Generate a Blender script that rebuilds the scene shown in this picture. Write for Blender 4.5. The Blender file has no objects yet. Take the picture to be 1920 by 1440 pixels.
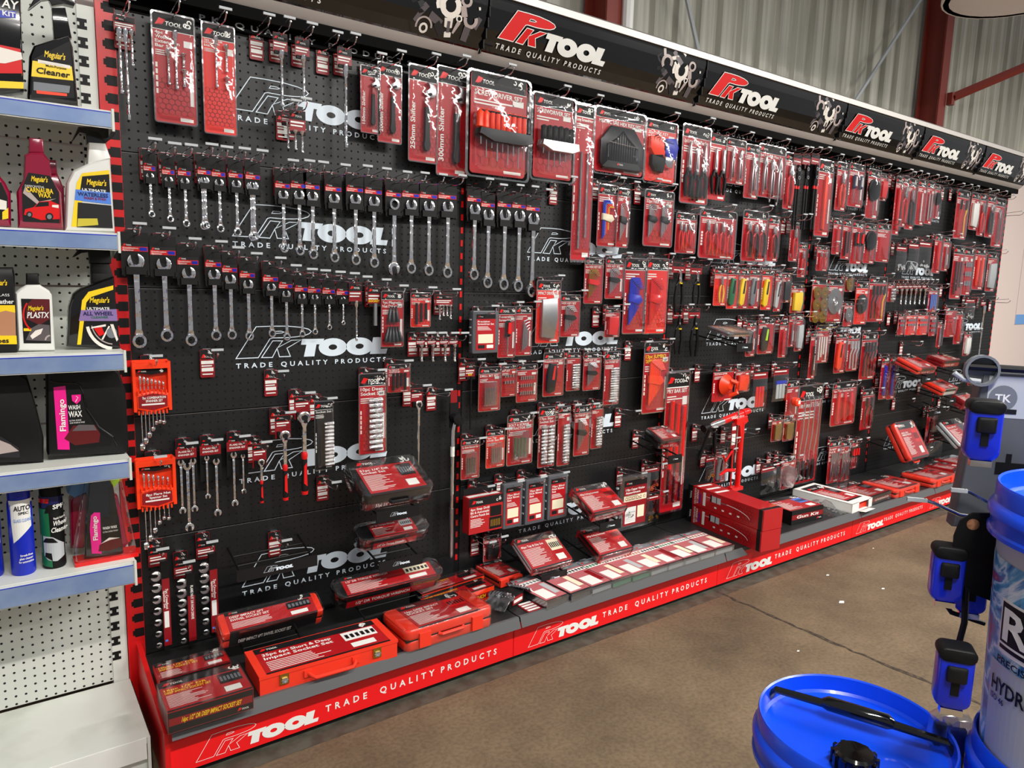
import bpy, bmesh, math, random
from mathutils import Matrix, Vector
PI=math.pi
C=bpy.context.scene.collection
S=bpy.context.scene
# ---------------------------------------------------------------- camera, world, light, exposure
cam=bpy.data.objects.new('camera',bpy.data.cameras.new('camera')); C.objects.link(cam); S.camera=cam
cam.data.sensor_width=36; cam.data.lens=36*1350.377/1920; cam.data.clip_start=.02
_r=Vector((0.80984122,-0.58598045,0.02800185)); _u=Vector((0.06259245,0.13376681,0.98903419)); _f=Vector((0.58330042,0.79920795,-0.14500783))
cam.matrix_world=Matrix(((_r.x,_u.x,-_f.x,-0.3342),(_r.y,_u.y,-_f.y,-2.4656),(_r.z,_u.z,-_f.z,1.4403),(0,0,0,1)))
S.view_settings.view_transform='Standard'; S.view_settings.look='None'; S.view_settings.gamma=1
S.view_settings.use_curve_mapping=False; S.view_settings.exposure=0.0
w=bpy.data.worlds.new('world'); S.world=w; w.use_nodes=True
w.node_tree.nodes['Background'].inputs[0].default_value=(.96,.97,1,1); w.node_tree.nodes['Background'].inputs[1].default_value=.26
TUBES=[(.0,-3.1,3.5),(2.6,-3.1,3.5),(5.2,-3.1,3.5),(7.8,-3.1,3.6),(.9,-6.5,4.6),(6.0,-6.5,4.6)]
TW=[118,150,172,140,80,80]
for (x,y,z),pw in zip(TUBES,TW):
    l=bpy.data.lights.new('tube_light','AREA'); l.shape='RECTANGLE'; l.size=1.5; l.size_y=.12; l.energy=pw; l.color=(1,.965,.91)
    o=bpy.data.objects.new('tube_light',l); C.objects.link(o); o.location=(x,y,z)
# ---------------------------------------------------------------- materials
MT={}
def mat(n,c,r=.5,m=0,spec=.5,emit=0,coat=0,noise=None,bump=None,alpha=1):
    if n in MT: return MT[n]
    k=bpy.data.materials.new(n); k.use_nodes=True; t=k.node_tree; b=t.nodes['Principled BSDF']
    c=tuple(((v/12.92) if v<=.04045 else ((v+.055)/1.055)**2.4) for v in c)
    b.inputs['Base Color'].default_value=(*c,1); b.inputs['Roughness'].default_value=r; b.inputs['Metallic'].default_value=m
    b.inputs['Specular IOR Level'].default_value=spec; b.inputs['Coat Weight'].default_value=coat
    if emit: b.inputs['Emission Color'].default_value=(*c,1); b.inputs['Emission Strength'].default_value=emit
    if noise:
        sc,c2,lo,hi=noise; c2=tuple(((v/12.92) if v<=.04045 else ((v+.055)/1.055)**2.4) for v in c2)
        tc=t.nodes.new('ShaderNodeTexCoord'); nz=t.nodes.new('ShaderNodeTexNoise'); nz.inputs['Scale'].default_value=sc; nz.inputs['Detail'].default_value=6
        rp=t.nodes.new('ShaderNodeValToRGB'); rp.color_ramp.elements[0].position=lo; rp.color_ramp.elements[1].position=hi
        rp.color_ramp.elements[0].color=(*c,1); rp.color_ramp.elements[1].color=(*c2,1)
        t.links.new(tc.outputs['Object'],nz.inputs['Vector']); t.links.new(nz.outputs['Fac'],rp.inputs[0]); t.links.new(rp.outputs[0],b.inputs['Base Color'])
    if bump:
        tc=t.nodes.new('ShaderNodeTexCoord'); nz=t.nodes.new('ShaderNodeTexNoise'); nz.inputs['Scale'].default_value=bump[0]; bp=t.nodes.new('ShaderNodeBump'); bp.inputs['Strength'].default_value=bump[1]; bp.inputs['Distance'].default_value=bump[2] if len(bump)>2 else .002
        t.links.new(tc.outputs['Object'],nz.inputs['Vector']); t.links.new(nz.outputs['Fac'],bp.inputs['Height']); t.links.new(bp.outputs[0],b.inputs['Normal'])
    MT[n]=k; return k
def clearmat(n,tint,gl,ro,edge=.25,ns=22,bs=.5):
    k=bpy.data.materials.new(n); k.use_nodes=True; t=k.node_tree; t.nodes.clear()
    o=t.nodes.new('ShaderNodeOutputMaterial'); mx=t.nodes.new('ShaderNodeMixShader'); tr=t.nodes.new('ShaderNodeBsdfTransparent'); g=t.nodes.new('ShaderNodeBsdfGlossy')
    tr.inputs[0].default_value=(*tint,1); g.inputs[0].default_value=(1,1,1,1); g.inputs['Roughness'].default_value=ro
    lw=t.nodes.new('ShaderNodeLayerWeight'); lw.inputs[0].default_value=edge; ma=t.nodes.new('ShaderNodeMath'); ma.operation='MULTIPLY_ADD'; ma.inputs[1].default_value=.6; ma.inputs[2].default_value=gl
    t.links.new(lw.outputs['Facing'],ma.inputs[0]); t.links.new(ma.outputs[0],mx.inputs[0]); t.links.new(tr.outputs[0],mx.inputs[1]); t.links.new(g.outputs[0],mx.inputs[2])
    tc=t.nodes.new('ShaderNodeTexCoord'); nz=t.nodes.new('ShaderNodeTexNoise'); nz.inputs['Scale'].default_value=ns; bp=t.nodes.new('ShaderNodeBump'); bp.inputs['Strength'].default_value=bs; bp.inputs['Distance'].default_value=.006
    t.links.new(tc.outputs['Object'],nz.inputs['Vector']); t.links.new(nz.outputs['Fac'],bp.inputs['Height']); t.links.new(bp.outputs[0],g.inputs['Normal'])
    t.links.new(mx.outputs[0],o.inputs[0]); MT[n]=k; return k
def pegmat(n,c,ax,r=.45,hole=.0034,dark=(.015,.015,.015),ox=.0125,oz=.0125):
    """sheet steel with holes painted as dark dots on a 25 mm grid (object coordinates)"""
    k=mat(n,c,r,0,.5); t=k.node_tree; b=t.nodes['Principled BSDF']; N=t.nodes.new; L=t.links.new
    tc=N('ShaderNodeTexCoord'); sp=N('ShaderNodeSeparateXYZ'); L(tc.outputs['Object'],sp.inputs[0])
    def cell(out,off):
        a=N('ShaderNodeMath'); a.operation='ADD'; a.inputs[1].default_value=10-off; L(out,a.inputs[0])
        m=N('ShaderNodeMath'); m.operation='PINGPONG'; m.inputs[1].default_value=.0125; L(a.outputs[0],m.inputs[0])
        return m
    x=cell(sp.outputs['X'],ox); z=cell(sp.outputs['Z'],oz)
    cb=N('ShaderNodeCombineXYZ'); L(x.outputs[0],cb.inputs[0]); L(z.outputs[0],cb.inputs[1])
    ln=N('ShaderNodeVectorMath'); ln.operation='LENGTH'; L(cb.outputs[0],ln.inputs[0])
    lt=N('ShaderNodeMath'); lt.operation='LESS_THAN'; lt.inputs[1].default_value=hole; L(ln.outputs['Value'],lt.inputs[0])
    mx=N('ShaderNodeMix'); mx.data_type='RGBA'; mx.inputs[6].default_value=b.inputs['Base Color'].default_value; mx.inputs[7].default_value=(*dark,1)  # dark colour stands in for the shade inside each hole
    L(lt.outputs[0],mx.inputs[0]); L(mx.outputs[2],b.inputs['Base Color'])
    s=N('ShaderNodeMath'); s.operation='MULTIPLY_ADD'; s.inputs[1].default_value=-.5; s.inputs[2].default_value=.5; L(lt.outputs[0],s.inputs[0]); L(s.outputs[0],b.inputs['Specular IOR Level'])
for a in [('white',(.93,.93,.91),.4),('black',(.035,.035,.038),.55,0,.3),('blackgloss',(.03,.03,.035),.12,0,.5,0,.6),('blacksat',(.06,.06,.065),.5,0,.35),('red',(.86,.07,.07),.4),('redgloss',(.86,.06,.06),.25,0,.5,0,.5),
    ('darkred',(.55,.05,.09),.4),('orange',(.98,.25,.08),.35),('orangecase',(.93,.22,.13),.38),('yellow',(.97,.82,.08),.4),('blue',(.07,.16,.72),.35),('lightblue',(.3,.5,.85),.4),('green',(.05,.42,.25),.4),
    ('chrome',(.96,.96,.97),.14,1),('steel',(.74,.74,.75),.35,1),('darksteel',(.25,.25,.26),.35,.9),('brass',(.8,.65,.3),.3,1),('gunmetal',(.12,.12,.13),.35,.5),
    ('grey',(.45,.47,.49),.45),('lightgrey',(.72,.74,.75),.45),('cream',(.93,.9,.78),.5),('foil',(.8,.82,.85),.2,.8),('pink',(.93,.08,.55),.4),('crimson',(.55,.04,.2),.2,0,.5,0,.7),
    ('copper',(.85,.42,.25),.35,.7),('uprightred',(.82,.07,.08),.35),('voidblack',(.03,.03,.032),.8,0,.1),('kickred',(.93,.07,.09),.42),('shelfgrey',(.13,.13,.133),.45,0,.35),('lipgrey',(.34,.345,.35),.5,0,.4),('boarddark',(.04,.04,.042),.5),
    ('decal',(.86,.91,.95),.45),('alu',(.8,.78,.76),.42,.35),('capgrey',(.42,.4,.39),.55,.1),('redoxide',(.5,.17,.12),.55),('wallpinklit',(.9,.83,.8),.7),('navy',(.05,.07,.3),.4),('milky',(.9,.9,.88),.3),
    ('skyblue',(.45,.66,.9),.5),('lime',(.72,.9,.15),.7),('tape',(.78,.72,.2),.4),('holo',(.72,.6,.85),.2,.6),('rosy',(.74,.4,.42),.4),('palegreen',(.35,.6,.5),.4),('maroon',(.36,.05,.07),.4),('tan',(.72,.5,.36),.6),('charcoal',(.08,.08,.085),.5,0,.35)]:
    mat(*a)
mat('tapeblue',(.05,.16,.78),.25,0,.5,0,.4); t=MT['chrome'].node_tree; tc=t.nodes.new('ShaderNodeTexCoord'); nz=t.nodes.new('ShaderNodeTexNoise'); nz.inputs['Scale'].default_value=9; bp=t.nodes.new('ShaderNodeBump'); bp.inputs['Strength'].default_value=.35; bp.inputs['Distance'].default_value=.02
t.links.new(tc.outputs['Object'],nz.inputs['Vector']); t.links.new(nz.outputs['Fac'],bp.inputs['Height']); t.links.new(bp.outputs[0],t.nodes['Principled BSDF'].inputs['Normal'])
mat('bluelid',(.04,.3,.93),.28,0,.5,0,.2); mat('pailbody',(.72,.73,.76),.45); mat('slateclear',(.34,.35,.37),.25)
mat('priceblue',(.42,.52,.72),.3,.25,.5,0,.4,noise=(6,(.6,.68,.8),.35,.7))
mat('shelfwhite',(.86,.87,.84),.45,noise=(5,(.76,.77,.73),.5,.75))
mat('cardred',(.7,.05,.1),.4,coat=.35); mat('cardorange',(.9,.15,.1),.4,coat=.35); mat('boxred',(.7,.06,.09),.4,coat=.35)
clearmat('clear',(.96,.96,.96),.045,.06); clearmat('cleardull',(.82,.84,.86),.13,.22,.35); clearmat('wrap',(.97,.97,.97),.03,.1,.3,8,.25); clearmat('clearrim',(.72,.74,.76),.3,.15,.5)
pegmat('pegblack',(.075,.08,.085),0,.42); pegmat('pegwhite',(.8,.81,.78),0,.45,.0035,(.03,.03,.03))
# ---------------------------------------------------------------- mesh builder
GL={}
def glyph(ch,bold):
    k=(ch,bold)
    if k in GL: return GL[k]
    def mk(s):
        cu=bpy.data.curves.new('t','FONT'); cu.body=s; cu.resolution_u=2; cu.offset=.022 if bold else 0
        ob=bpy.data.objects.new('t',cu); C.objects.link(ob); bpy.context.view_layer.update()
        me=bpy.data.meshes.new_from_object(ob.evaluated_get(bpy.context.evaluated_depsgraph_get()))
        vs=[(v.co.x,v.co.y) for v in me.vertices]; fs=[tuple(p.vertices) for p in me.polygons]
        bpy.data.objects.remove(ob); bpy.data.curves.remove(cu); bpy.data.meshes.remove(me); return vs,fs
    vs,fs=mk(ch) if ch!=' ' else ([],[])
    W=lambda s:(lambda q:max(p[0] for p in q)-min(p[0] for p in q))(mk(s)[0])
    if ('|',bold) not in GL: GL[('|',bold)]=None; GL['|w|',bold]=W('||')
    adv=W('|'+ch+'|')-GL['|w|',bold] if ch!='|' else .3
    GL[k]=(vs,fs,adv); return GL[k]
ALL=[]
class MB:
    def __init__(s): s.v=[];s.f=[];s.mi=[];s.ms=[];s.M=Matrix();s.sm=[]
    def add(s,vs,fs,m,smooth=True):
        if m not in s.ms: s.ms.append(m)
        i=s.ms.index(m); b=len(s.v); M=s.M
        s.v+=[tuple(M@Vector(v)) for v in vs]; flip=M.determinant()<0
        for f in fs: s.f.append(tuple(b+q for q in (reversed(f) if flip else f))); s.mi.append(i); s.sm.append(smooth)
        return s
    def box(s,x0,x1,y0,y1,z0,z1,m):
        v=[(x,y,z) for x in(x0,x1) for y in(y0,y1) for z in(z0,z1)]
        return s.add(v,[(0,1,3,2),(4,6,7,5),(0,4,5,1),(2,3,7,6),(0,2,6,4),(1,5,7,3)],m,False)
    def quad(s,x0,x1,z0,z1,y,m): return s.add([(x0,y,z0),(x1,y,z0),(x1,y,z1),(x0,y,z1)],[(0,1,2,3)],m,False)
    def poly(s,p,y,m): return s.add([(a,y,b) for a,b in p],[tuple(range(len(p)))],m,False)
    def prism(s,p,y0,y1,m,inset=0):
        """outline p in x,z extruded from y0 (front) to y1 (back); inset rounds the front edge"""
        if sum(p[i-1][0]*p[i][1]-p[i][0]*p[i-1][1] for i in range(len(p)))<0: p=p[::-1]
        n=len(p); cx=sum(a for a,b in p)/n; cz=sum(b for a,b in p)/n
        if inset:
            R=max(max(abs(a-cx),abs(b-cz)) for a,b in p); rings=[]; d=min(inset,abs(y1-y0)*.45); sg=1 if y1>y0 else -1
            for yy,k in ((y0,1-1.0*inset/R),(y0+sg*d*.3,1-.35*inset/R),(y0+sg*d,1),(y1-sg*d,1),(y1-sg*d*.3,1-.35*inset/R),(y1,1-inset/R)):
                rings.append([(cx+(a-cx)*k,yy,cz+(b-cz)*k) for a,b in p])
            v=[q for r in rings for q in r]; f=[tuple(range(n)),tuple(reversed(range(5*n,6*n)))]
            for r in range(5):
                for i in range(n): j=(i+1)%n; f.append((r*n+j,r*n+i,(r+1)*n+i,(r+1)*n+j))
            return s.add(v,f,m)
        v=[(a,y0,b) for a,b in p]+[(a,y1,b) for a,b in p]
        return s.add(v,[tuple(range(n)),tuple(reversed(range(n,2*n)))]+[((i+1)%n,i,n+i,n+(i+1)%n) for i in range(n)],m)
    def tube(s,path,r,m,n=6,cap=True):
        path=[Vector(p) for p in path]; rs=r if isinstance(r,(list,tuple)) else [r]*len(path); v=[];f=[]; up=Vector((0,0,1))
        for i,p in enumerate(path):
            d=(path[min(i+1,len(path)-1)]-path[max(i-1,0)]).normalized()
            a=d.cross(up) if abs(d.z)<.95 else d.cross(Vector((0,1,0))); a.normalize(); b=a.cross(d)
            v+=[tuple(p+(a*math.cos(2*PI*k/n)+b*math.sin(2*PI*k/n))*rs[i]) for k in range(n)]
        for i in range(len(path)-1):
            for k in range(n): l=(k+1)%n; f.append((i*n+k,i*n+l,(i+1)*n+l,(i+1)*n+k))
        if cap: f+=[tuple(reversed(range(n))),tuple(range((len(path)-1)*n,len(path)*n))]
        return s.add(v,f,m)
    def lathe(s,prof,m,n=16,c=(0,0,0),ax='z',sy=1):
        v=[];f=[]
        for r,h in prof:
            for k in range(n):
                a=2*PI*k/n; p=(r*math.cos(a),r*math.sin(a)*sy,h)
                if ax=='y': p=(p[0],-p[2],p[1])
                if ax=='x': p=(p[2],p[0],p[1])
                v.append((p[0]+c[0],p[1]+c[1],p[2]+c[2]))
        for i in range(len(prof)-1):
            for k in range(n): l=(k+1)%n; f.append((i*n+k,i*n+l,(i+1)*n+l,(i+1)*n+k))
        f+=[tuple(reversed(range(n))),tuple(range((len(prof)-1)*n,len(prof)*n))]
        return s.add(v,f,m)
    def text(s,t,x,z,h,m,y=0,al='c',bold=False,shear=0,fit=None,vert=0,sp=0):
        vs=[];fs=[];cx=0
        for ch in t:
            g=glyph(ch,bold); b=len(vs); vs+=[(a+cx,q) for a,q in g[0]]; fs+=[tuple(b+i for i in f) for f in g[1]]; cx+=g[2]+sp
        if not vs: return s
        k=h/.72; a0=min(a for a,_ in vs); a1=max(a for a,_ in vs); wd=(a1-a0)*k; kx=k*(fit/wd if fit else 1); off={'c':-(a0+a1)/2,'l':-a0,'r':-a1}[al]
        P=[((a+off)*kx+q*k*shear,q*k-h/2) for a,q in vs]
        if vert: P=[(-q*vert,a*vert) for a,q in P]
        s.add([(x+a,y,z+q) for a,q in P],fs,m,False); return s
    def build(s,name,parent=None,label=None,**k):
        me=bpy.data.meshes.new(name); me.from_pydata(s.v,[],s.f)
        for m in s.ms: me.materials.append(MT[m])
        me.polygons.foreach_set('material_index',s.mi); me.polygons.foreach_set('use_smooth',s.sm)
        me.update(); me.set_sharp_from_angle(angle=.6)
        o=bpy.data.objects.new(name,me); C.objects.link(o); o.parent=parent
        if label: o['label']=label
        for a,b in k.items(): o[a]=b
        return o
def thing(name,label,cat,loc=(0,0,0),rot=(0,0,0),group=None):
    o=bpy.data.objects.new(name,None); C.objects.link(o); o.location=loc; o.rotation_euler=rot; o['label']=label; o['category']=cat
    if group: o['group']=group
    return o
def tag(o,label,cat,group=None):
    o['label']=label; o['category']=cat
    if group: o['group']=group
    return o
def rrect(w,h,r,cx=0,cz=0,n=3):
    p=[]
    for sx,sz,a0 in ((1,1,0),(-1,1,90),(-1,-1,180),(1,-1,270)):
        for i in range(n+1):
            a=math.radians(a0+90*i/n); p.append((cx+sx*(w/2-r)+r*math.cos(a),cz+sz*(h/2-r)+r*math.sin(a)))
    return p
def struct(mb,name,**k): return mb.build(name,None,None,kind='structure',**k)
# logo: outlines measured in metres, x from the left of the mark, z from the foot of the small lettering
P_OUT=[(0,.0325),(.0702,.14),(.1208,.1413),(.1785,.1405),(.2257,.1355),(.2527,.1286),(.2632,.1196),(.2555,.1108),(.2372,.1038),(.2073,.1001),(.1719,.098),(.1257,.0985),(.1171,.0959),(.0761,.0325)]
P_CNT=[(.1288,.1134),(.1347,.1233),(.155,.1233),(.1675,.119),(.158,.115)]
K_OUT=[(.084,.0324),(.1249,.0911),(.1615,.0901),(.1452,.0683),(.1894,.0912),(.228,.0914),(.1757,.0624),(.1878,.0327),(.1465,.0326),(.1393,.0598),(.1238,.0314)]
def outline(mb,p,wd,m,y,c=None):
    n=len(p); cx=sum(a for a,b in p)/n
    if sum(p[i-1][0]*p[i][1]-p[i][0]*p[i-1][1] for i in range(n))<0: p=p[::-1]
    q=[]
    for i in range(n):
        a,b,c_=Vector(p[i-1]),Vector(p[i]),Vector(p[(i+1)%n]); d1=(b-a).normalized(); d2=(c_-b).normalized()
        n1=Vector((-d1.y,d1.x)); n2=Vector((-d2.y,d2.x)); mm=(n1+n2); mm=mm.normalized() if mm.length>.05 else n1; k=wd/max(.4,mm.dot(n1)); q.append((b.x+mm.x*k,b.y+mm.y*k))
    mb.add([(a,y,b) for a,b in p]+[(a,y,b) for a,b in q],[(i,(i+1)%n,n+(i+1)%n,n+i) for i in range(n)],m,False)
def ell(cx,cz,a,b,n=24,sh=0): return [(cx+a*math.cos(2*PI*i/n)+sh*b*math.sin(2*PI*i/n),cz+b*math.sin(2*PI*i/n)) for i in range(n)]
def logo(mb,x,z,k,y=0,solid=None,line='decal',letters='decal',words=True,kx=1,lw=.0028,yf=None):
    """the P-K-TOOL mark with its line of small lettering; k scales, solid fills the P and the K"""
    T=lambda p:[(x+a*k*kx,z+b*k) for a,b in p]; base=len(mb.v)
    if solid: mb.poly(T(P_OUT),y,solid); mb.poly(T(P_CNT),y-.0004,'blackgloss'); mb.poly(T(K_OUT),y-.0006,solid)
    outline(mb,T(P_OUT),lw*k,line,y-.0008); outline(mb,T(K_OUT),lw*k,line,y-.0008); outline(mb,T(P_CNT),lw*k*.8,line,y-.0008)
    mb.poly(T([(.2282,.0932),(.3085,.0925),(.3012,.0725),(.2796,.0731),(.2714,.0307),(.2333,.0309),(.243,.0727),(.2234,.0733)]),y-.0005,letters)
    for cx in (.3405,.4435):
        o=T(ell(cx,.061,.053,.0325)); i_=T(ell(cx,.0612,.016,.0097)); n=len(o)
        mb.add([(a,y-.0006,b) for a,b in o]+[(a,y-.0006,b) for a,b in i_],[(q,(q+1)%n,n+(q+1)%n,n+q) for q in range(n)],letters,False)
    mb.poly(T([(.484,.0306),(.4975,.0925),(.5385,.0925),(.5275,.0487),(.5559,.0487),(.5508,.0298)]),y-.0005,letters)
    if words:
        for wd,x0,x1 in (('TRADE',.002,.123),('QUALITY',.152,.321),('PRODUCTS',.348,.549)):
            mb.text(wd,x+(x0+x1)/2*k*kx,z+.009*k,.0165*k,letters,y-.0005,fit=(x1-x0)*k*kx,sp=.35,bold=True)
    if yf:
        for q in range(base,len(mb.v)): vx,vy,vz=mb.v[q]; mb.v[q]=(vx,yf(vz)+vy-y,vz)
def minilogo(mb,x,z,h,y,m='white'):
    """small printed version of the mark for packaging: x left edge, z centre, h height"""
    mb.poly([(x,z-h*.5),(x+h*.6,z+h*.55),(x+h*1.5,z+h*.35),(x+h*1.3,z+h*.05),(x+h*1.0,z-h*.4)],y,'red')
    mb.text('TOOL',x+h*1.35,z-h*.1,h*.62,m,y-.0002,al='l',bold=True,shear=.2)
HEXM={}
def honeycomb(mb,x0,x1,z0,z1,y,m='hexline',s=.0065,wd=.0007):
    """printed outline hexagons over a rectangle"""
    r3=s*1.732; row=0; z=z0+s
    while z<z1-s*.5:
        x=x0+s+(r3/2 if row%2 else 0)
        while x<x1-s*.8:
            o=[(x+(s*.97)*math.sin(k*PI/3),z+(s*.97)*math.cos(k*PI/3)) for k in range(6)]; i_=[(x+(s*.97-wd)*math.sin(k*PI/3),z+(s*.97-wd)*math.cos(k*PI/3)) for k in range(6)]
            mb.add([(a,y,b) for a,b in o]+[(a,y,b) for a,b in i_],[(k,(k+1)%6,6+(k+1)%6,6+k) for k in range(6)],m,False); x+=r3
        z+=s*1.5; row+=1
mat('hexline',(.33,.02,.05),.5)
def spray_art(mb,x,z,h,y,m='white'):
    """little tangle of open-jaw shapes printed on the packaging"""
    r=random.Random(int(x*1e4)+7)
    for i in range(4):
        cx=x+r.uniform(-.5,.5)*h; cz=z+r.uniform(-.35,.35)*h; a0=r.uniform(0,6)
        arc=[(cx+h*.26*math.cos(a0+a),cz+h*.26*math.sin(a0+a)) for a in (0,.9,1.8,2.7,3.6,4.4)]+[(cx+h*.13*math.cos(a0+a),cz+h*.13*math.sin(a0+a)) for a in (4.4,3.6,2.7,1.8,.9,0)]
        mb.poly(arc,y-.0002*i,m)
# ---------------------------------------------------------------- the building
m=mat('concrete',(.42,.35,.27),.6,0,.35); t=m.node_tree; b=t.nodes['Principled BSDF']; N=t.nodes.new; L=t.links.new
tc=N('ShaderNodeTexCoord'); n1=N('ShaderNodeTexNoise'); n1.inputs['Scale'].default_value=1.6; n1.inputs['Detail'].default_value=9; n1.inputs['Roughness'].default_value=.65
n2=N('ShaderNodeTexNoise'); n2.inputs['Scale'].default_value=75; n2.inputs['Detail'].default_value=5
rp=N('ShaderNodeValToRGB'); e=rp.color_ramp.elements; e[0].position=.25; e[0].color=(.062,.043,.027,1); e[1].position=.72; e[1].color=(.205,.15,.093,1)
r2=N('ShaderNodeValToRGB'); e=r2.color_ramp.elements; e[0].position=.35; e[0].color=(.8,.8,.8,1); e[1].position=.6; e[1].color=(1.08,1.06,1.02,1)
mx=N('ShaderNodeMix'); mx.data_type='RGBA'; mx.blend_type='MULTIPLY'; mx.inputs[0].default_value=1
L(tc.outputs['Object'],n1.inputs['Vector']); L(tc.outputs['Object'],n2.inputs['Vector']); L(n1.outputs['Fac'],rp.inputs[0]); L(n2.outputs['Fac'],r2.inputs[0]); L(rp.outputs[0],mx.inputs[6]); L(r2.outputs[0],mx.inputs[7]); L(mx.outputs[2],b.inputs['Base Color'])
bp=N('ShaderNodeBump'); bp.inputs['Strength'].default_value=.35; bp.inputs['Distance'].default_value=.004; L(n2.outputs['Fac'],bp.inputs['Height']); L(bp.outputs[0],b.inputs['Normal'])
mat('joint',(.16,.13,.1),.9,noise=(60,(.34,.28,.21),.4,.7)); mat('floorband',(.3,.3,.26),.6,noise=(20,(.24,.23,.19),.4,.6))
mb=MB(); mb.add([(-3,-6,0),(14,-6,0),(14,.6,0),(-3,.6,0)],[(0,1,2,3)],'concrete',False); struct(mb,'floor')
# the saw-cut joint with its crumbled edge, and the greyish band of older paint along the fixture
mb=MB(); rn=random.Random(3); q=[]; yy=-.44
while yy>-2.6: q.append((2.41+(.03*math.sin(yy*2.2))+rn.uniform(-.008,.008),yy,rn.uniform(.004,.011))); yy-=.035
for (a,b_,c),(d,e_,f_) in zip(q,q[1:]): mb.add([(a-c,b_,.0012),(d-f_,e_,.0012),(d+f_,e_,.0012),(a+c,b_,.0012)],[(0,1,2,3)],'joint',False)
struct(mb,'trim_1'); mb=MB(); mb.add([(-.02,-.485,.0008),(6.3,-.485,.0008),(6.3,-.4,.0008),(-.02,-.4,.0008)],[(0,1,2,3)],'floorband',False); struct(mb,'trim_2'); mb=MB()
for x,y,s in ((3.02,-.62,.012),(2.78,-.83,.02),(3.1,-.86,.012),(2.2,-.98,.008),(3.6,-.55,.008)): mb.add([(x-s,y,.002),(x,y-s*.7,.002),(x+s*1.2,y,.002),(x+s*.3,y+s*.6,.002)],[(0,1,2,3)],'white',False)
struct(mb,'trim_3')
k=mat('cladding',(.66,.66,.6),.5,.0,.4); t=k.node_tree; b=t.nodes['Principled BSDF']; tc=t.nodes.new('ShaderNodeTexCoord'); mp=t.nodes.new('ShaderNodeMapping'); mp.inputs['Scale'].default_value=(9,1,.25); nz=t.nodes.new('ShaderNodeTexNoise'); nz.inputs['Scale'].default_value=2.5; nz.inputs['Detail'].default_value=6
rp=t.nodes.new('ShaderNodeValToRGB'); e=rp.color_ramp.elements; e[0].position=.3; e[0].color=(.3,.29,.24,1); e[1].position=.62; e[1].color=(.58,.57,.48,1)
t.links.new(tc.outputs['Object'],mp.inputs[0]); t.links.new(mp.outputs[0],nz.inputs[0]); t.links.new(nz.outputs['Fac'],rp.inputs[0]); t.links.new(rp.outputs[0],b.inputs['Base Color'])
mb=MB(); x=-2.; pr=[]
while x<13: pr+=[(x,.52),(x+.105,.52),(x+.12,.55),(x+.175,.55)]; x+=.19
v=[(a,b_,z) for z in (2.3,6) for a,b_ in pr]; n=len(pr); mb.add(v,[(i,i+1,n+i+1,n+i) for i in range(n-1)],'cladding',False); struct(mb,'wall_back')
mb=MB(); mb.box(-2,13,.49,.5,0,2.62,'wallpinklit'); struct(mb,'wall_back_lining')  # the pinkish light on this wall is put into its colour
# red oxide portal columns, their knee brace, the wind-bracing rods and the tie of the wall
def hsec(x,nm,lab):
    r=thing(nm,lab,'steel column',(x,.40,0)); mb=MB(); mb.box(-.055,.055,-.085,-.073,0,6,'redoxide').box(-.055,.055,.073,.085,0,6,'redoxide').box(-.004,.004,-.073,.073,0,6,'redoxide').build('section',r); return r
c1=hsec(2.26,'steel_column','red-brown steel column behind the second header panel, near a white pipe'); c2=hsec(5.72,'steel_column','red-brown steel column with an angled brace at top right')
mb=MB(); mb.box(.05,.1,-.13,-.09,2.86,2.95,'redoxide').build('cleat',c2)
mb=MB(); a=Vector((.09,-.12,2.92)); d=Vector((.75,-.55,.42))
for off in (Vector((0,0,0)),): mb.tube([a,a+d*1.6],.032,'redoxide',4)
mb.build('knee_brace',c2)
mb=MB(); mb.tube([(2.33,.3,2.2),(2.33,.3,6)],.03,'white',10); tag(mb.build('downpipe'),'white pipe running up beside the left red-brown steel column','pipe')
for (x0,z0,x1,z1),lb in (((3.1,2.55,2.25,4.3),'thin pale steel brace slanting up leftward above the third header panel'),((4.55,2.6,6.5,4.75),'long pale steel brace slanting up to the right-hand red-brown column'),((1.1,2.3,3.4,5.2),'thin pale steel brace crossing the cladding above the second header panel')):
    mb=MB(); mb.tube([(x0,.42,z0),(x1,.42,z1)],.013,'lightgrey',6); tag(mb.build('wall_brace'),lb,'brace')
LAMPP=(4.511, -0.5777, 3.1094)
r=thing('hanging_lamp','dark round hanging lamp with a white rim at the top right corner','lamp',LAMPP); mb=MB(); mb.lathe([(.05,.34),(.1,.3),(.3,.12),(.36,0),(.33,.0),(.05,.16)],'charcoal',28).build('shade',r); mb=MB(); mb.lathe([(.352,.0),(.37,.0),(.37,.025),(.352,.025)],'white',28).build('rim',r); mb=MB(); mb.tube([(0,0,.32),(0,0,2.6)],.012,'black').build('cable',r)
r=thing('wall_poster','pale poster with a blue band along its foot on the pink wall','poster',(8.05,.488,1.2)); MB().box(.1,1.4,-.003,0,-.08,1.1,'wallpinklit').build('sheet',r); mb=MB(); mb.box(.1,1.4,-.005,-.003,-.08,.02,'skyblue').build('blue_band',r); MB().box(.28,.38,-.005,-.003,.35,.55,'charcoal').build('dark_picture',r)
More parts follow.
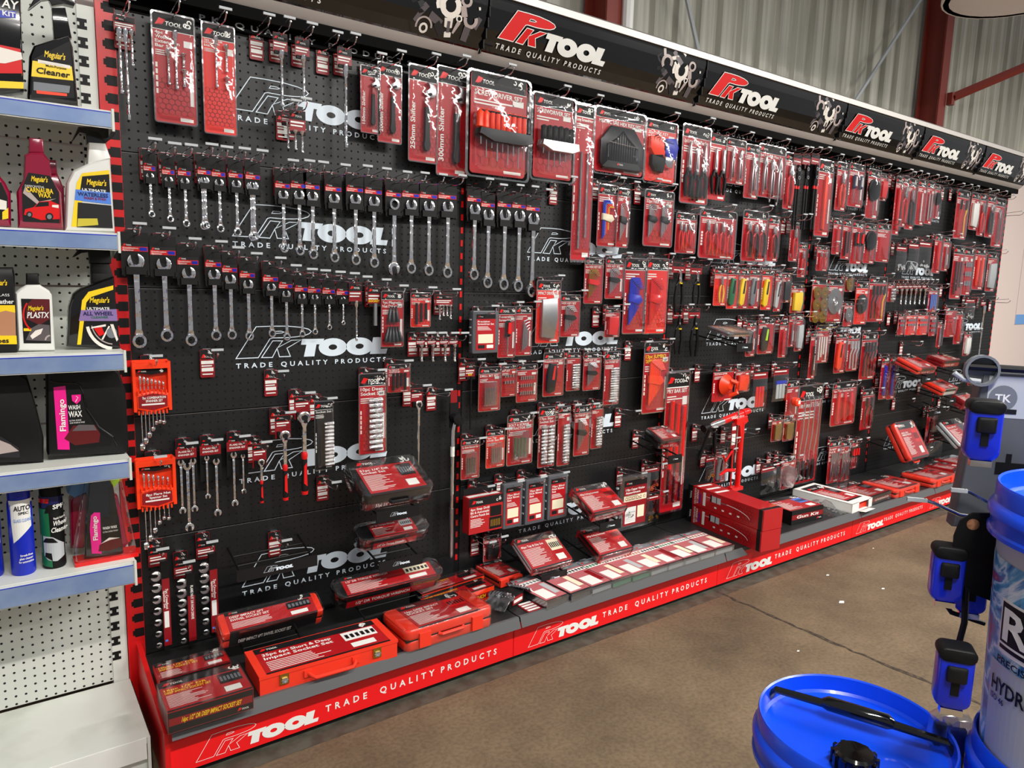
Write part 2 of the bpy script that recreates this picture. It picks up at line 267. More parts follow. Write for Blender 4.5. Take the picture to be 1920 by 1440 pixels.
# ---------------------------------------------------------------- the tool wall: six bays
BW=[1.2,1.2,1.2,.9,.9,.9]; BX=[0]
for q in BW: BX.append(BX[-1]+q)
ORD=['first','second','third','fourth','fifth','sixth','seventh','eighth','ninth','tenth','eleventh','twelfth','thirteenth','fourteenth','fifteenth','sixteenth','seventeenth','eighteenth','nineteenth','twentieth']+['twenty-'+a for a in 'first second third fourth fifth sixth seventh eighth ninth'.split()]+['thirtieth']+['thirty-'+a for a in 'first second third fourth fifth sixth'.split()]
BAYN=['leftmost','second','third','fourth','fifth','rightmost']
ZS=[2.18,1.78,1.38,.98,.58,.19]
PN=['top','second','third','fourth','bottom']
for b in range(6):
    x0,x1=BX[b],BX[b+1]; wd=x1-x0; k=1 if wd>1 else .82
    for q in range(5):
        zt,zb=ZS[q],ZS[q+1]; r=thing('pegboard_panel','black perforated panel with a white logo, %s from top, %s bay'%(ORD[q] if q<4 else 'last',BAYN[b]),'pegboard',(x0,0,zb)); mb=MB()
        h=zt-zb; mb.box(.014,wd-.014,0,.012,.0015,h-.0015,'pegblack')
        mb.quad(.016,wd-.016,h-.0032,h-.0018,-.0003,'capgrey')
        mb.build('sheet',r)
        mb=MB(); lz=(1.924,1.526,1.125,.728,.323)[q]-.0082-zb; logo(mb,(wd-.555*k)/2,lz,k,-.0006); mb.build('printed_logo',r,'white logo')
    # lettering strip and canopy over the bay
    r=thing('header_panel','curved glossy black header panel with red logo, %s'%(ORD[b]+' from the left' if b<5 else 'last on the right'),'sign',(x0,0,0)); mb=MB()
    prof=[(-.158,2.462),(-.160,2.44),(-.157,2.41),(-.148,2.375),(-.136,2.34),(-.120,2.305),(-.1,2.275),(-.084,2.262)]
    for (ya,za),(yb,zb_) in zip(prof,prof[1:]): mb.add([(.004,yb,zb_),(wd-.004,yb,zb_),(wd-.004,ya,za),(.004,ya,za)],[(0,1,2,3)],'blackgloss',True)
    mb.build('face',r)
    def yf(z,prof=prof):
        for (ya,za),(yb,zb_) in zip(prof,prof[1:]):
            if za>=z>=zb_: return yb+(ya-yb)*(z-zb_)/(za-zb_)
        return prof[0][0] if z>2.4 else prof[-1][0]
    mb=MB(); mb.add([(.001,-.155,2.487),(wd-.001,-.155,2.487),(wd-.001,-.02,2.487),(.001,-.02,2.487),(.001,-.158,2.478),(wd-.001,-.158,2.478)],[(0,1,2,3),(4,5,1,0)],'capgrey',False)
    mb.build('top_cap',r)
    mb=MB(); mb.box(.0005,wd-.0005,-.166,-.156,2.452,2.478,'alu').add([(0,-.088,2.262),(wd,-.088,2.262),(wd,-.1,2.278),(0,-.1,2.278),(0,-.062,2.243),(wd,-.062,2.243)],[(0,1,2,3),(4,5,1,0)],'alu',False); mb.build('metal_trim',r)
    mb=MB(); mb.box(.0005,wd-.0005,-.066,-.05,2.21,2.244,'voidblack').box(.0005,wd-.0005,-.05,.0,2.215,2.23,'voidblack').box(.0005,wd-.0005,-.02,0,2.181,2.487,'voidblack').box(.014,wd-.014,.013,.018,.1,2.2,'black'); mb.build('back_rail',r)
    mb=MB(); mb.text('PK QUALITY PRODUCTS',wd/2,2.197,.017,'lightgrey',-.0206,bold=True,sp=.45,fit=wd*.6); mb.build('rail_lettering',r,'grey lettering on the rail')
    mb=MB(); logo(mb,.055 if wd>1 else .04,2.287,.965 if wd>1 else .9,0,'red','white','white',True,1,.0028,lambda z:yf(z)-.0065); mb.build('printed_logo',r,'red and white logo')
    # spanner picture at the right of the panel
    mb=MB(); ax=wd-(.34 if wd>1 else .3)+.01; sc=1 if wd>1 else .85
    def cj(cx,cz,ro,ri,a0,m,th=4.4,w2=.0):
        n=12; a=[a0+th*i/n for i in range(n+1)]; pts=[(cx+ro*math.cos(u),cz+ro*math.sin(u)*.95) for u in a]+[(cx+ri*math.cos(u),cz+ri*math.sin(u)) for u in reversed(a)]
        k0=len(mb.v)
        for i in range(n): j=2*n+1-i; mb.add([(pts[s_][0],0,pts[s_][1]) for s_ in (i,i+1,j-1,j)],[(0,1,2,3)],m,False)
    def bar(xa,za,xb,zb2,w0,w1,m):
        d=Vector((xb-xa,zb2-za)).normalized(); nn=Vector((-d.y,d.x)); mb.add([(xa+nn.x*w0,0,za+nn.y*w0),(xb+nn.x*w1,0,zb2+nn.y*w1),(xb-nn.x*w1,0,zb2-nn.y*w1),(xa-nn.x*w0,0,za-nn.y*w0)],[(3,2,1,0)],m,False)
    g1,g2,g3,g4='silver1','silver2','silver3','silver4'
    for nme,cc in ((g1,(.93,.9,.86)),(g2,(.7,.64,.62)),(g3,(.36,.33,.34)),(g4,(.13,.125,.14))): mat(nme,cc,.4)
    bar(.02,2.42,.07,2.35,.016,.012,g4); bar(.30,2.42,.26,2.30,.018,.014,g4); bar(.03,2.37,.06,2.29,.01,.014,g4); cj(.075,2.395,.036,.02,-.4,g2); bar(.085,2.36,.045,2.30,.011,.006,g3)
    bar(.05,2.45,.055,2.42,.008,.008,g2); bar(.11,2.45,.165,2.40,.013,.015,g3); bar(.12,2.43,.14,2.36,.022,.018,g1); bar(.18,2.455,.13,2.39,.012,.016,g1); cj(.175,2.375,.044,.022,2.3,g1,4.9); bar(.175,2.335,.185,2.275,.017,.013,g1); bar(.178,2.325,.182,2.29,.006,.006,g3)
    bar(.10,2.33,.15,2.31,.014,.012,g3); cj(.085,2.29,.033,.026,0,g2,3.4); cj(.085,2.285,.017,.009,0,g1,6.28); bar(.13,2.31,.16,2.28,.013,.014,g4); cj(.235,2.405,.024,.013,0,g2,6.28); bar(.225,2.385,.235,2.35,.01,.013,g2)
    cj(.215,2.34,.013,.007,0,g1,6.28); bar(.217,2.33,.20,2.29,.008,.004,g2); cj(.262,2.345,.03,.016,2.9,g2,3.9); bar(.255,2.32,.25,2.275,.014,.013,g3); bar(.29,2.395,.293,2.385,.004,.004,g1); bar(.30,2.36,.285,2.32,.009,.007,g3)
    for i,(vx,vy,vz) in enumerate(mb.v): z_=2.285+(vz-2.275)*.93; mb.v[i]=(ax+vx*sc,yf(z_)-.0008-.00004*(i//4),z_)
    mb.build('spanner_picture',r,'silver spanners pictured on black')
    mb=MB()
    for (ya,za),(yb,zb_) in zip(prof,prof[1:]): mb.box(.0005,.005,min(ya,yb)-.004,max(ya,yb)+.004,zb_,za,'black')
    mb.build('joint_strip',r)
    # base shelf, lip and kick panel
    r=thing('base_shelf','long dark base shelf with grey lip, %s bay'%BAYN[b],'shelf',(x0,0,0)); mb=MB()
    mb.add([(.003,-.452,.19),(wd-.003,-.452,.19),(wd-.003,-.002,.19),(.003,-.002,.19),(.003,-.452,.172),(wd-.003,-.452,.172),(wd-.003,-.002,.172),(.003,-.002,.172)],[(0,1,2,3),(4,7,6,5),(0,4,5,1),(0,3,7,4),(1,5,6,2)],'shelfgrey',False); mb.build('shelf_top',r)
    mb=MB(); x_=2.45 if b==2 else None
    s0=.29 if b==2 else 0
    mb.add([(.003+s0,-.4525,.1925),(wd-.003,-.4525,.1925),(wd-.003,-.468,.155),(.003+s0,-.468,.155),(.003+s0,-.44,.1915),(wd-.003,-.44,.1915)],[(3,2,1,0),(0,1,5,4)],'lipgrey',False)
    if b==2: mb.add([(.003,-.4525,.1925),(.13,-.4525,.1925),(.16,-.468,.155),(.003,-.468,.155)],[(3,2,1,0)],'lipgrey',False)
    mb.build('front_lip',r,'grey sloping lip')
    r=thing('kick_panel','bright red kick panel with white lettering below the %s bay'%BAYN[b],'sign',(x0,-.42,0)); mb=MB(); MB().box(0,wd,.012,.02,0,.022,'black').build('toe_recess',r); mb.box(.0015,wd-.0015,0,.01,.02,.168,'kickred')
    kk=.66 if wd>1 else .56; lx=.069 if wd>1 else .045; logo(mb,lx,.034-.03*kk+.0,kk,-.0007,None,'white','white',False,1,.0022)
    tx=.459 if wd>1 else .36; te=1.122 if wd>1 else .845
    for wd_,a,e_ in (('TRADE',0,.215),('QUALITY',.285,.6),('PRODUCTS',.64,1)): mb.text(wd_,tx+(te-tx)*(a+e_)/2,.066,.023 if wd>1 else .02,'white',-.0009,fit=(te-tx)*(e_-a),sp=.4,bold=True)
    mb.build('panel',r)
# slotted uprights between the bays
for i,x in enumerate(BX):
    r=thing('slotted_upright','red upright with black slots %s'%('at the left end of the tool wall' if i==0 else 'at the right end of the tool wall' if i==6 else 'between the %s and %s bays'%(BAYN[i-1],BAYN[i])),'upright',(x,0,0)); mb=MB()
    if i==0: mb.box(-.034,.014,-.003,.03,.0,2.6,'uprightred').box(-.036,-.032,-.012,.0,.0,2.6,'uprightred')
    else: mb.box(-.013,.013,.002,.03,.1,2.2,'black')
    z=.26
    while z<2.17:
        if i==0: mb.box(-.014,.013,-.0045,-.003,z,z+.028,'black').box(-.02,.013,-.0042,-.003,z+.006,z+.022,'black')
        else: mb.box(-.005,.005,.0,.002,z,z+.024,'uprightred')
        z+=.05
    mb.build('post',r)
r=thing('base_side_cover','red side cover closing the left end of the base shelf','panel'); mb=MB()
mb.add([(-.012,-.42,0),(-.012,0,0),(-.012,0,.235),(-.012,-.03,.235),(-.012,-.44,.165),(-.012,-.44,0),(.002,-.42,0),(.002,0,0),(.002,0,.235),(.002,-.03,.235),(.002,-.44,.165),(.002,-.44,0)],[(0,1,2,3,4,5),(11,10,9,8,7,6),(3,9,10,4),(2,8,9,3),(4,10,11,5)],'uprightred',False); mb.build('sheet',r)
# ---------------------------------------------------------------- white shelving at the left
UX0=-1.0; UX1=-.036
r=thing('shelving_back','white perforated back panel of the left shelving unit','pegboard',(UX0,.0,0))
for za,zb in ((.13,.58),(.584,.98),(.984,1.38),(1.384,1.78),(1.784,2.165)): MB().box(0,UX1-UX0-.045,.0,.01,za+.001,zb-.001,'pegwhite').build('back_panel',r)
mb=MB(); mb.box(UX1-UX0-.045,UX1-UX0-.002,-.004,.03,0,2.165,'shelfwhite'); z=.2
while z<2.15: mb.box(.925,.937,-.0055,-.004,z,z+.028,'black').box(.919,.943,-.0053,-.004,z,z+.009,'black').box(.919,.943,-.0053,-.004,z+.019,z+.028,'black'); z+=.05
mb.build('post',r)
for z,h,nm in ((1.842,.046,'top'),(1.53,.046,'second'),(1.213,.05,'third'),(.912,.052,'fourth'),(.612,.062,'fifth')):
    r=thing('white_shelf','white steel shelf with blue price rail, %s from the top'%nm,'shelf',(UX0,0,z)); mb=MB(); W=UX1-UX0
    mb.box(0,W,-.262,-.006,-.012,0,'shelfwhite').build('shelf_top',r); mb=MB(); mb.box(0,W-.005,-.268,-.262,-h,-.001,'shelfwhite').box(0,W-.008,-.2705,-.268,-h+.003,-.006,'priceblue').quad(0,W-.008,-.008,-.0055,-.2708,'blue').build('price_rail',r,'blue tinted price rail')
    mb=MB(); mb.box(W-.006,W,-.272,-.26,-h-.006,.004,'shelfwhite').add([(W-.004,-.26,-.012),(W-.004,-.008,-.012),(W-.004,-.008,-.09),(W-.004,-.26,-.04)],[(0,1,2,3)],'shelfwhite',False).build('bracket',r)
r=thing('white_base_shelf','empty scuffed white base shelf at the bottom left','shelf',(UX0,0,0)); mb=MB(); mb.box(0,W,-.36,-.006,.105,.125,'shelfwhite').build('shelf_top',r); mb=MB(); mb.box(0,W-.01,-.363,-.345,.06,.124,'white').box(0,W,-.345,-.33,0,.08,'shelfwhite').box(W-.008,W,-.366,-.33,0,.126,'shelfwhite').box(W-.003,W+.004,-.36,-.0,.0,.118,'black').build('front_panel',r)
# ---------------------------------------------------------------- hand tools (local x right, z up, viewer towards -y)
SHARE={}
def shared(key,fn,name,parent,loc=(0,0,0),scale=1,rot=(0,0,0),label=None):
    if key not in SHARE: o=fn().build(name); SHARE[key]=o.data
    else: o=bpy.data.objects.new(name,SHARE[key]); C.objects.link(o)
    o.parent=parent; o.location=loc; o.rotation_euler=rot; o.scale=(scale,)*3 if not isinstance(scale,tuple) else scale
    if label: o['label']=label
    return o
def jaw_outline(r,open_,a=0,n=14):
    """open-jaw end centred on the origin, mouth towards +z turned by a"""
    g=open_/2; s0=math.asin(min(.9,g/r)); P=[]
    for i in range(n+1): u=PI/2+s0+(2*PI-2*s0)*i/n; P.append((r*math.cos(u),r*math.sin(u)*(.98)))
    ri=g*1.0; P+=[(g,.25*r),(g*.8,-.28*r),(0,-.42*r),(-g*.8,-.28*r),(-g,.25*r)]
    ca,sa=math.cos(a),math.sin(a); return [(x*ca-z*sa,x*sa+z*ca) for x,z in P]
def annulus(mb,cx,cz,ro,ri,y0,y1,m,n=18,nin=12):
    o=[(cx+ro*math.cos(2*PI*i/n),cz+ro*math.sin(2*PI*i/n)) for i in range(n)]; q=[(cx+ri*(1 if i%2 else .9)*math.cos(2*PI*i/n),cz+ri*(1 if i%2 else .9)*math.sin(2*PI*i/n)) for i in range(n)]
    v=[(a,y0,b) for a,b in o]+[(a,y0,b) for a,b in q]+[(a,y1,b) for a,b in o]+[(a,y1,b) for a,b in q]; f=[]
    for i in range(n):
        j=(i+1)%n; f+=[(i,j,n+j,n+i),(2*n+j,2*n+i,3*n+i,3*n+j),(j,i,2*n+i,2*n+j),(n+i,n+j,3*n+j,3*n+i)]
    mb.add(v,f,m)
def spanner_mesh(rev=False):
    mb=MB(); r=.085; mb.M=Matrix.Translation((0,0,-.085)); mb.prism(jaw_outline(.09,.085,.2),-.014,.018,'chrome',.006)
    mb.M=Matrix(); p=[(-.045,-.15),(-.031,-.2),(-.026,-.45),(-.03,-.8),(-.045,-.86),(.045,-.86),(.03,-.8),(.026,-.45),(.031,-.2),(.045,-.15)]; mb.prism(p,-.012,.012,'chrome',.006)
    mb.prism([(-.008,-.3),(-.008,-.7),(.008,-.7),(.008,-.3)],-.0135,-.011,'steel'); annulus(mb,0,-.925,.075,.05,-.022,.022,'chrome')
    return mb
def flare_mesh():
    mb=MB(); mb.M=Matrix.Translation((0,0,-.06)); mb.prism(jaw_outline(.058,.05,0),-.018,.018,'chrome',.006); mb.M=Matrix()
    mb.prism([(-.02,-.1),(-.018,-.9),(.018,-.9),(.02,-.1)],-.01,.01,'chrome',.005); mb.M=Matrix.Translation((0,0,-.93))@Matrix.Rotation(PI,4,'Y'); mb.prism(jaw_outline(.065,.06,0),-.018,.018,'chrome',.006); return mb
def thin_spanner():
    mb=MB(); mb.box(-.006,.006,-.012,.012,-1,0,'chrome'); mb.M=Matrix.Translation((0,0,-.05))@Matrix.Rotation(PI/2,4,'Z'); mb.prism(jaw_outline(.07,.06,.2),-.012,.012,'chrome',.005)
    mb.M=Matrix.Translation((0,0,-.95))@Matrix.Rotation(1.2,4,'Z'); annulus(mb,0,0,.055,.035,-.02,.02,'chrome'); return mb
def ext_mesh():
    mb=MB(); mb.lathe([(.035,0),(.037,-.01),(.037,-.13),(.02,-.16),(.02,-.9),(.024,-.92),(.024,-.94)],'chrome',10); mb.box(-.019,.019,-.019,.019,-1,-.94,'chrome'); mb.lathe([(.024,-.5),(.0241,-.56)],'steel',10); return mb
def ratchet_mesh():
    mb=MB(); mb.lathe([(.0,.04),(.06,.04),(.072,.03),(.072,-.03),(.06,-.04),(.0,-.04)],'chrome',18,(0,0,-.09),'y'); mb.lathe([(0,.055),(.035,.055),(.035,.04)],'darksteel',14,(0,0,-.09),'y')
    mb.prism([(-.045,-.13),(-.022,-.2),(-.022,-.5),(.022,-.5),(.022,-.2),(.045,-.13)],-.02,.02,'chrome',.01); mb.box(-.01,.03,-.05,-.04,-.15,-.11,'gunmetal'); return mb
def grip_mesh():
    mb=MB(); mb.lathe([(.03,-.5),(.036,-.52),(.036,-.55),(.03,-.58)],'red',12); mb.lathe([(.03,-.55),(.034,-.6),(.031,-.7),(.04,-.9),(.036,-.98),(.02,-1)],'blacksat',12,sy=.8); mb.prism([(-.016,-.66),(-.02,-.86),(.02,-.9),(.014,-.62)],-.036,-.02,'red'); mb.lathe([(.042,-.96),(.036,-1.0),(.015,-1.01)],'red',12,sy=.8); return mb
def plier_half(style):
    def f():
        mb=MB(); jw={'long':.42,'std':.28,'lock':.24,'ring':.22,'water':.3}[style]; hm='chrome' if style!='water' else 'black'
        mb.prism([(0,0),(-.03,-jw*.25),(-.05,-jw*.8),(-.06,-jw),(-.04,-jw-.08),(.035,-jw-.06),(.03,-jw*.5),(.004,0)],-.03,.03,hm if style not in('water',) else 'steel',.01)
        return mb
    return f
def pliers(root,x,z,L,style='std',grip='red',y=-.012,name='pliers',tip='chrome',spread=1,grip2=None):
    """pair of pliers, nose up, hung at x,z; length L"""
    mb=MB(); mb.M=Matrix.Translation((x,y,z))@Matrix.Scale(L,4); jw={'long':.45,'std':.26,'lock':.25,'ring':.2,'water':.22,'side':.2}[style]; nw={'long':.035,'std':.05,'lock':.055,'ring':.03,'water':.07,'side':.06}[style]
    mb.prism([(-nw*.3,0),(-nw,-jw*.45),(-nw*1.3,-jw),(-.02,-jw-.09),(.05,-jw-.07),(nw*1.3,-jw),(nw,-jw*.45),(nw*.3,0)],-.03,.03,tip,.012); mb.box(-.003,.003,-.0315,-.03,-jw*.9,-.01,'gunmetal')
    mb.lathe([(0,.036),(.028,.036),(.03,.028)],'steel',12,(0,0,-jw),'y')
    s=spread
    if style=='lock':
        mb.prism([(-.055,-jw),(-.075,-.5),(-.06,-.75),(-.075,-.98),(-.045,-1),(-.02,-.75),(-.03,-.5),(-.01,-jw)],-.035,.035,tip,.012).prism([(.0,-jw),(.045,-.42),(.03,-.7),(.05,-.92),(.075,-.9),(.062,-.68),(.075,-.42),(.05,-jw)],-.03,.03,tip,.012); mb.lathe([(.02,-.98),(.025,-1.0),(.02,-1.06)],'steel',8,(-.05,0,0))
        mb.build(name,root); return
    body=mb.build(name,root)
    for sg in (-1,1):
        g=MB(); g.M=Matrix.Translation((x,y,z))@Matrix.Scale(L,4); g.tube([(sg*.02,0,-jw-.02),(sg*.075*s,0,-jw-.16),(sg*.105*s,0,-.62),(sg*.095*s,0,-.8),(sg*.07*s,0,-.93),(sg*.075*s,0,-1)],[.026,.034,.037,.036,.032,.02],grip if sg<0 or not grip2 else grip2,8); 
        if grip2: g.tube([(sg*.075*s,-.03,-jw-.16),(sg*.105*s,-.034,-.62),(sg*.09*s,-.03,-.85)],.014,grip2,6)
        g.build('handle',body)
def card(root,w,h,title='',m='cardred',tc='white',head=.15,y=0,vert=0,ts=None,name='backing_card',rows=3,black=None):
    """printed backing card, top centre at the root; header, title, small print"""
    mb=MB(); r=min(w,h)*.06; mb.prism(rrect(w,h,r,0,-h/2),y-.0012,y,m); hh=min(h*head,w*.45)
    mb.poly(rrect(w*.985,hh,r*.6,0,-hh/2-h*.004)[::-1],y-.0016,'charcoal' if black is None else black)
    minilogo(mb,-w*.43,-hh*.55,hh*.42,y-.002)
    if w>.045: spray_art(mb,w*.33,-hh*.5,hh*.62,y-.002)
    mb.quad(-w*.49,w*.49,-hh-h*.006,-hh,y-.0021,'white')
    ls=title.split('|') if title else []
    if vert and ls:
        th=ts or w*.16
        for i,l in enumerate(ls): mb.text(l,-w*.36+i*th*1.15,-h*.62,th,tc,y-.0022,vert=1,bold=True,fit=min(h*.5,len(l)*th*.85))
    else:
        th=ts or min(w*.115,h*.05); z=-hh-th*1.0
        for l in ls: mb.text(l,-w*.44,z,th,tc,y-.0022,al='l',bold=True,fit=min(w*.86,len(l)*th*.82)); z-=th*1.35
        rn=random.Random(int(w*1e5+h*1e4))
        for i in range(rows): mb.quad(-w*.44,-w*.44+w*rn.uniform(.3,.7),z-th*.3,z,y-.0022,'white'); z-=th*.62
    if w>.03 and not vert:
        q=int(w*1e5+h*1e3)%3
        if q!=0: mb.quad(w*.24,w*.44,-hh-h*.13,-hh-h*.07,y-.0022,'white')
        if q!=1:
            for i in range(5): mb.quad(-w*.45,-w*.40,-h*(.5+.06*i),-h*(.455+.06*i),y-.0022,'white')
        if q==2: mb.quad(w*.36,w*.44,-h*.82,-h*.5,y-.0022,'white')
    if m!='charcoal' and w>.03: honeycomb(mb,-w*.47,w*.47,-h*.93,-h*.58,y-.0019,'hexline',max(.006,w*.085))
    mb.quad(w*.1,w*.42,-h*.975,-h*.945,y-.0022,'white')
    return mb.build(name,root)
def blister(root,w,h,d,m='clear',rim=True,top=.1,name='clear_blister'):
    mb=MB(); iw,ih=w*.86,h*(1-top)*.93; cz=-h*top-ih/2-h*.01; o=rrect(iw,ih,iw*.12,0,cz); i_=rrect(iw*.88,ih*.95,iw*.14,0,cz); n=len(o)
    mb.add([(a,-.002,b) for a,b in o]+[(a,-d*.8,b) for a,b in o]+[(a,-d,b) for a,b in i_],[(i,(i+1)%n,n+(i+1)%n,n+i) for i in range(n)]+[(n+i,n+(i+1)%n,2*n+(i+1)%n,2*n+i) for i in range(n)]+[tuple(range(2*n,3*n))],m)
    if rim:
        a=rrect(w*1.05,h*1.02,w*.07,0,-h/2); b=rrect(w*.97,h*.985,w*.06,0,-h/2); mb.add([(p,-.004,q) for p,q in a]+[(p,-.0045,q) for p,q in b],[(i,(i+1)%n,n+(i+1)%n,n+i) for i in range(n)],'clearrim')
    return mb.build(name,root,'clear plastic')
def rods(root,xs,z0,lens,r,m='chrome',name='extension_bar',y=-.011):
    for x,l in zip(xs,lens): shared('ext'+m,ext_mesh if m=='chrome' else (lambda:MB().tube([(0,0,0),(0,0,-1)],.02,m,8)),name,root,(x,y,z0),(r/.037,r/.037,l))
def socket_mesh():
    mb=MB(); mb.lathe([(.3,-.5),(.36,-.46),(.38,-.1),(.46,.02),(.46,.48),(.42,.5),(.3,.5),(.28,.2)],'chrome',14,ax='x'); return mb
def hexkeys(root,w,h,z,n=6,m='steel',holder='blacksat',x0=0,y=-.010,name='hex_key'):
    """fan of L-shaped keys, long legs down, short legs bent right, in a moulded holder"""
    L=h; ms=m if isinstance(m,list) else [m]*n
    for i in range(n):
        t=i/(n-1); x=x0-w*.34+w*.62*t*.8; r=w*(.036-.019*t); top=z-L*(.03+.2*t); bot=z-L*(.97-.32*t); mb=MB(); rr=w*.12*(1-.5*t)
        mb.tube([(x,y,bot),(x,y,top-rr),(x+rr*.3,y,top-rr*.3),(x+rr,y,top),(min(x0+w*.45,x+w*(.5-.25*t)),y,top)],r,ms[i],6); mb.build(name,root)
    mb=MB(); mb.prism([(x0-w*.42,z-L*.34),(x0-w*.42,z-L*.5),(x0+w*.15,z-L*.56),(x0+w*.34,z-L*.48),(x0+w*.2,z-L*.37)],y-.008,y+.006,holder,.003); mb.build('key_holder',root)
def hook(root,tick=True,zt=.022,L=.15,red=False):
    """chrome wire hook with its price arm; root sits at the board"""
    def f():
        mb=MB(); mb.box(-.012,.012,-.006,-.001,-.006,.022,'steel'); mb.tube([(0,0,0),(0,-L+.02,0),(0,-L+.008,.006),(0,-L,.016)],.0021,'chrome',6); mb.tube([(0,-.003,.018),(0,-L*.95,.03)],.0017,'chrome',6)
        mb.lathe([(.0,-.004),(.0032,-.002),(.0032,.002),(0,.004)],'chrome',8,(0,-L,.018)); return mb
    wi=shared('hook%.3f'%L,f,'wire',root); shared('hkbar',lambda:MB().box(-.018,.018,-.003,.003,-.0035,.0035,'lightgrey'),'label_bar',wi,(0,-L*.95,.031))
    if tick:
        def g():
            mb=MB(); mb.prism(rrect(.044,.092,.004,0,-.046),-.0012,0,'darkred'); mb.poly(rrect(.042,.03,.002,0,-.0165)[::-1],-.0016,'charcoal'); mb.poly([(-.018,-.028),(-.012,-.015),(-.006,-.018),(-.004,-.028)],-.002,'red')
            mb.text('TOOL',.002,-.024,.006,'white',-.002,bold=True); spray_art(mb,.01,-.012,.014,-.002); mb.quad(-.019,.019,-.048,-.037,-.002,'white').quad(-.018,.014,-.056,-.052,-.002,'white').quad(-.018,.018,-.072,-.06,-.002,'white').quad(-.016,.016,-.083,-.079,-.002,'white')
            return mb
        shared('ticket',g,'back_ticket',root,(0,-.009,zt),label='red, black and white ticket')
# ---------------------------------------------------------------- one builder per kind of hanging product: fn(root, w, h, options)
def k_spanner(r,w,h,o):
    L=h; cw=w; mb=MB(); ch=L*.0+cw*1.5; top=.062
    mb.prism(rrect(cw,top+L*.2+.012,.002,0,(top-L*.2-.012)/2),-.0015,0,'black'); mb.box(-cw*.36,cw*.36,-.013,-.001,-L*.2-.006,-L*.2+.012*max(1,L/.2),'black')
    mb.box(-cw*.5,-cw*.42,-.006,0,-L*.2-.008,-L*.2+.006,'black').box(cw*.42,cw*.5,-.006,0,-L*.2-.008,-L*.2+.006,'black')
    mb.quad(-cw*.47,cw*.47,.006,.03,-.002,'red').quad(-cw*.47,cw*.47,.02,.03,-.0022,'charcoal'); minilogo(mb,-cw*.42,.0245,.006,-.0026); mb.quad(cw*.18,cw*.44,.008,.018,-.0026,'blue' if o.get('B',1) else 'red')
    mb.text('Combination',-cw*.43,.0155,.0045,'white',-.0026,al='l',bold=True,fit=cw*.55); mb.text('Spanner',-cw*.43,.0095,.0045,'white',-.0026,al='l',bold=True,fit=cw*.4)
    mb.build('hanger_card',r,'black plastic hanger with red label')
    fl=o.get('rev'); s=shared('spanner',spanner_mesh,'spanner',r,(0,-.0075,0 if not fl else -L),(L*.92,L,L) if not fl else (L*.92,L,L),(0,PI if fl else 0,0),'chrome spanner')
    if o.get('n',1)>1: shared('spanner',spanner_mesh,'spanner',r,(-.006,-.0035,-.002),(L*.92,L,L),(0,0,0),'chrome spanner')
def k_bars(r,w,h,o):
    """short header card with chrome bars hung beneath; lens are fractions of h"""
    lens=o.get('l',[1]); hc=o.get('hc',.05); n=len(lens); mb=MB(); mb.prism(rrect(w,hc,.002,0,-hc/2),-.0015,0,'darkred'); mb.quad(-w*.49,w*.49,-hc*.42,-.001,-.002,'charcoal'); minilogo(mb,-w*.42,-hc*.25,hc*.14,-.0025); mb.quad(-w*.44,w*.4,-hc*.58,-hc*.5,-.0025,'white').quad(-w*.44,w*.3,-hc*.72,-hc*.66,-.0025,'white'); mb.box(-w*.45,w*.45,-.01,-.001,-hc-.006,-hc+.004,'black')
    if o.get('sp'): mb.text(o['sp'],0,-hc*.8,hc*.12,'yellow',-.0026,bold=True)
    mb.build('header_card',r); xs=[(i-(n-1)/2)*w/max(n,1)*.85 for i in range(n)]
    rods(r,xs,-hc+.006,[(h-hc)*l for l in lens],o.get('r',.0065),o.get('m','chrome'))
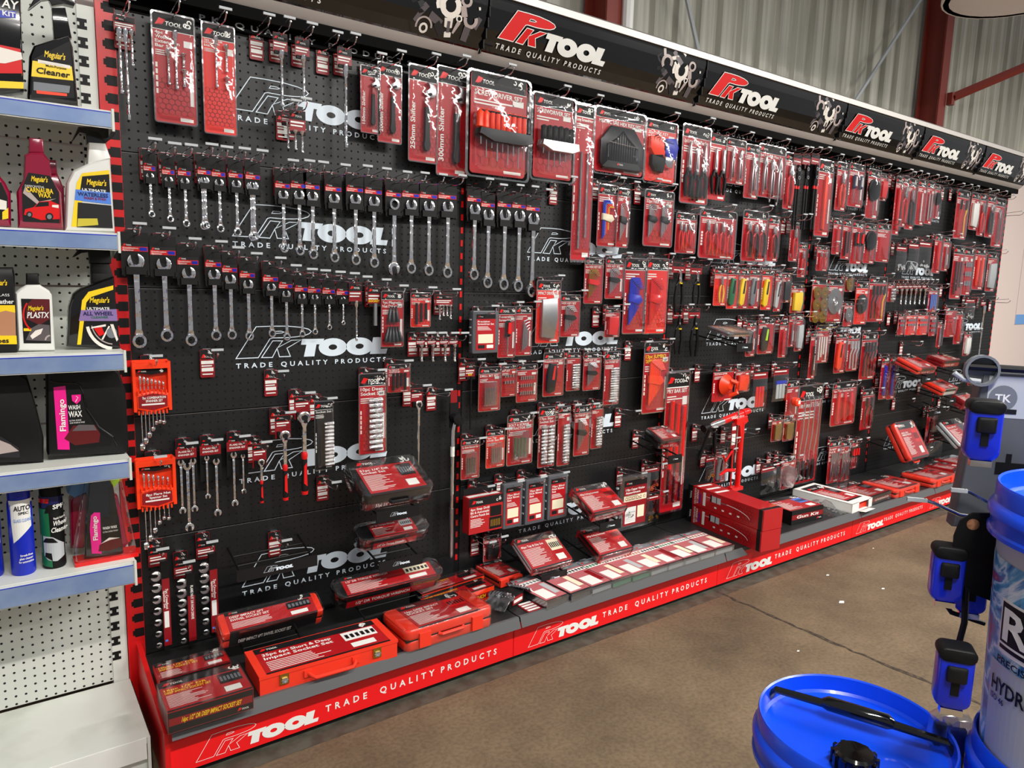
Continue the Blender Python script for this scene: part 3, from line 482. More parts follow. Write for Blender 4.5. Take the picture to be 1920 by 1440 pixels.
def k_card(r,w,h,o):
    m=o.get('m','cardred'); card(r,w,h,o.get('T',''),m,o.get('tc','white'),vert=o.get('v',0),ts=o.get('ts'),rows=o.get('rows',3)); c=o.get('c','rods'); n=o.get('n',3); d=o.get('d',.022); x=w; z0=-h*.3; H=h*.62
    if c=='rods': 
        for i in range(n): l=H*(1-.12*(i%3)); MB().tube([((i-(n-1)/2)*w*.7/n,-.009,z0),((i-(n-1)/2)*w*.7/n,-.009,z0-l)],min(.005,w*.28/n),o.get('cm','steel'),8).build(o.get('nm','rod'),r)
    elif c=='ext': rods(r,o['xs'],0,[],.0065); [shared('extchrome',ext_mesh,'extension_bar',r,(a,-.011,b),(q/.037,q/.037,l)) for a,b,l,q in o['e']]
    elif c=='shifter':
        L=h*.72; mb=MB(); mb.M=Matrix.Translation((w*.12,-.012,-h*.16))@Matrix.Scale(L,4); mb.M=mb.M@Matrix.Rotation(-.3,4,'Y')
        mb.prism([(-.02,0),(.04,-.01),(.09,-.07),(.095,-.14),(.07,-.2),(.02,-.24),(-.05,-.22),(-.075,-.16),(-.1,-.17),(-.105,-.12),(-.03,-.1),(0,-.085),(.01,-.04)],-.025,.02,'steel',.008); mb.lathe([(.022,-.03),(.022,.03)],'darksteel',10,(-.035,-.018,-.175),'x'); mb.build('adjustable_head',r,'dull steel head')
        mb=MB(); mb.M=Matrix.Translation((w*.08,-.012,-h*.16))@Matrix.Scale(L,4); mb.prism([(-.02,-.22),(.04,-.22),(.035,-.35),(.03,-.4),(-.03,-.4),(-.03,-.3)],-.02,.02,'darkred',.008); mb.prism([(-.035,-.36),(.035,-.36),(.04,-.8),(.055,-.93),(.04,-.99),(0,-1.01),(-.04,-.99),(-.055,-.93),(-.04,-.8)],-.035,.025,'blacksat',.012); mb.build('handle',r,'black grip')
    elif c=='sockets':
        k=o.get('k',10); col=o.get('cols',1); sw=w*(.5 if col==1 else .34); hh=H*1.05/k
        for cc in range(col):
            xc=(o.get('cx',.12)*w if col==1 else (cc-.5)*w*.42)
            ra=MB().box(xc-.003,xc+.003,-.006,-.002,z0-H,z0,'black').build('rail',r)
            for i in range(k): shared('sock'+o.get('cm','chrome'),(lambda:socket_mesh()) if o.get('cm','chrome')=='chrome' else (lambda:MB().lathe([(.3,-.5),(.36,-.46),(.42,0),(.42,.5),(.3,.5)],o['cm'],12,ax='x')),'socket',ra,(xc,-.011,z0-hh*(i+.4)),(sw,hh*1.05,hh*1.05))
    elif c=='hex': hexkeys(r,w*.8,h*.66,-h*.24,o.get('n',6),o.get('cm','steel'),o.get('hm','blacksat'))
    elif c=='hex2': hexkeys(r,w*.4,h*.62,-h*.24,6,'steel','blacksat',-w*.22); hexkeys(r,w*.4,h*.62,-h*.24,6,'steel','blacksat',w*.22)
    elif c=='hexlong': 
        for i in range(4): MB().tube([(w*(-.1+.1*i),-.01,-h*(.9-.03*i)),(w*(-.05+.08*i),-.01,-h*(.3+.06*i)),(w*(.3),-.01,-h*(.26+.06*i))],.003,'steel',6).build('hex_key',r)
    elif c in('pliers','lock','long','side'):
        for i in range(n): pliers(r,(i-(n-1)/2)*w*.82/n,-h*.22+((i%2)*-.04*h if n>2 else 0),h*.7*(1-o.get('dec',0)*i),{'pliers':'std'}.get(c,c),o.get('g','red'),tip=o.get('tip','steel'),spread=min(1.2,w*.36/n/(h*.08)),grip2=o.get('g2'),name='locking_pliers' if c=='lock' else 'pliers')
    elif c=='sd':
        for i in range(n):
            x=(i-(n-1)/2)*w*.8/n; q=min(w*.3/n*1.2,.013); L=h*.66; mb=MB(); mb.M=Matrix.Translation((x,-.013,-h*.27)); up=o.get('up',0)
            mb.lathe([(q*.5,0),(q*.9,-.004),(q,-L*.12),(q*.75,-L*.3),(q,-L*.42),(q*.6,-L*.48)],o.get('g','blacksat'),10); mb.prism([(-q*.5,-L*.06),(-q*.6,-L*.38),(q*.6,-L*.4),(q*.5,-L*.05)],-q*1.05,-q*.6,o.get('g2','red')); mb.lathe([(.0028,-L*.48),(.0028,-L*.97),(.001,-L)],'chrome',8); mb.build('screwdriver',r)
    elif c=='case':
        MB().prism(rrect(w*.62,h*.56,w*.06,0,-h*.6),-.016,-.001,'cleardull',.002).build('tool_case',r,'clear lidded case')
        for i in range(n): MB().tube([((i-(n-1)/2)*w*.52/n,-.009,-h*.45-(i%2)*h*.02),((i-(n-1)/2)*w*.52/n,-.009,-h*.84)],w*.15/n,o.get('cm','darksteel'),8).build('drill_bit',r)
    elif c=='bits':
        for a in range(o.get('ro',3)):
            mb=MB()
            for i in range(n): mb.tube([((i-(n-1)/2)*w*.72/n,-.008,-h*(.3+.2*a)),((i-(n-1)/2)*w*.72/n,-.008,-h*(.4+.2*a))],w*.17/n,'chrome',6)
            mb.box(-w*.38,w*.38,-.007,-.001,-h*(.36+.2*a),-h*(.345+.2*a),'black'); mb.build('bit_row',r)
    elif c=='cones':
        for a in range(2):
            for i in range(3 if a==0 else 5):
                mb=MB(); k=(i-(2 if a else 1)); zt=-h*(.27+.36*a); mb.M=Matrix.Translation((k*w*(.1 if a else .12),-.011,zt))@Matrix.Rotation(-k*.13,4,'Y'); mb.lathe([(.0035,0),(.005,-h*.1),(.0062,-h*.11),(.0068,-h*.2),(.0075,-h*.21),(.0085,-h*.28)],'darksteel',10); mb.build('socket_adaptor',r)
    elif c=='knife':
        mb=MB(); mb.M=Matrix.Rotation(.1,4,'Y'); mb.prism([(-.2*w,-h*.25),(-.28*w,-h*.5),(-.24*w,-h*.88),(-.05*w,-h*.93),(.15*w,-h*.88),(.2*w,-h*.5),(.12*w,-h*.25)],-.016,-.002,o.get('cm','yellow'),.003); mb.prism([(-.02*w,-h*.3),(-.06*w,-h*.62),(.06*w,-h*.62),(.06*w,-h*.3)],-.019,-.014,o.get('g','gunmetal')); mb.build('knife',r)
    elif c=='pry':
        for i in range(n):
            x=(i-(n-1)/2)*w*.8/n; q=min(.012,w*.36/n); a=.5 if o.get('half') else .96; mb=MB(); cm=o.get('cm','red')
            zz=-h*.2-h*.02*i
            if o.get('half'): mb.tube([(x,-.014,zz),(x,-.015,zz-h*(.3+.06*(n-i)))],[q*.9,q],cm,10).build('handle',r); MB().box(x-q*.45,x+q*.45,-.018,-.01,-h*.93,zz-h*.3,'gunmetal').build('blade',r)
            else: mb.prism([(x-q,zz),(x-q*1.1,-h*.5),(x-q*.8,-h*.9),(x+q*.6,-h*.92),(x+q*.9,-h*.5),(x+q,zz-h*.03)],-.015,-.003,cm,.003).build('lever',r)
    elif c=='cbar':
        for i in range(n):
            x=(i-(n-1)/2)*w*.8/n; mb=MB(); mb.tube([(x-w*.03,-.012,-h*.12),(x+w*.05,-.014,-h*.16),(x+w*.04,-.012,-h*.5),(x-w*.03,-.013,-h*.66),(x-w*.02,-.012,-h*.8)],.0045,'chrome',8); mb.build('removal_bar',r); MB().lathe([(.009,-h*.76),(.011,-h*.8),(.011,-h*.95),(.006,-h*.97)],'clearrim' if o.get('cg') else 'darksteel',12,(x-w*.02,-.012,0)).build('handle',r)
    elif c=='brush':
        for i in range(n):
            x=(i-(n-1)/2)*w*.8/n; mb=MB(); mb.tube([(x,-.01,-h*.2),(x+.006,-.016,-h*.4),(x-.002,-.01,-h*.55),(x,-.01,-h*.93)],[.004,.006,.0045,.004],['steel','blacksat','darksteel','red','yellow'][(i+o.get('co',0))%5] if not o.get('cm') else o['cm'],8).build('handle',r)
            MB().box(x-.005,x+.005,-.02,-.008,-h*.4,-h*.2,o.get('bm','gunmetal')).build('bristles',r)
    elif c=='mirror':
        MB().lathe([(0,.004),(w*.42,.004),(w*.46,.0),(w*.46,-.008),(w*.40,-.009)],'black',24,(0,-.012,-h*.42),'y').build('mirror_frame',r); MB().lathe([(0,.0),(w*.4,.0)],'chrome',24,(0,-.0175,-h*.42),'y').build('mirror_glass',r); MB().tube([(0,-.012,-h*.6),(0,-.012,-h*.95)],.003,'chrome',8).build('stem',r)
    elif c=='wheel':
        for i in range(n):
            zc=-h*(.52 if n==1 else .35+.27*(i//2)); xc=0 if n==1 else (i%2-.5)*w*.44; R=w*.42 if n==1 else w*.22
            MB().lathe([(0,.002),(R*.16,.006),(R*.2,.012),(R*.3,.004),(R*.36,.009),(R,.007),(R*.99,.0),(0,0)],o.get('cm','steel'),26,(xc,-.004,zc),'y').build('wire_wheel',r)
    elif c=='disc': MB().lathe([(0,.0),(w*.5,.0),(w*.44,.03),(w*.3,.036)],'cleardull',20,(0,-.002,-h*.6),'y').build('cup',r)
    elif c=='tapeball':
        mb=MB(); mb.lathe([(0,.03),(.02,.03),(.026,.024),(.026,0),(0,0)],'orange',20,(.0,-.02,-h*.5),'y').build('tape_case',r); MB().quad(-.008,.012,-h*.5-.01,-h*.5+.012,-.051,'white').build('sticker',r)
    elif c=='shape': MB().prism([(-w*.34,-h*.3),(-w*.34,-h*.9),(w*.2,-h*.93),(w*.34,-h*.6),(w*.3,-h*.27)],-.02,-.002,o.get('cm','yellow'),.003).build(o.get('nm','tool_body'),r)
    if not o.get('nb'): blister(r,w,h,d,rim=w>.03)
def k_gcase(r,w,h,o):
    gc=MB().prism(rrect(w,h,.006,0,-h/2),-.03,-.002,'slateclear' if not o.get('cl') else 'cleardull',.003).build('grey_case',r)
    mb=MB(); W,H=w*.74,h*.84; y=-.0312; mb.poly(rrect(W,H,.003,0,-h*.5)[::-1],y,'cardred' if not o.get('cl') else 'darkred'); mb.quad(-W/2,W/2,-h*.08-H*.13,-h*.08,y-.0003,'charcoal'); minilogo(mb,-W*.42,-h*.08-H*.065,H*.045,y-.0006)
    z=-h*.08-H*.2
    for l in o.get('T','').split('|'): mb.text(l,-W*.44,z,H*.05,'white',y-.0006,al='l',bold=True,fit=min(W*.85,len(l)*H*.045)); z-=H*.07
    for i in range(4): mb.quad(-W*.44,W*(.1+.06*i),z-H*.012,z,y-.0006,'white'); z-=H*.03
    if o.get('cl'):
        mb.quad(-W*.5,W*.5,-h*.47,-h*.36,y-.0006,'cream')
        for i in range(6): mb.add([(W*(-.4+.16*i)+h*.03*math.cos(a),y-.0009,-h*.415+h*.03*math.sin(a)) for a in [k*PI/5 for k in range(10)]][::-1],[tuple(range(10))],'copper'); mb.add([(W*(-.4+.16*i)+h*.018*math.cos(a),y-.0011,-h*.415+h*.018*math.sin(a)) for a in [k*PI/5 for k in range(10)]][::-1],[tuple(range(10))],'cream')
        mb.quad(-W*.42,W*.05,-h*.88,-h*.58,y-.0006,'white').quad(W*.12,W*.42,-h*.8,-h*.58,y-.0006,'cream')
        for i in range(9): mb.quad(-W*.4,W*.03,-h*.6-h*.03*i-.001,-h*.6-h*.03*i,y-.0009,'grey')
    else: mb.quad(-W*.4,W*.38,-h*.76,-h*.55,y-.0006,'cream').quad(W*.05,W*.4,-h*.88,-h*.8,y-.0006,'white').quad(-W*.4,-W*.05,-h*.88,-h*.8,y-.0006,'charcoal')
    mb.build('label_card',r)
    for i in range(4): MB().box(-w*.54,-w*.49,-.02,-.01,-h*(.22+.18*i),-h*(.19+.18*i),'lightgrey').build('hinge',gc)
def k_sbox(r,w,h,o):
    d=.05; MB().box(-w/2,w/2,-d,-.001,-h,-h*.16,'boxred').prism([(-w/2,-h*.16),(-w/2,0),(w/2,0),(w/2,-h*.16)],-.003,-.001,'black').build('carton',r); mb=MB(); y=-d-.0004
    mb.quad(-w*.5,w*.5,-h*.36,-h*.16,y,'charcoal'); minilogo(mb,-w*.43,-h*.26,h*.08,y-.0003); spray_art(mb,w*.36,-h*.25,h*.12,y-.0003); z=-h*.42
    for l in o['T'].split('|'): mb.text(l,-w*.46,z,h*.055,'white',y-.0003,al='l',bold=True,fit=w*.55); z-=h*.078
    for i in range(6): mb.quad(-w*.46,-w*.46+w*(.3+.03*(i*3%5)),z-h*.015,z,y-.0003,'white'); z-=h*.035
    mb.quad(w*.12,w*.46,-h*.66,-h*.42,y-.0003,'gunmetal').quad(w*.1,w*.48,-h*.96,-h*.68,y-.0003,'black')
    for i in range(6): mb.quad(w*(.14+.052*i),w*(.17+.052*i),-h*.9,-h*.74,y-.0006,'brass')
    mb.build('front_print',r); mb=MB(); mb.quad(-w*.46,w*.46,-.002,.002,0,'white'); mb.M=Matrix.Rotation(0,4,'X'); mb.v=[(a,-d*.5+b*6,-h*.16+.0005) for a,_,b in mb.v]; mb.build('top_print',r)
def k_bag(r,w,h,o):
    mb=MB(); hh=h*.28; mb.prism(rrect(w,hh,.002,0,-hh/2),-.002,0,'darkred'); mb.quad(-w*.49,w*.49,-hh*.45,-.001,-.0024,'charcoal'); minilogo(mb,-w*.42,-hh*.24,hh*.18,-.0028); mb.quad(-w*.44,w*.35,-hh*.7,-hh*.58,-.0028,'white'); mb.build('header_card',r)
    cm=o.get('cm','copper'); rn=random.Random(int(h*1e5))
    if o.get('strip'): 
        for i in range(3): MB().box(-w*.3+i*w*.2,-w*.14+i*w*.2,-.008,-.004,-h*.92,-h*.45,cm).build('strip',r)
        if o.get('cap'): MB().box(-w*.34,w*.34,-.0095,-.003,-h*.52,-h*.43,o['cap']).build('tie_band',r)
    else:
        for i in range(o.get('n',9)): x=rn.uniform(-.32,.32)*w; z=-h*rn.uniform(.72,.93); R=min(w*.14,.007); mb=MB(); annulus(mb,x,z,R,R*.55,-.012-.002*(i%3),-.009-.002*(i%3),cm,10); mb.build(o.get('nm','washer'),r)
    mb=MB(); n=6; v=[];f=[]
    for i in range(n+1):
        t=i/n; z=-hh*.9-(h-hh*.9)*t; b=.004+.016*math.sin(PI*min(1,t*1.05))
        for x in (-.5,-.2,.2,.5): v.append((x*w,-b*(1 if abs(x)<.4 else .2)-.001+rn.uniform(-.002,.001),z))
    for i in range(n):
        for j in range(3): f.append((i*4+j+4,i*4+j+5,i*4+j+1,i*4+j))
    mb.add(v,f,'clear').build('plastic_bag',r,'clear bag')
def k_holder(r,w,h,o):
    hb=o['hb']; w2=w*.5; mb=MB(); out=[(-w*.46,0),(w*.46,0),(w*.5,-.012),(w*.5,-hb*.88),(w*.4,-hb),(-w*.4,-hb),(-w*.5,-hb*.88),(-w*.5,-.012)]; mb.prism(out,-.004,0,'orange'); mb.box(-w*.5,-w*.42,-.03,0,-hb*.95,-.004,'orange').box(w*.42,w*.5,-.03,0,-hb*.95,-.004,'orange').box(-w*.42,w*.42,-.03,0,-.025,-.008,'orange')
    mb.prism([(-w*.42,-hb*.62),(-w*.42,-hb*.9),(0,-hb*.97),(w*.42,-hb*.9),(w*.42,-hb*.62),(0,-hb*.57)],-.032,-.022,'orange',.003)
    for i in range(8): mb.box(w*(-.4+.105*i),w*(-.365+.105*i),-.036,-.02,-hb,-hb*.93,'orange').box(w*(-.4+.105*i),w*(-.365+.105*i),-.036,-.02,-hb*.62,-hb*.56,'orange')
    mb.build('plastic_holder',r,'bright orange holder'); mb=MB(); mb.prism([(-w*.4,-hb*.16),(-w*.4,-hb*.23),(0,-hb*.27),(w*.4,-hb*.23),(w*.4,-hb*.16)],-.02,-.006,'black'); minilogo(mb,-w*.36,-hb*.2,hb*.04,-.021); spray_art(mb,w*.3,-hb*.2,hb*.09,-.021)
    mb.poly([(-w*.38,-hb*.66),(-w*.38,-hb*.87),(0,-hb*.93),(w*.38,-hb*.87),(w*.38,-hb*.66),(0,-hb*.61)],-.0328,'darkred')
    for i,l in enumerate(o['T'].split('|')): mb.text(l,.003,-hb*(.69+.06*i),hb*.045,'white',-.0336,bold=True,fit=w*(.62 if i==0 else .45))
    mb.quad(-w*.3,w*.3,-hb*.83,-hb*.8,-.0336,'white'); mb.build('label_print',r)
    n=o['n']
    for i in range(n):
        t=i/(n-1); L=(h-hb*.32)*(1-.42*min(1,t*1.4)); shared('thin',thin_spanner,'spanner',r,(w*(-.3+.6*t),-.018,-hb*.3-hb*.12*t),(.1+L*.5,.11,L),(0,0,0),'chrome spanner edge-on')
def k_flare(r,w,h,o):
    n=o.get('n',2); hc=.045; mb=MB(); mb.prism(rrect(w,hc+h*.35,.002,0,-(hc+h*.35)/2),-.001,0,'black'); mb.quad(-w*.49,w*.49,-hc,-hc*.3,-.0015,'darkred'); minilogo(mb,-w*.42,-hc*.2,.006,-.002); mb.text('FLARE NUT',0,-hc*.52,.006,'white',-.002,bold=True,fit=w*.7).text('SPANNER SET',0,-hc*.75,.006,'white',-.002,bold=True,fit=w*.75); mb.box(-w*.4,w*.4,-.008,0,-hc-h*.1,-hc-h*.08,'black').build('hanger_card',r)
    for i in range(n): L=(h-hc)*(1-.12*abs(i-1)-.1*(i%2==0)*(n==3)) if n==3 else (h-hc)*(.98 if i==o.get('big',0) else .72); shared('flare',flare_mesh,'flare_spanner',r,((i-(n-1)/2)*w*.85/n,-.008-.003*(i%2),-hc-(.01*(i%2))),(L*.95,L,L))
def k_ratchet(r,w,h,o):
    hc=o.get('hc',.05); mb=MB(); mb.prism(rrect(w,hc*1.6,.002,0,-hc*.8),-.0015,0,'darkred'); mb.quad(-w*.49,w*.49,-hc*.4,-.002,-.002,'charcoal'); minilogo(mb,-w*.42,-hc*.2,hc*.14,-.0025); mb.quad(-w*.4,w*.4,-hc*.6,-hc*.5,-.0025,'white').quad(-w*.4,w*.2,-hc*.75,-hc*.68,-.0025,'white'); mb.box(-w*.4,w*.4,-.012,-.001,-hc*1.6,-hc*1.1,'black'); mb.build('header_card',r)
    L=h-hc*.9
    if o.get('slim'): shared('ratchet',ratchet_mesh,'ratchet_head',r,(0,-.018,-hc*.9),(L*.5,L*.4,L*.5)); MB().tube([(0,-.018,-hc*.9-L*.22),(0,-.018,-h)],.0045,'chrome',10).build('shaft',r); return
    shared('ratchet',ratchet_mesh,'ratchet_head',r,(0,-.018,-hc*.9),(L,L*.8,L)); shared('grip',grip_mesh,'grip',r,(0,-.018,-hc*.9),(L,L,L),label='black and red soft grip')
def k_crow(r,w,h,o):
    mb=MB(); hc=.05; mb.prism(rrect(w,hc,.002,0,-hc/2),-.0015,0,'black'); mb.quad(-w*.48,w*.48,-hc*.95,-hc*.5,-.002,'darkred'); minilogo(mb,-w*.4,-hc*.3,.006,-.0022); mb.quad(-w*.4,w*.3,-hc*.72,-hc*.64,-.0024,'white').quad(-w*.4,w*.4,-hc*.88,-hc*.8,-.0024,'white'); mb.build('header_card',r)
    x0=w*.08 ; mb=MB(); mb.box(x0,w*.5,-.02,-.002,-h,-hc*.9,'black'); mb.quad(x0+.001,w*.49,-h*.96,-h*(.3 if not o.get('alt') else .42),-.0205,'darkred'); mb.text('7pc Crowfoot' if not o.get('alt') else 'FLARE NUT 3/8 INCH DRIVE',w*.33,-h*.5,.008,'white',-.021,vert=-1,bold=True,fit=h*.2 if not o.get('alt') else h*.4)
    if not o.get('alt'): mb.text('Spanner Set',w*.2,-h*.5,.006,'white',-.021,vert=-1,bold=True,fit=h*.17); mb.quad(x0+.004,w*.4,-h*.78,-h*.62,-.021,'white').quad(x0+.004,w*.3,-h*.92,-h*.9,-.021,'lightblue')
    mb.build('spine_card',r,'red printed spine')
    n=7
    for i in range(n):
        R=w*(.30-.022*i); def_=lambda:MB().prism(jaw_outline(1,.95,0),-.25,.25,'chrome',.08)
        shared('crow',def_,'crowfoot_spanner',r,(-w*.16,-.012,-h*(.27+.68*(i/(n-1)))),(R,R*.8,R),(0,-PI/2+.2,0))
def k_bigsd(r,w,h,o):
    """large clamshell of screwdrivers standing in a moulded rack"""
    card(r,w*.9,h*.97,o.get('T',''),'cardred',rows=2); c=o['g']; n=o['n']
    for i in range(n):
        x=(i-(n-1)/2)*w*.78/n; zt=-h*.36-(.0 if o.get('fine') else (.03*h*abs(i-n/2)/n)); zb=-h*.56; q=w*.3/n*1.1
        mb=MB(); mb.lathe([(q*.5,zt),(q,zt-.004),(q*.9,(zt+zb)/2),(q,zb+.01),(q*.6,zb)],c,10,(x,-.03,0)); mb.lathe([(q*1.02,zt-.012),(q*1.02,zt-.006)],'black',10,(x,-.03,0)); mb.lathe([(.0022 if i%3 else .0034,zb),(.0022 if i%3 else .0034,-h*(.7+.22*((i*5)%n)/n))],'chrome',8,(x,-.03,0)); mb.build('screwdriver',r)
    if o.get('fine'):
        for x,s in ((-.38,1),(-.28,.8),(.4,.8)): MB().lathe([(.006,0),(.014*s,-.01),(.012*s,-.04),(.015*s,-.06),(.007,-.066)],'orange' if x<0 else 'gunmetal',12,(w*x,-.035,-h*.38)).build('screwdriver',r)
    mb=MB(); mb.prism([(-w*.4,-h*.55),(-w*.42,-h*.61),(-w*.2,-h*.67),(w*.3,-h*.67),(w*.46,-h*.63),(w*.44,-h*.55)],-.055,-.01,o.get('rk','gunmetal'),.006).build('rack',r); blister(r,w,h,.04)
def k_hexbig(r,w,h,o):
    card(r,w*.95,h*.97,o['T'],'cardred',rows=0,ts=h*.055); out=[(-w*.22,-h*.26),(-w*.42,-h*.5),(-w*.42,-h*.85),(-w*.36,-h*.92),(w*.36,-h*.92),(w*.42,-h*.85),(w*.42,-h*.5),(w*.22,-h*.26)]; MB().prism(out,-.02,-.002,'gunmetal',.004).build('key_tray',r,'dark moulded tray')
    for i in range(14):
        x=w*(-.3+.6*i/13); t=abs(i-6.5)/6.5; MB().tube([(x,-.021,-h*.82),(x,-.021,-h*(.36+.2*t)),(x*.35,-.021,-h*(.31+.14*t))],.0016+.0012*t,'blackgloss',6).build('hex_key',r)
    mb=MB(); mb.tube([(-w*.3,-.03,-h*.75),(-w*.3,-.032,-h*.52),(w*.26,-.032,-h*.55),(w*.26,-.03,-h*.75)],.0015,'chrome',6); mb.build('wire_rest',r); mb=MB(); mb.prism([(-w*.3,-h*.8),(-w*.4,-h*.9),(w*.4,-h*.9),(w*.3,-h*.8)],-.027,-.018,'charcoal',.002); minilogo(mb,-w*.12,-h*.84,.01,-.0275); mb.build('foot_strip',r); blister(r,w,h,.045)
def k_hexfan(r,w,h,o):
    card(r,w*.94,h*.97,o['T'],'cardorange',rows=1); out=lambda dx,dz,s:[(dx+s*a,dz+s*b) for a,b in ((-.5,.4),(.3,.5),(.5,.1),(.35,-.5),(-.2,-.45),(-.5,-.1))]
    for dx,dz,s,m in ((-.12,-.42,.36,'orange'),(.16,-.42,.34,'blue'),(-.1,-.68,.3,'black'),(.14,-.64,.2,'chrome')): MB().prism([(a*w*1.4,b*h) for a,b in out(dx,dz,s)],-.024,-.003,m,.003).build('key_holder',r)
    for i in range(6): MB().tube([(w*(-.3+.06*i),-.02,-h*(.45)),(w*(-.32+.08*i),-.022,-h*(.28+.012*i)),(w*(-.2+.1*i),-.022,-h*(.24+.02*i))],.003,'black',6).build('hex_key',r)
    blister(r,w,h,.03)
def k_longpl(r,w,h,o):
    mb=MB(); mb.prism(rrect(w,.06,.002,0,-.03),-.0015,0,'darkred'); mb.quad(-w*.49,w*.49,-.025,-.001,-.002,'charcoal').quad(-w*.4,w*.4,-.045,-.04,-.002,'white').build('header_card',r)
    mb=MB(); mb.prism([(-.004,-.06),(-.012,-.1),(-.01,-h*.33),(.012,-h*.33),(.014,-.09),(.004,-.062)],-.018,-.006,'blackgloss',.002); annulus(mb,.0,-.085,.011,.006,-.02,-.018,'chrome',12); annulus(mb,.004,-.13,.01,.006,-.02,-.018,'chrome',12); mb.build('jaws',r)
    for s in (-1,1): MB().tube([(s*.004,-.012,-h*.3),(s*.011,-.012,-h*.45),(s*.012,-.012,-h*.99)],[.005,.007,.006],'black',8).lathe([(.0075,-h*.42),(.0075,-h*.46)],'red',10,(s*.011,-.012,0)).build('handle',r)
def k_snap(r,w,h,o):
    mb=MB(); mb.prism(rrect(w*1.1,.05,.002,0,-.025),-.0015,0,'darkred'); mb.quad(-w*.5,w*.5,-.02,-.001,-.002,'charcoal').quad(-w*.4,w*.4,-.038,-.034,-.002,'white').build('header_card',r); pliers(r,0,-.035,h-.035,'ring','black',tip='chrome' if o.get('c') else 'darksteel',spread=1.15); MB().lathe([(.008,-.1-.003),(.008,-.1+.003)],'yellow',8,(0,-.02,0)).build('spring_cap',r)
def k_suction(r,w,h,o):
    card(r,w,h,'SUCTION LIFTER','cardred')
    MB().lathe([(.0,.034),(.02,.034),(.045,.01),(.056,0),(.0,0)],'orange',24,(.0,-.02,-h*.5),'y').build('suction_cup',r); MB().tube([(0,-.05,-h*.36),(.02,-.075,-h*.42),(.02,-.08,-h*.7),(0,-.05,-h*.8)],[.012,.013,.013,.012],'orange',8).build('handle',r)
KINDS={k[2:]:v for k,v in list(globals().items()) if k.startswith('k_')}
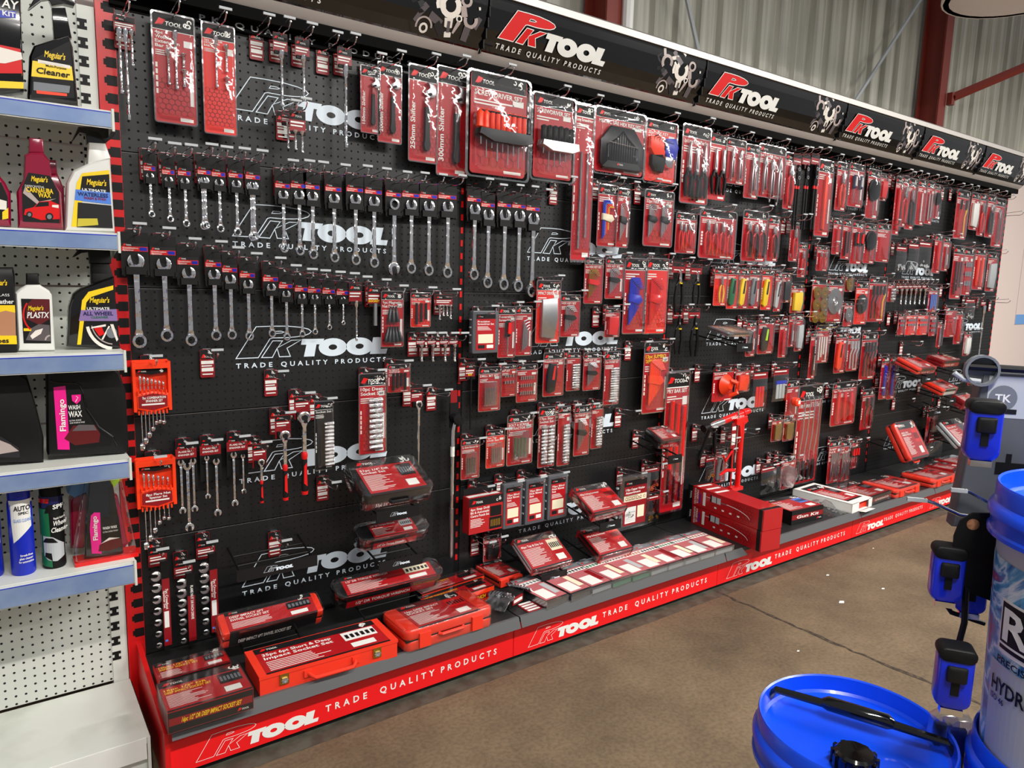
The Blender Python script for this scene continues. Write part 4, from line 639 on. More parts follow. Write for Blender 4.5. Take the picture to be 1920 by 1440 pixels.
ITEMS=[
('bars',0.0309,2.1451,0.2902,0.0549,0.05,'red header card with three chrome extension bars of different length',{'l':[.72,1,.4],'hc':.042},'extension_bar_set','tool set'),
('card',0.1587,2.1763,0.3063,0.1145,0.05,'tall dark red card of four chrome extension bars and sockets',{'T':'4pc|Wobble|Extension|Bar Set','c':'ext','xs':[],'e':[(-.018,-.1,.1,.007),(.003,-.045,.165,.007),(.024,-.105,.04,.008),(.024,-.15,.05,.008)],'ts':.009},'extension_bar_set','tool set'),
('card',0.2852,2.1755,0.3192,0.0942,0.05,'tall orange-red card of three chrome extension bars',{'T':'3pc 1/2" DR|EXTENSION|BAR SET','m':'cardorange','c':'ext','xs':[],'e':[(-.01,-.035,.15,.007),(.02,-.055,.08,.0075),(.02,-.15,.035,.009)],'ts':.006},'extension_bar_set','tool set'),
('tick',0.4126,2.1996,0.0609,0.0503,0.012,'short curled red ticket on an empty hook',{},None,None),
('tick',0.6309,2.1953,0.0594,0.0522,0.012,'short curled red ticket on an empty hook',{},None,None),
('bars',0.4749,2.1923,0.2309,0.0465,0.05,'single chrome extension bar under small red card',{'hc':.06,'r':.009},'extension_bar','tool'),
('bars',0.5466,2.191,0.2035,0.0481,0.05,'single chrome extension bar under small red card',{'hc':.06,'r':.009},'extension_bar','tool'),
('bars',0.6917,2.1903,0.3304,0.0517,0.05,'single chrome extension bar under small red card',{'hc':.06,'r':.009},'extension_bar','tool'),
('bars',0.4923,1.9508,0.1187,0.0386,0.05,'short chrome universal joint bar under a red card',{'hc':.035,'r':.006},'universal_joint','tool'),
('bars',0.5134,1.9558,0.1376,0.0527,0.09,'pair of chrome wobble bars under a red and white card',{'l':[.9,1],'hc':.07,'r':.0075},'wobble_bar_set','tool set'),
('card',0.7856,2.1481,0.2209,0.072,0.05,'smallest of the four packed adjustable wrenches with black grips',{'T':'150mm Shifter','c':'shifter','v':1},'adjustable_wrench','wrench'),
('card',0.8588,2.1704,0.2662,0.091,0.05,'second smallest of the four packed adjustable wrenches with black grips',{'T':'200mm Shifter','c':'shifter','v':1},'adjustable_wrench','wrench'),
('card',0.9934,2.1864,0.333,0.1186,0.05,'second largest of the four packed adjustable wrenches with black grips',{'T':'250mm Shifter','c':'shifter','v':1},'adjustable_wrench','wrench'),
('card',1.1179,2.2038,0.387,0.1345,0.05,'largest of the four packed adjustable wrenches with black grips',{'T':'300mm Shifter','c':'shifter','v':1},'adjustable_wrench','wrench'),
('spanner',0.0817,1.7211,0.1305,0.0348,0.035,'chrome combination spanner on black hanger, upper spanner row',{},'combination_spanner','spanner'),
('spanner',0.1328,1.7155,0.1356,0.037,0.035,'chrome combination spanner on black hanger, upper spanner row',{},'combination_spanner','spanner'),
('spanner',0.1777,1.7169,0.1485,0.0391,0.035,'chrome combination spanner on black hanger, upper spanner row',{},'combination_spanner','spanner'),
('spanner',0.2351,1.726,0.1605,0.0416,0.035,'chrome combination spanner on black hanger, upper spanner row',{'n':2},'combination_spanner','spanner'),
('spanner',0.2778,1.7239,0.1657,0.0438,0.035,'chrome combination spanner on black hanger, upper spanner row',{},'combination_spanner','spanner'),
('spanner',0.3298,1.7258,0.1763,0.0463,0.035,'chrome combination spanner on black hanger, upper spanner row',{},'combination_spanner','spanner'),
('spanner',0.3832,1.7261,0.1873,0.0489,0.035,'chrome combination spanner on black hanger, upper spanner row',{'n':2},'combination_spanner','spanner'),
('spanner',0.479,1.7082,0.2046,0.0528,0.035,'chrome combination spanner on black hanger, upper spanner row',{},'combination_spanner','spanner'),
('spanner',0.5322,1.7131,0.2161,0.0556,0.035,'chrome combination spanner on black hanger, upper spanner row',{},'combination_spanner','spanner'),
('spanner',0.5783,1.7138,0.2276,0.0583,0.035,'chrome combination spanner on black hanger, upper spanner row',{},'combination_spanner','spanner'),
('spanner',0.6544,1.7136,0.2355,0.062,0.035,'chrome combination spanner on black hanger, upper spanner row',{},'combination_spanner','spanner'),
('spanner',0.7333,1.7189,0.2473,0.0659,0.035,'chrome combination spanner on black hanger, upper spanner row',{},'combination_spanner','spanner'),
('spanner',0.8037,1.7178,0.2534,0.0697,0.035,'chrome combination spanner on black hanger, upper spanner row',{},'combination_spanner','spanner'),
('spanner',0.9528,1.7193,0.272,0.0763,0.035,'chrome combination spanner on black hanger, upper spanner row',{},'combination_spanner','spanner'),
('spanner',1.0272,1.7218,0.2804,0.0806,0.035,'chrome combination spanner on black hanger, upper spanner row',{},'combination_spanner','spanner'),
('spanner',1.1088,1.7267,0.2915,0.0853,0.035,'chrome combination spanner on black hanger, upper spanner row',{},'combination_spanner','spanner'),
('spanner',0.8829,1.7153,0.2756,0.0645,0.035,'chrome combination spanner hung upside down with jaw at the bottom',{'rev':1},'combination_spanner','spanner'),
('spanner',1.2305,1.7267,0.2971,0.0673,0.035,'large chrome combination spanner on black hanger right of the red-slotted joint',{},'combination_spanner','spanner'),
('spanner',1.2956,1.7114,0.3123,0.0692,0.035,'large chrome combination spanner on black hanger right of the red-slotted joint',{},'combination_spanner','spanner'),
('spanner',1.3751,1.7176,0.3259,0.0714,0.035,'large chrome combination spanner on black hanger right of the red-slotted joint',{},'combination_spanner','spanner'),
('spanner',1.4477,1.719,0.3329,0.0735,0.035,'large chrome combination spanner on black hanger right of the red-slotted joint',{},'combination_spanner','spanner'),
('spanner',1.5201,1.7138,0.3491,0.0756,0.035,'large chrome combination spanner on black hanger right of the red-slotted joint',{},'combination_spanner','spanner'),
('spanner',0.0326,1.4828,0.2829,0.0751,0.035,'chrome combination spanner on black hanger, lower spanner row',{},'combination_spanner','spanner'),
('spanner',0.1093,1.4749,0.2576,0.0752,0.035,'chrome combination spanner on black hanger, lower spanner row',{},'combination_spanner','spanner'),
('spanner',0.179,1.4482,0.2464,0.0656,0.035,'chrome combination spanner on black hanger, lower spanner row',{},'combination_spanner','spanner'),
('spanner',0.254,1.4439,0.2272,0.0519,0.035,'chrome combination spanner on black hanger, lower spanner row',{},'combination_spanner','spanner'),
('spanner',0.3031,1.4285,0.2096,0.0499,0.035,'chrome combination spanner on black hanger, lower spanner row',{},'combination_spanner','spanner'),
('spanner',0.3585,1.4127,0.1989,0.0513,0.035,'chrome combination spanner on black hanger, lower spanner row',{},'combination_spanner','spanner'),
('spanner',0.4334,1.402,0.1795,0.0532,0.035,'chrome combination spanner on black hanger, lower spanner row',{},'combination_spanner','spanner'),
('spanner',0.4833,1.3798,0.1694,0.0491,0.035,'chrome combination spanner on black hanger, lower spanner row',{},'combination_spanner','spanner'),
('spanner',0.5368,1.3697,0.1497,0.0485,0.035,'chrome combination spanner on black hanger, lower spanner row',{},'combination_spanner','spanner'),
('spanner',0.5821,1.3665,0.1383,0.0496,0.035,'chrome combination spanner on black hanger, lower spanner row',{},'combination_spanner','spanner'),
('spanner',0.6343,1.3633,0.1194,0.0488,0.035,'chrome combination spanner on black hanger, lower spanner row',{},'combination_spanner','spanner'),
('spanner',0.6857,1.36,0.1,0.048,0.035,'chrome combination spanner on black hanger, lower spanner row',{},'combination_spanner','spanner'),
('bars',0.732,1.4097,0.2133,0.049,0.04,'slim flexible-head spanner under an orange-red card',{'hc':.07,'r':.007},'flexible_head_spanner','spanner'),
('bars',0.8045,1.4015,0.1506,0.0505,0.04,'matt steel spark plug tube under a yellow-printed card',{'hc':.07,'r':.014,'m':'steel','sp':'SOCKET'},'tube_socket','tool'),
('card',0.8724,1.3816,0.2042,0.089,0.05,'clamshell of cone-stacked dark impact adaptors',{'T':'9pc Magnetic|Nut Driver Set','c':'cones'},'adaptor_set','tool set'),
('card',0.99,1.377,0.1285,0.0843,0.05,'small orange-red card of three dark nut drivers',{'T':'DRILL ADAPTOR','m':'cardorange','c':'rods','n':3,'cm':'darksteel'},'nut_driver_set','tool set'),
('bars',1.0924,1.3721,0.1025,0.0762,0.05,'wide short card with four silver socket adaptors',{'l':[1,.75,.75,.95],'hc':.045,'r':.008},'adaptor_set','tool set'),
('bars',0.9807,1.212,0.0971,0.0388,0.07,'tiny chrome universal joint under a red card',{'hc':.032,'r':.009},'universal_joint','tool'),
('bars',1.0291,1.2108,0.0982,0.0396,0.07,'tiny chrome universal joint under a red card',{'hc':.032,'r':.009},'universal_joint','tool'),
('bars',1.0833,1.2094,0.0993,0.0405,0.07,'tiny chrome universal joint under a red card',{'hc':.032,'r':.009},'universal_joint','tool'),
('bars',1.1265,1.2084,0.1002,0.0413,0.07,'tiny chrome universal joint under a red card',{'hc':.032,'r':.009},'universal_joint','tool'),
('holder',0.0598,1.1623,0.2826,0.1064,0.03,'orange holder of seven chrome combination spanners',{'hb':.165,'n':7,'T':'7pc COMBINATION|SPANNER SET'},'spanner_set','tool set'),
('holder',0.0595,0.8575,0.2976,0.1131,0.03,'orange holder of eight chrome flare nut spanners',{'hb':.165,'n':6,'T':'8pc Flare Nut|Spanner Set'},'spanner_set','tool set'),
('tick',0.2323,1.1859,0.0975,0.0458,0.012,'red and white ticket on an empty hook',{},None,None),
('tick',0.4355,1.1094,0.0997,0.049,0.012,'red and white ticket on an empty hook',{},None,None),
('card',0.7795,1.0862,0.297,0.1055,0.08,'long dark red card of ten deep chrome sockets',{'T':'10pc Deep|Socket Set','c':'sockets','k':10,'cx':.08},'socket_set','tool set'),
('card',0.8845,1.1143,0.1039,0.0922,0.08,'small rounded clamshell of black impact adaptors',{'T':'4pc IMPACT|ADAPTOR SET','c':'rods','n':4,'cm':'gunmetal'},'adaptor_set','tool set'),
('ratchet',0.9607,1.0194,0.4428,0.0506,0.08,'long slim flexible ratchet handle on a hook',{'hc':.045,'slim':1},'ratchet','wrench'),
('tick',1.0647,1.005,0.0919,0.0482,0.012,'red and white ticket on an empty hook',{},None,None),
('flare',0.1496,0.889,0.2776,0.0635,0.05,'black card of three flare nut spanners',{'n':3},'flare_spanner_set','tool set'),
('flare',0.2233,0.8912,0.2479,0.0659,0.05,'black card of two flare nut spanners',{'n':2,'big':1},'flare_spanner_set','tool set'),
('flare',0.3079,0.8944,0.238,0.0687,0.05,'black card of two flare nut spanners',{'n':2,'big':0},'flare_spanner_set','tool set'),
('ratchet',0.3707,0.8718,0.1988,0.0457,0.08,'smallest chrome ratchet with black and red grip',{},'ratchet','wrench'),
('ratchet',0.4506,0.9623,0.2929,0.0529,0.08,'middle-sized chrome ratchet with black and red grip',{},'ratchet','wrench'),
('ratchet',0.5179,1.0231,0.3434,0.0545,0.08,'largest chrome ratchet with black and red grip',{},'ratchet','wrench'),
('card',0.5908,1.0005,0.244,0.0659,0.09,'clear pack of small ratchet and a column of sockets',{'T':'Socket Set','m':'charcoal','c':'sockets','k':12,'cx':.24},'socket_set','tool set'),
('tick',0.6151,0.7089,0.1046,0.0504,0.012,'red and white ticket on an empty hook',{},None,None),
('crow',0.0544,0.5675,0.3433,0.0556,0.05,'first crowfoot spanner set from left, wide jaws facing left',{'alt':0},'crowfoot_spanner_set','tool set'),
('crow',0.1281,0.5109,0.2897,0.0579,0.05,'middle crowfoot spanner set with flared chrome rings',{'alt':1},'crowfoot_spanner_set','tool set'),
('crow',0.1984,0.5621,0.3326,0.0599,0.05,'third crowfoot spanner set beside the empty bracket',{'alt':0},'crowfoot_spanner_set','tool set'),
('tick',0.4369,0.5324,0.0947,0.0469,0.012,'red and white ticket behind the empty black bracket',{},None,None),
('bigsd',1.2947,2.199,0.3788,0.2877,0.1,'big clamshell of orange and black screwdrivers in a rack',{'T':'SCREWDRIVER SET','n':9,'g':'orange','fine':1},'screwdriver_set','tool set'),
('bigsd',1.5633,2.1694,0.3327,0.2212,0.1,'clamshell of six black and red screwdrivers above a metal lip',{'T':'SCREWDRIVER SET','n':6,'g':'blacksat','rk':'steel'},'screwdriver_set','tool set'),
('card',1.7735,2.1758,0.6512,0.1092,0.05,'very long red card of two long-shaft screwdrivers',{'T':'Long Screwdriver','c':'rods','n':2,'cm':'chrome','nm':'screwdriver'},'screwdriver_set','tool set'),
('hexbig',1.9827,2.1838,0.2782,0.3118,0.05,'large clamshell with fanned black hex keys',{'T':'METRIC SAE HEX KEY SET'},'hex_key_set','tool set'),
('hexfan',2.2441,2.1763,0.2801,0.2136,0.05,'bright red card of hex keys in orange and blue holders',{'T':'22pc HEX KEY|WRENCH SET'},'hex_key_set','tool set'),
('tick',1.8884,1.8858,0.0506,0.0381,0.012,'small curled red ticket on an empty hook',{},None,None),
('tick',1.6478,1.8485,0.1194,0.0466,0.012,'red and white ticket on an empty hook',{},None,None),
('tick',2.1504,1.8904,0.0894,0.0488,0.012,'red and white ticket on an empty hook',{},None,None),
('card',1.9257,1.8609,0.267,0.1161,0.05,'red card of rainbow-coloured hex keys in a cream holder',{'c':'hex','n':8,'cm':['blue','blue','lightblue','orange','orange','yellow','red','crimson'],'hm':'cream'},'hex_key_set','tool set'),
('card',2.0118,1.852,0.2589,0.0731,0.06,'narrow red card of long steel hex keys',{'c':'hex'},'hex_key_set','tool set'),
('card',2.2546,1.8656,0.2559,0.1954,0.05,'red card with two fans of steel hex keys side by side',{'T':'22pc HEX KEY SET','c':'hex2'},'hex_key_set','tool set'),
('card',1.5992,1.4358,0.2651,0.1281,0.06,'tall clamshell of a stubby steel impact driver',{'T':'IMPACT DRIVER SET','c':'shape','cm':'steel','nm':'impact_driver','m':'cardorange'},'impact_driver_set','tool set'),
('card',1.7308,1.3761,0.1819,0.1103,0.05,'red card of short steel hex keys beside the impact driver',{'T':'HEX KEY SET','c':'hex'},'hex_key_set','tool set'),
('card',1.8598,1.5418,0.2025,0.1085,0.05,'tilted red card of brass-coloured ball keys',{'T':'8pc HEX KEY SET','c':'hex','cm':'brass','hm':'red'},'hex_key_set','tool set'),
('card',1.9865,1.5444,0.1828,0.1101,0.05,'red card of steel hex keys left of the blue set',{'T':'HEX KEY SET','c':'hex'},'hex_key_set','tool set'),
('card',2.1257,1.5473,0.3476,0.1477,0.05,'tall red card of large bright blue hex keys',{'c':'hex','n':8,'cm':'blue','hm':'blue'},'hex_key_set','tool set'),
('card',2.2661,1.5527,0.356,0.1549,0.05,'tall red card of large bright red hex keys',{'c':'hex','n':8,'cm':'redgloss','hm':'redgloss','m':'cardorange'},'hex_key_set','tool set'),
('card',2.2985,1.1545,0.3487,0.1781,0.05,'tall red card of large orange hex keys',{'T':'13pc JUMBO|TAMPER STAR KEY SET','tc':'yellow','c':'hex','n':9,'cm':'orange','hm':'orange'},'hex_key_set','tool set'),
('card',1.9864,1.3178,0.1322,0.0909,0.05,'small card with a red ribbed plastic box',{'c':'shape','cm':'redgloss','nm':'plastic_box'},'bit_set','tool set'),
('tick',1.9232,1.3209,0.0682,0.0494,0.012,'curled white and red ticket on an empty hook',{},None,None),
('gcase',1.2701,1.3102,0.1696,0.1235,0.05,'clear-ended case of precision screwdrivers with red sleeve',{'T':'Precision|Screwdriver Set','cl':0},'precision_screwdriver_set','tool set'),
('card',1.3914,1.3251,0.209,0.0864,0.05,'red card of one black and red reversible screwdriver',{'T':'Reversible|Screwdriver','c':'sd','n':1},'screwdriver','screwdriver'),
('card',1.4791,1.3273,0.2058,0.0838,0.05,'red card of long bent steel hex keys',{'c':'hexlong'},'hex_key_set','tool set'),
('bars',1.2112,1.1032,0.278,0.0457,0.06,'loose screwdriver with red collar and black handle',{'hc':.06,'r':.006,'m':'gunmetal','sp':'BAR'},'screwdriver','screwdriver'),
('card',1.313,1.0799,0.1817,0.1059,0.05,'red card of seven steel drill bits in a clear box',{'T':'DRILL BIT SET','c':'case','n':7,'cm':'steel'},'drill_bit_set','tool set'),
('card',1.409,1.0864,0.135,0.0742,0.05,'small red card of two rows of bits',{'T':'BIT SET','c':'bits','n':4,'ro':2},'bit_set','tool set'),
('card',1.5045,1.0819,0.1607,0.1084,0.05,'red card of three rows of bits and a handle',{'c':'bits','n':7,'ro':3},'bit_set','tool set'),
('card',1.6493,1.1265,0.1905,0.1143,0.05,'red card of one black folding key tool',{'T':'FOLDING STAR SET','c':'knife','cm':'gunmetal','g':'red'},'folding_key_set','tool set'),
('card',1.7624,1.1223,0.1703,0.0784,0.05,'narrow red card with a column of small sockets',{'c':'sockets','k':10},'socket_set','tool set'),
('card',1.8744,1.1181,0.1714,0.1045,0.05,'red card of chrome fan hex keys under the white logo',{'T':'HEX KEY SET','c':'hex'},'hex_key_set','tool set'),
('card',2,1.1184,0.2485,0.0958,0.05,'tall red card with long column of bit sockets',{'T':'13pc SOCKET SET','c':'sockets','k':14},'socket_set','tool set'),
('card',1.2261,0.7885,0.1658,0.0882,0.05,'red card with an oval clear box of screw extractors',{'T':'5pc Screw Extractor Set','c':'case','n':4},'extractor_set','tool set'),
('card',1.3499,0.8136,0.1601,0.0925,0.05,'orange-red card of steel tap bits',{'T':'4pc Tap|Drill Set','m':'cardorange','c':'case','n':5,'cm':'steel'},'tap_set','tool set'),
('card',1.4767,0.868,0.2173,0.1342,0.05,'dark framed clamshell of bolt extractors',{'T':'BOLT & SCREW|EXTRACTOR SET','c':'case','n':4,'cm':'green'},'extractor_set','tool set'),
('card',1.623,0.8882,0.2689,0.0905,0.05,'tall red card with two columns of chrome sockets',{'T':'17pc Star|Socket Set','c':'sockets','k':11,'cols':2},'socket_set','tool set'),
('card',1.7211,0.8826,0.2688,0.0688,0.05,'tall narrow red card with one column of chrome sockets',{'c':'sockets','k':12},'socket_set','tool set'),
('card',1.8281,0.8787,0.2313,0.091,0.05,'red card of hex keys over the fourth-row logo',{'T':'9pc STAR KEY SET','c':'hex'},'hex_key_set','tool set'),
('card',1.9193,0.8838,0.2145,0.0671,0.05,'narrow red card with a column of dark sockets',{'c':'sockets','k':11},'socket_set','tool set'),
('card',1.3462,0.3572,0.112,0.0887,0.05,'tilted red card of a grey adaptor near the base shelf',{'c':'shape','cm':'darksteel','nm':'adaptor'},'adaptor_set','tool set'),
('tick',2.1399,1.1582,0.0718,0.0465,0.012,'red and white ticket on an empty hook',{},None,None),
('tick',2.0957,0.8353,0.0969,0.0465,0.012,'red and white ticket on an empty hook',{},None,None),
('tick',2.2242,0.7147,0.0945,0.0488,0.012,'red and white ticket on an empty hook',{},None,None),
('tick',1.2864,0.3568,0.0879,0.0272,0.012,'red and white ticket on an empty hook',{},None,None),
('tick',2.0896,0.3466,0.109,0.0583,0.012,'red and white ticket on an empty hook',{},None,None),
('sbox',1.2653,0.588,0.1788,0.1646,0.07,'hanging carton of step drill bits and centre punch',{'T':'6pc Step Drill|Bit & Automatic|Centre Punch Set'},'drill_bit_set','tool set'),
('gcase',1.4006,0.5936,0.1941,0.0978,0.09,'first grey plastic case with red label from left',{'T':'75pc Blind|Nut Rivet|Set'},'rivet_case','tool set'),
('gcase',1.52,0.5951,0.1984,0.1053,0.09,'second grey plastic case with red label from left',{'T':'75pc Blind|Nut Rivet|Set'},'rivet_case','tool set'),
('gcase',1.6448,0.5967,0.2004,0.1104,0.09,'third grey plastic case, label with two photo squares',{'T':'75pc Blind|Nut Rivet|Set'},'rivet_case','tool set'),
('gcase',2.1286,0.527,0.2647,0.205,0.09,'large clear case of copper washers',{'cl':1,'T':'110pc Copper Washer|Assortment'},'washer_case','tool set'),
('bag',2.2986,0.5426,0.1373,0.1083,0.06,'hanging bag of loose copper washers',{'n':14},'washer_bag','bag'),
('bag',2.2967,0.4081,0.1577,0.0971,0.08,'hanging bag of brass fittings above the shelf',{'cm':'brass'},'fitting_bag','bag'),
('card',2.4523,1.0008,0.7245,0.1696,0.06,'very tall clamshell of red-handled pry bars',{'T':'PRY BAR SET','c':'pry','n':3,'half':1},'pry_bar_set','tool set'),
('card',2.4904,2.1895,0.3633,0.2013,0.05,'large card of three black-handled long reach pliers',{'T':'3pc Long Reach Plier Set','c':'long','n':3,'g':'black'},'plier_set','tool set'),
('card',2.6584,2.175,0.3169,0.1389,0.05,'pair of long pliers with hanging black handles',{'c':'long','n':2,'g':'black','nb':1},'plier_set','tool set'),
('card',2.7932,2.1671,0.2179,0.1533,0.05,'red card of two pale locking pliers',{'c':'lock','n':2},'locking_plier_set','tool set'),
('card',2.9339,2.1588,0.2693,0.1158,0.05,'narrow red card of one large locking pliers',{'c':'lock','n':1},'locking_pliers','pliers'),
('card',3.0984,2.1741,0.2678,0.234,0.05,'black framed clamshell of three locking pliers',{'T':'3pc Locking Plier Set','c':'lock','n':3,'dec':-.12},'locking_plier_set','tool set'),
('card',3.2681,2.1589,0.2982,0.0886,0.05,'narrow red card of one shiny water pump pliers',{'c':'side','n':1},'pliers','pliers'),
('card',2.4515,1.7775,0.1918,0.1472,0.05,'red card of four small hobby pliers',{'c':'pliers','n':4,'dec':.06},'plier_set','tool set'),
('card',2.6938,1.8085,0.2394,0.2848,0.05,'wide clamshell of four all-red circlip pliers',{'c':'pliers','n':4},'plier_set','tool set'),
('card',2.9974,1.8289,0.2621,0.2115,0.05,'clamshell of three red and black pliers',{'c':'side','n':3,'g2':'black'},'plier_set','tool set'),
('card',3.1642,1.8131,0.2404,0.0966,0.05,'red card of single red and black pliers',{'c':'side','n':1,'g2':'black'},'pliers','pliers'),
('card',3.359,1.8124,0.2326,0.0818,0.05,'narrow card of red-handled side cutters',{'c':'pliers','n':1},'pliers','pliers'),
('card',3.4533,1.6852,0.1925,0.0738,0.05,'thin pinkish card of small pliers under the side cutters',{'c':'pliers','n':1},'pliers','pliers'),
('card',2.7435,1.5222,0.1916,0.1031,0.05,'card of wire strippers with yellow handles',{'c':'pliers','n':1,'g':'yellow','m':'cardorange'},'wire_strippers','pliers'),
('card',2.8493,1.5255,0.2116,0.0977,0.05,'orange-red card of green-handled scraper',{'c':'knife','cm':'green','m':'cardorange'},'scraper','tool'),
('card',2.9349,1.5253,0.2116,0.0912,0.05,'card of yellow snap-off knife beside the green scraper',{'c':'knife','cm':'yellow'},'snap_off_knife','knife'),
('card',3.0274,1.5281,0.2145,0.0937,0.05,'card of dull silver folding knife',{'c':'knife','cm':'grey'},'folding_knife','knife'),
('card',3.1423,1.5287,0.2212,0.097,0.05,'orange card of curved yellow knife',{'c':'knife','cm':'yellow','m':'cardorange'},'utility_knife','knife'),
('card',3.2473,1.5172,0.2189,0.065,0.05,'narrow card of grey retractable knife',{'c':'knife','cm':'lightgrey'},'utility_knife','knife'),
('card',3.315,1.5132,0.164,0.0816,0.05,'small card of spare knife blades',{'c':'shape','cm':'gunmetal','nm':'blade_box'},'blade_pack','blades'),
('card',3.4328,1.4529,0.1644,0.1215,0.05,'card of bright yellow blade dispenser',{'c':'shape','cm':'yellow','nm':'dispenser'},'blade_dispenser','blades'),
('card',3.0326,1.2471,0.1927,0.0806,0.05,'narrow card of a steel scraper under the knives',{'c':'knife','cm':'steel'},'scraper','tool'),
('card',3.1661,1.2603,0.1964,0.143,0.05,'grey clamshell of heavy knife with lime blade clip',{'c':'knife','cm':'darksteel','g':'lime'},'utility_knife','knife'),
('card',3.3297,1.2497,0.2135,0.0724,0.05,'narrow card of slim red marker tool',{'c':'rods','n':1,'cm':'red'},'scriber','tool'),
('card',3.4067,1.2794,0.1844,0.058,0.05,'narrow card of silver pick beside the marker tool',{'c':'rods','n':1},'scriber','tool'),
('card',3.4832,1.2789,0.2114,0.0701,0.05,'narrow card of pale plastic scraper',{'c':'shape','cm':'lightgrey'},'scraper','tool'),
('longpl',3.316,2.1607,0.4127,0.0751,0.06,'long black pliers with red collars',{},'long_pliers','pliers'),
('longpl',3.3995,2.1707,0.4176,0.0769,0.06,'long black pliers with red collars',{},'long_pliers','pliers'),
('longpl',3.4877,2.1813,0.4228,0.0788,0.06,'long black pliers with red collars',{},'long_pliers','pliers'),
('card',3.6192,2.1598,0.4265,0.1472,0.05,'long red card of orange-handled saw',{'c':'pry','n':1,'cm':'orange'},'hand_saw','saw'),
('snap',2.4066,1.5401,0.2537,0.0849,0.06,'black-handled circlip pliers on a small red card',{'c':1},'circlip_pliers','pliers'),
('snap',2.5353,1.5369,0.2166,0.0804,0.06,'black-handled circlip pliers on a small red card',{'c':1},'circlip_pliers','pliers'),
('snap',2.4216,1.3177,0.2271,0.0704,0.06,'black-handled circlip pliers on a small red card',{'c':0},'circlip_pliers','pliers'),
('snap',2.5417,1.3176,0.2424,0.0813,0.06,'black-handled circlip pliers on a small red card',{'c':0},'circlip_pliers','pliers'),
('tick',3.309,1.8196,0.0937,0.0452,0.012,'red and white ticket on an empty hook',{},None,None),
('tick',2.7333,1.5163,0.0548,0.0513,0.012,'red and white ticket on an empty hook',{},None,None),
('tick',2.9827,1.2742,0.0377,0.0372,0.012,'red and white ticket on an empty hook',{},None,None),
('tick',2.6579,1.0206,0.0874,0.0469,0.012,'red and white ticket on an empty hook',{},None,None),
('tick',2.6681,0.7011,0.0868,0.0519,0.012,'red and white ticket on an empty hook',{},None,None),
('tick',3.0293,0.6538,0.0703,0.0483,0.012,'red and white ticket on an empty hook',{},None,None),
('suction',2.8216,1.0057,0.1844,0.1706,0.05,'bright orange suction lifter on a red card',{},'suction_lifter','tool'),
('card',2.9847,0.9919,0.1327,0.1226,0.05,'small red card behind the orange suction lifter',{'c':'shape','cm':'orange'},'suction_cup','tool'),
('bag',3.1357,0.9915,0.2446,0.1334,0.06,'hanging bag of red plastic strips',{'strip':1,'cm':'red'},'strip_bag','bag'),
('bag',3.3294,0.9943,0.2107,0.1461,0.06,'hanging bag of grey cable ties with blue band',{'strip':1,'cm':'lightgrey','cap':'blue'},'cable_tie_bag','bag'),
('card',3.4722,0.8917,0.2426,0.12,0.05,'small clamshell with round orange tape case',{'c':'tapeball'},'seam_tape','tape'),
('card',3.6653,0.854,0.608,0.2548,0.05,'very tall clamshell of long chrome trim removal bars',{'T':'Trim Removal Tool Set','c':'cbar','n':4},'removal_tool_set','tool set'),
('card',2.8488,0.5545,0.1885,0.1013,0.05,'red card of grey plastic lever near the stacked boxes',{'c':'knife','cm':'grey'},'lever','tool'),
('card',3.3403,0.6869,0.1426,0.0951,0.05,'small card of brass lock beside the caulking gun',{'c':'shape','cm':'brass'},'brass_fitting','fitting'),
('card',3.4577,0.6826,0.1482,0.0983,0.05,'small card of brass hose fitting',{'c':'shape','cm':'brass'},'brass_fitting','fitting'),
('bag',2.7504,0.539,0.1412,0.0759,0.06,'narrow bag of small yellow fittings',{'cm':'brass'},'fitting_bag','bag'),
('bars',2.9086,0.6509,0.2912,0.0561,0.06,'long dark grey bar hanging left of the caulking gun',{'hc':.05,'r':.012,'m':'gunmetal'},'sanding_bar','tool'),
('bag',3.2559,0.4309,0.181,0.1459,0.08,'first crinkled black bag right of the caulking gun',{'cm':'gunmetal','n':5},'filter_wrench_bag','bag'),
('bag',3.353,0.4502,0.1993,0.1285,0.08,'second crinkled black bag with clear dome',{'cm':'gunmetal','n':5},'filter_wrench_bag','bag'),
('card',3.4278,0.4527,0.1977,0.1313,0.09,'red fan-shaped pack with clear round dome',{'c':'disc'},'filter_wrench','tool'),
('card',3.7921,2.1675,0.2755,0.114,0.05,'leaning card of orange-red oil filter pliers',{'c':'pliers','n':1,'g':'orange'},'pliers','pliers'),
('card',3.9482,2.1758,0.2499,0.1664,0.05,'red card with blue-capped brush at the top panel',{'c':'sd','n':2,'g':'navy','g2':'lightgrey'},'brush_set','tool set'),
('card',4.153,2.1668,0.2961,0.1443,0.05,'tall red card of black rimmed inspection mirror',{'c':'mirror'},'inspection_mirror','mirror'),
('card',4.2657,2.153,0.1628,0.0903,0.05,'small card of bright red valve tool',{'c':'shape','cm':'redgloss'},'valve_tool','tool'),
('card',3.7896,1.8454,0.2091,0.0863,0.05,'narrow red card of thin pen knife',{'c':'rods','n':1,'cm':'red'},'scriber','tool'),
('card',3.8977,1.8467,0.2345,0.0948,0.05,'narrow card of black magnetic pick-up',{'c':'rods','n':2,'cm':'gunmetal'},'pick_up_tool','tool'),
('card',4.0213,1.8488,0.2612,0.1347,0.05,'card of two black telescopic inspection tools',{'c':'sd','n':2},'pick_up_tool','tool'),
('card',4.1727,1.8395,0.2434,0.1338,0.05,'card of round silver inspection mirror',{'c':'mirror'},'inspection_mirror','mirror'),
('card',4.3342,1.8501,0.2383,0.1658,0.05,'plain red honeycomb card with one white disc',{'c':'none','T':'MAGNETIC TRAY'},'magnetic_tray','tool'),
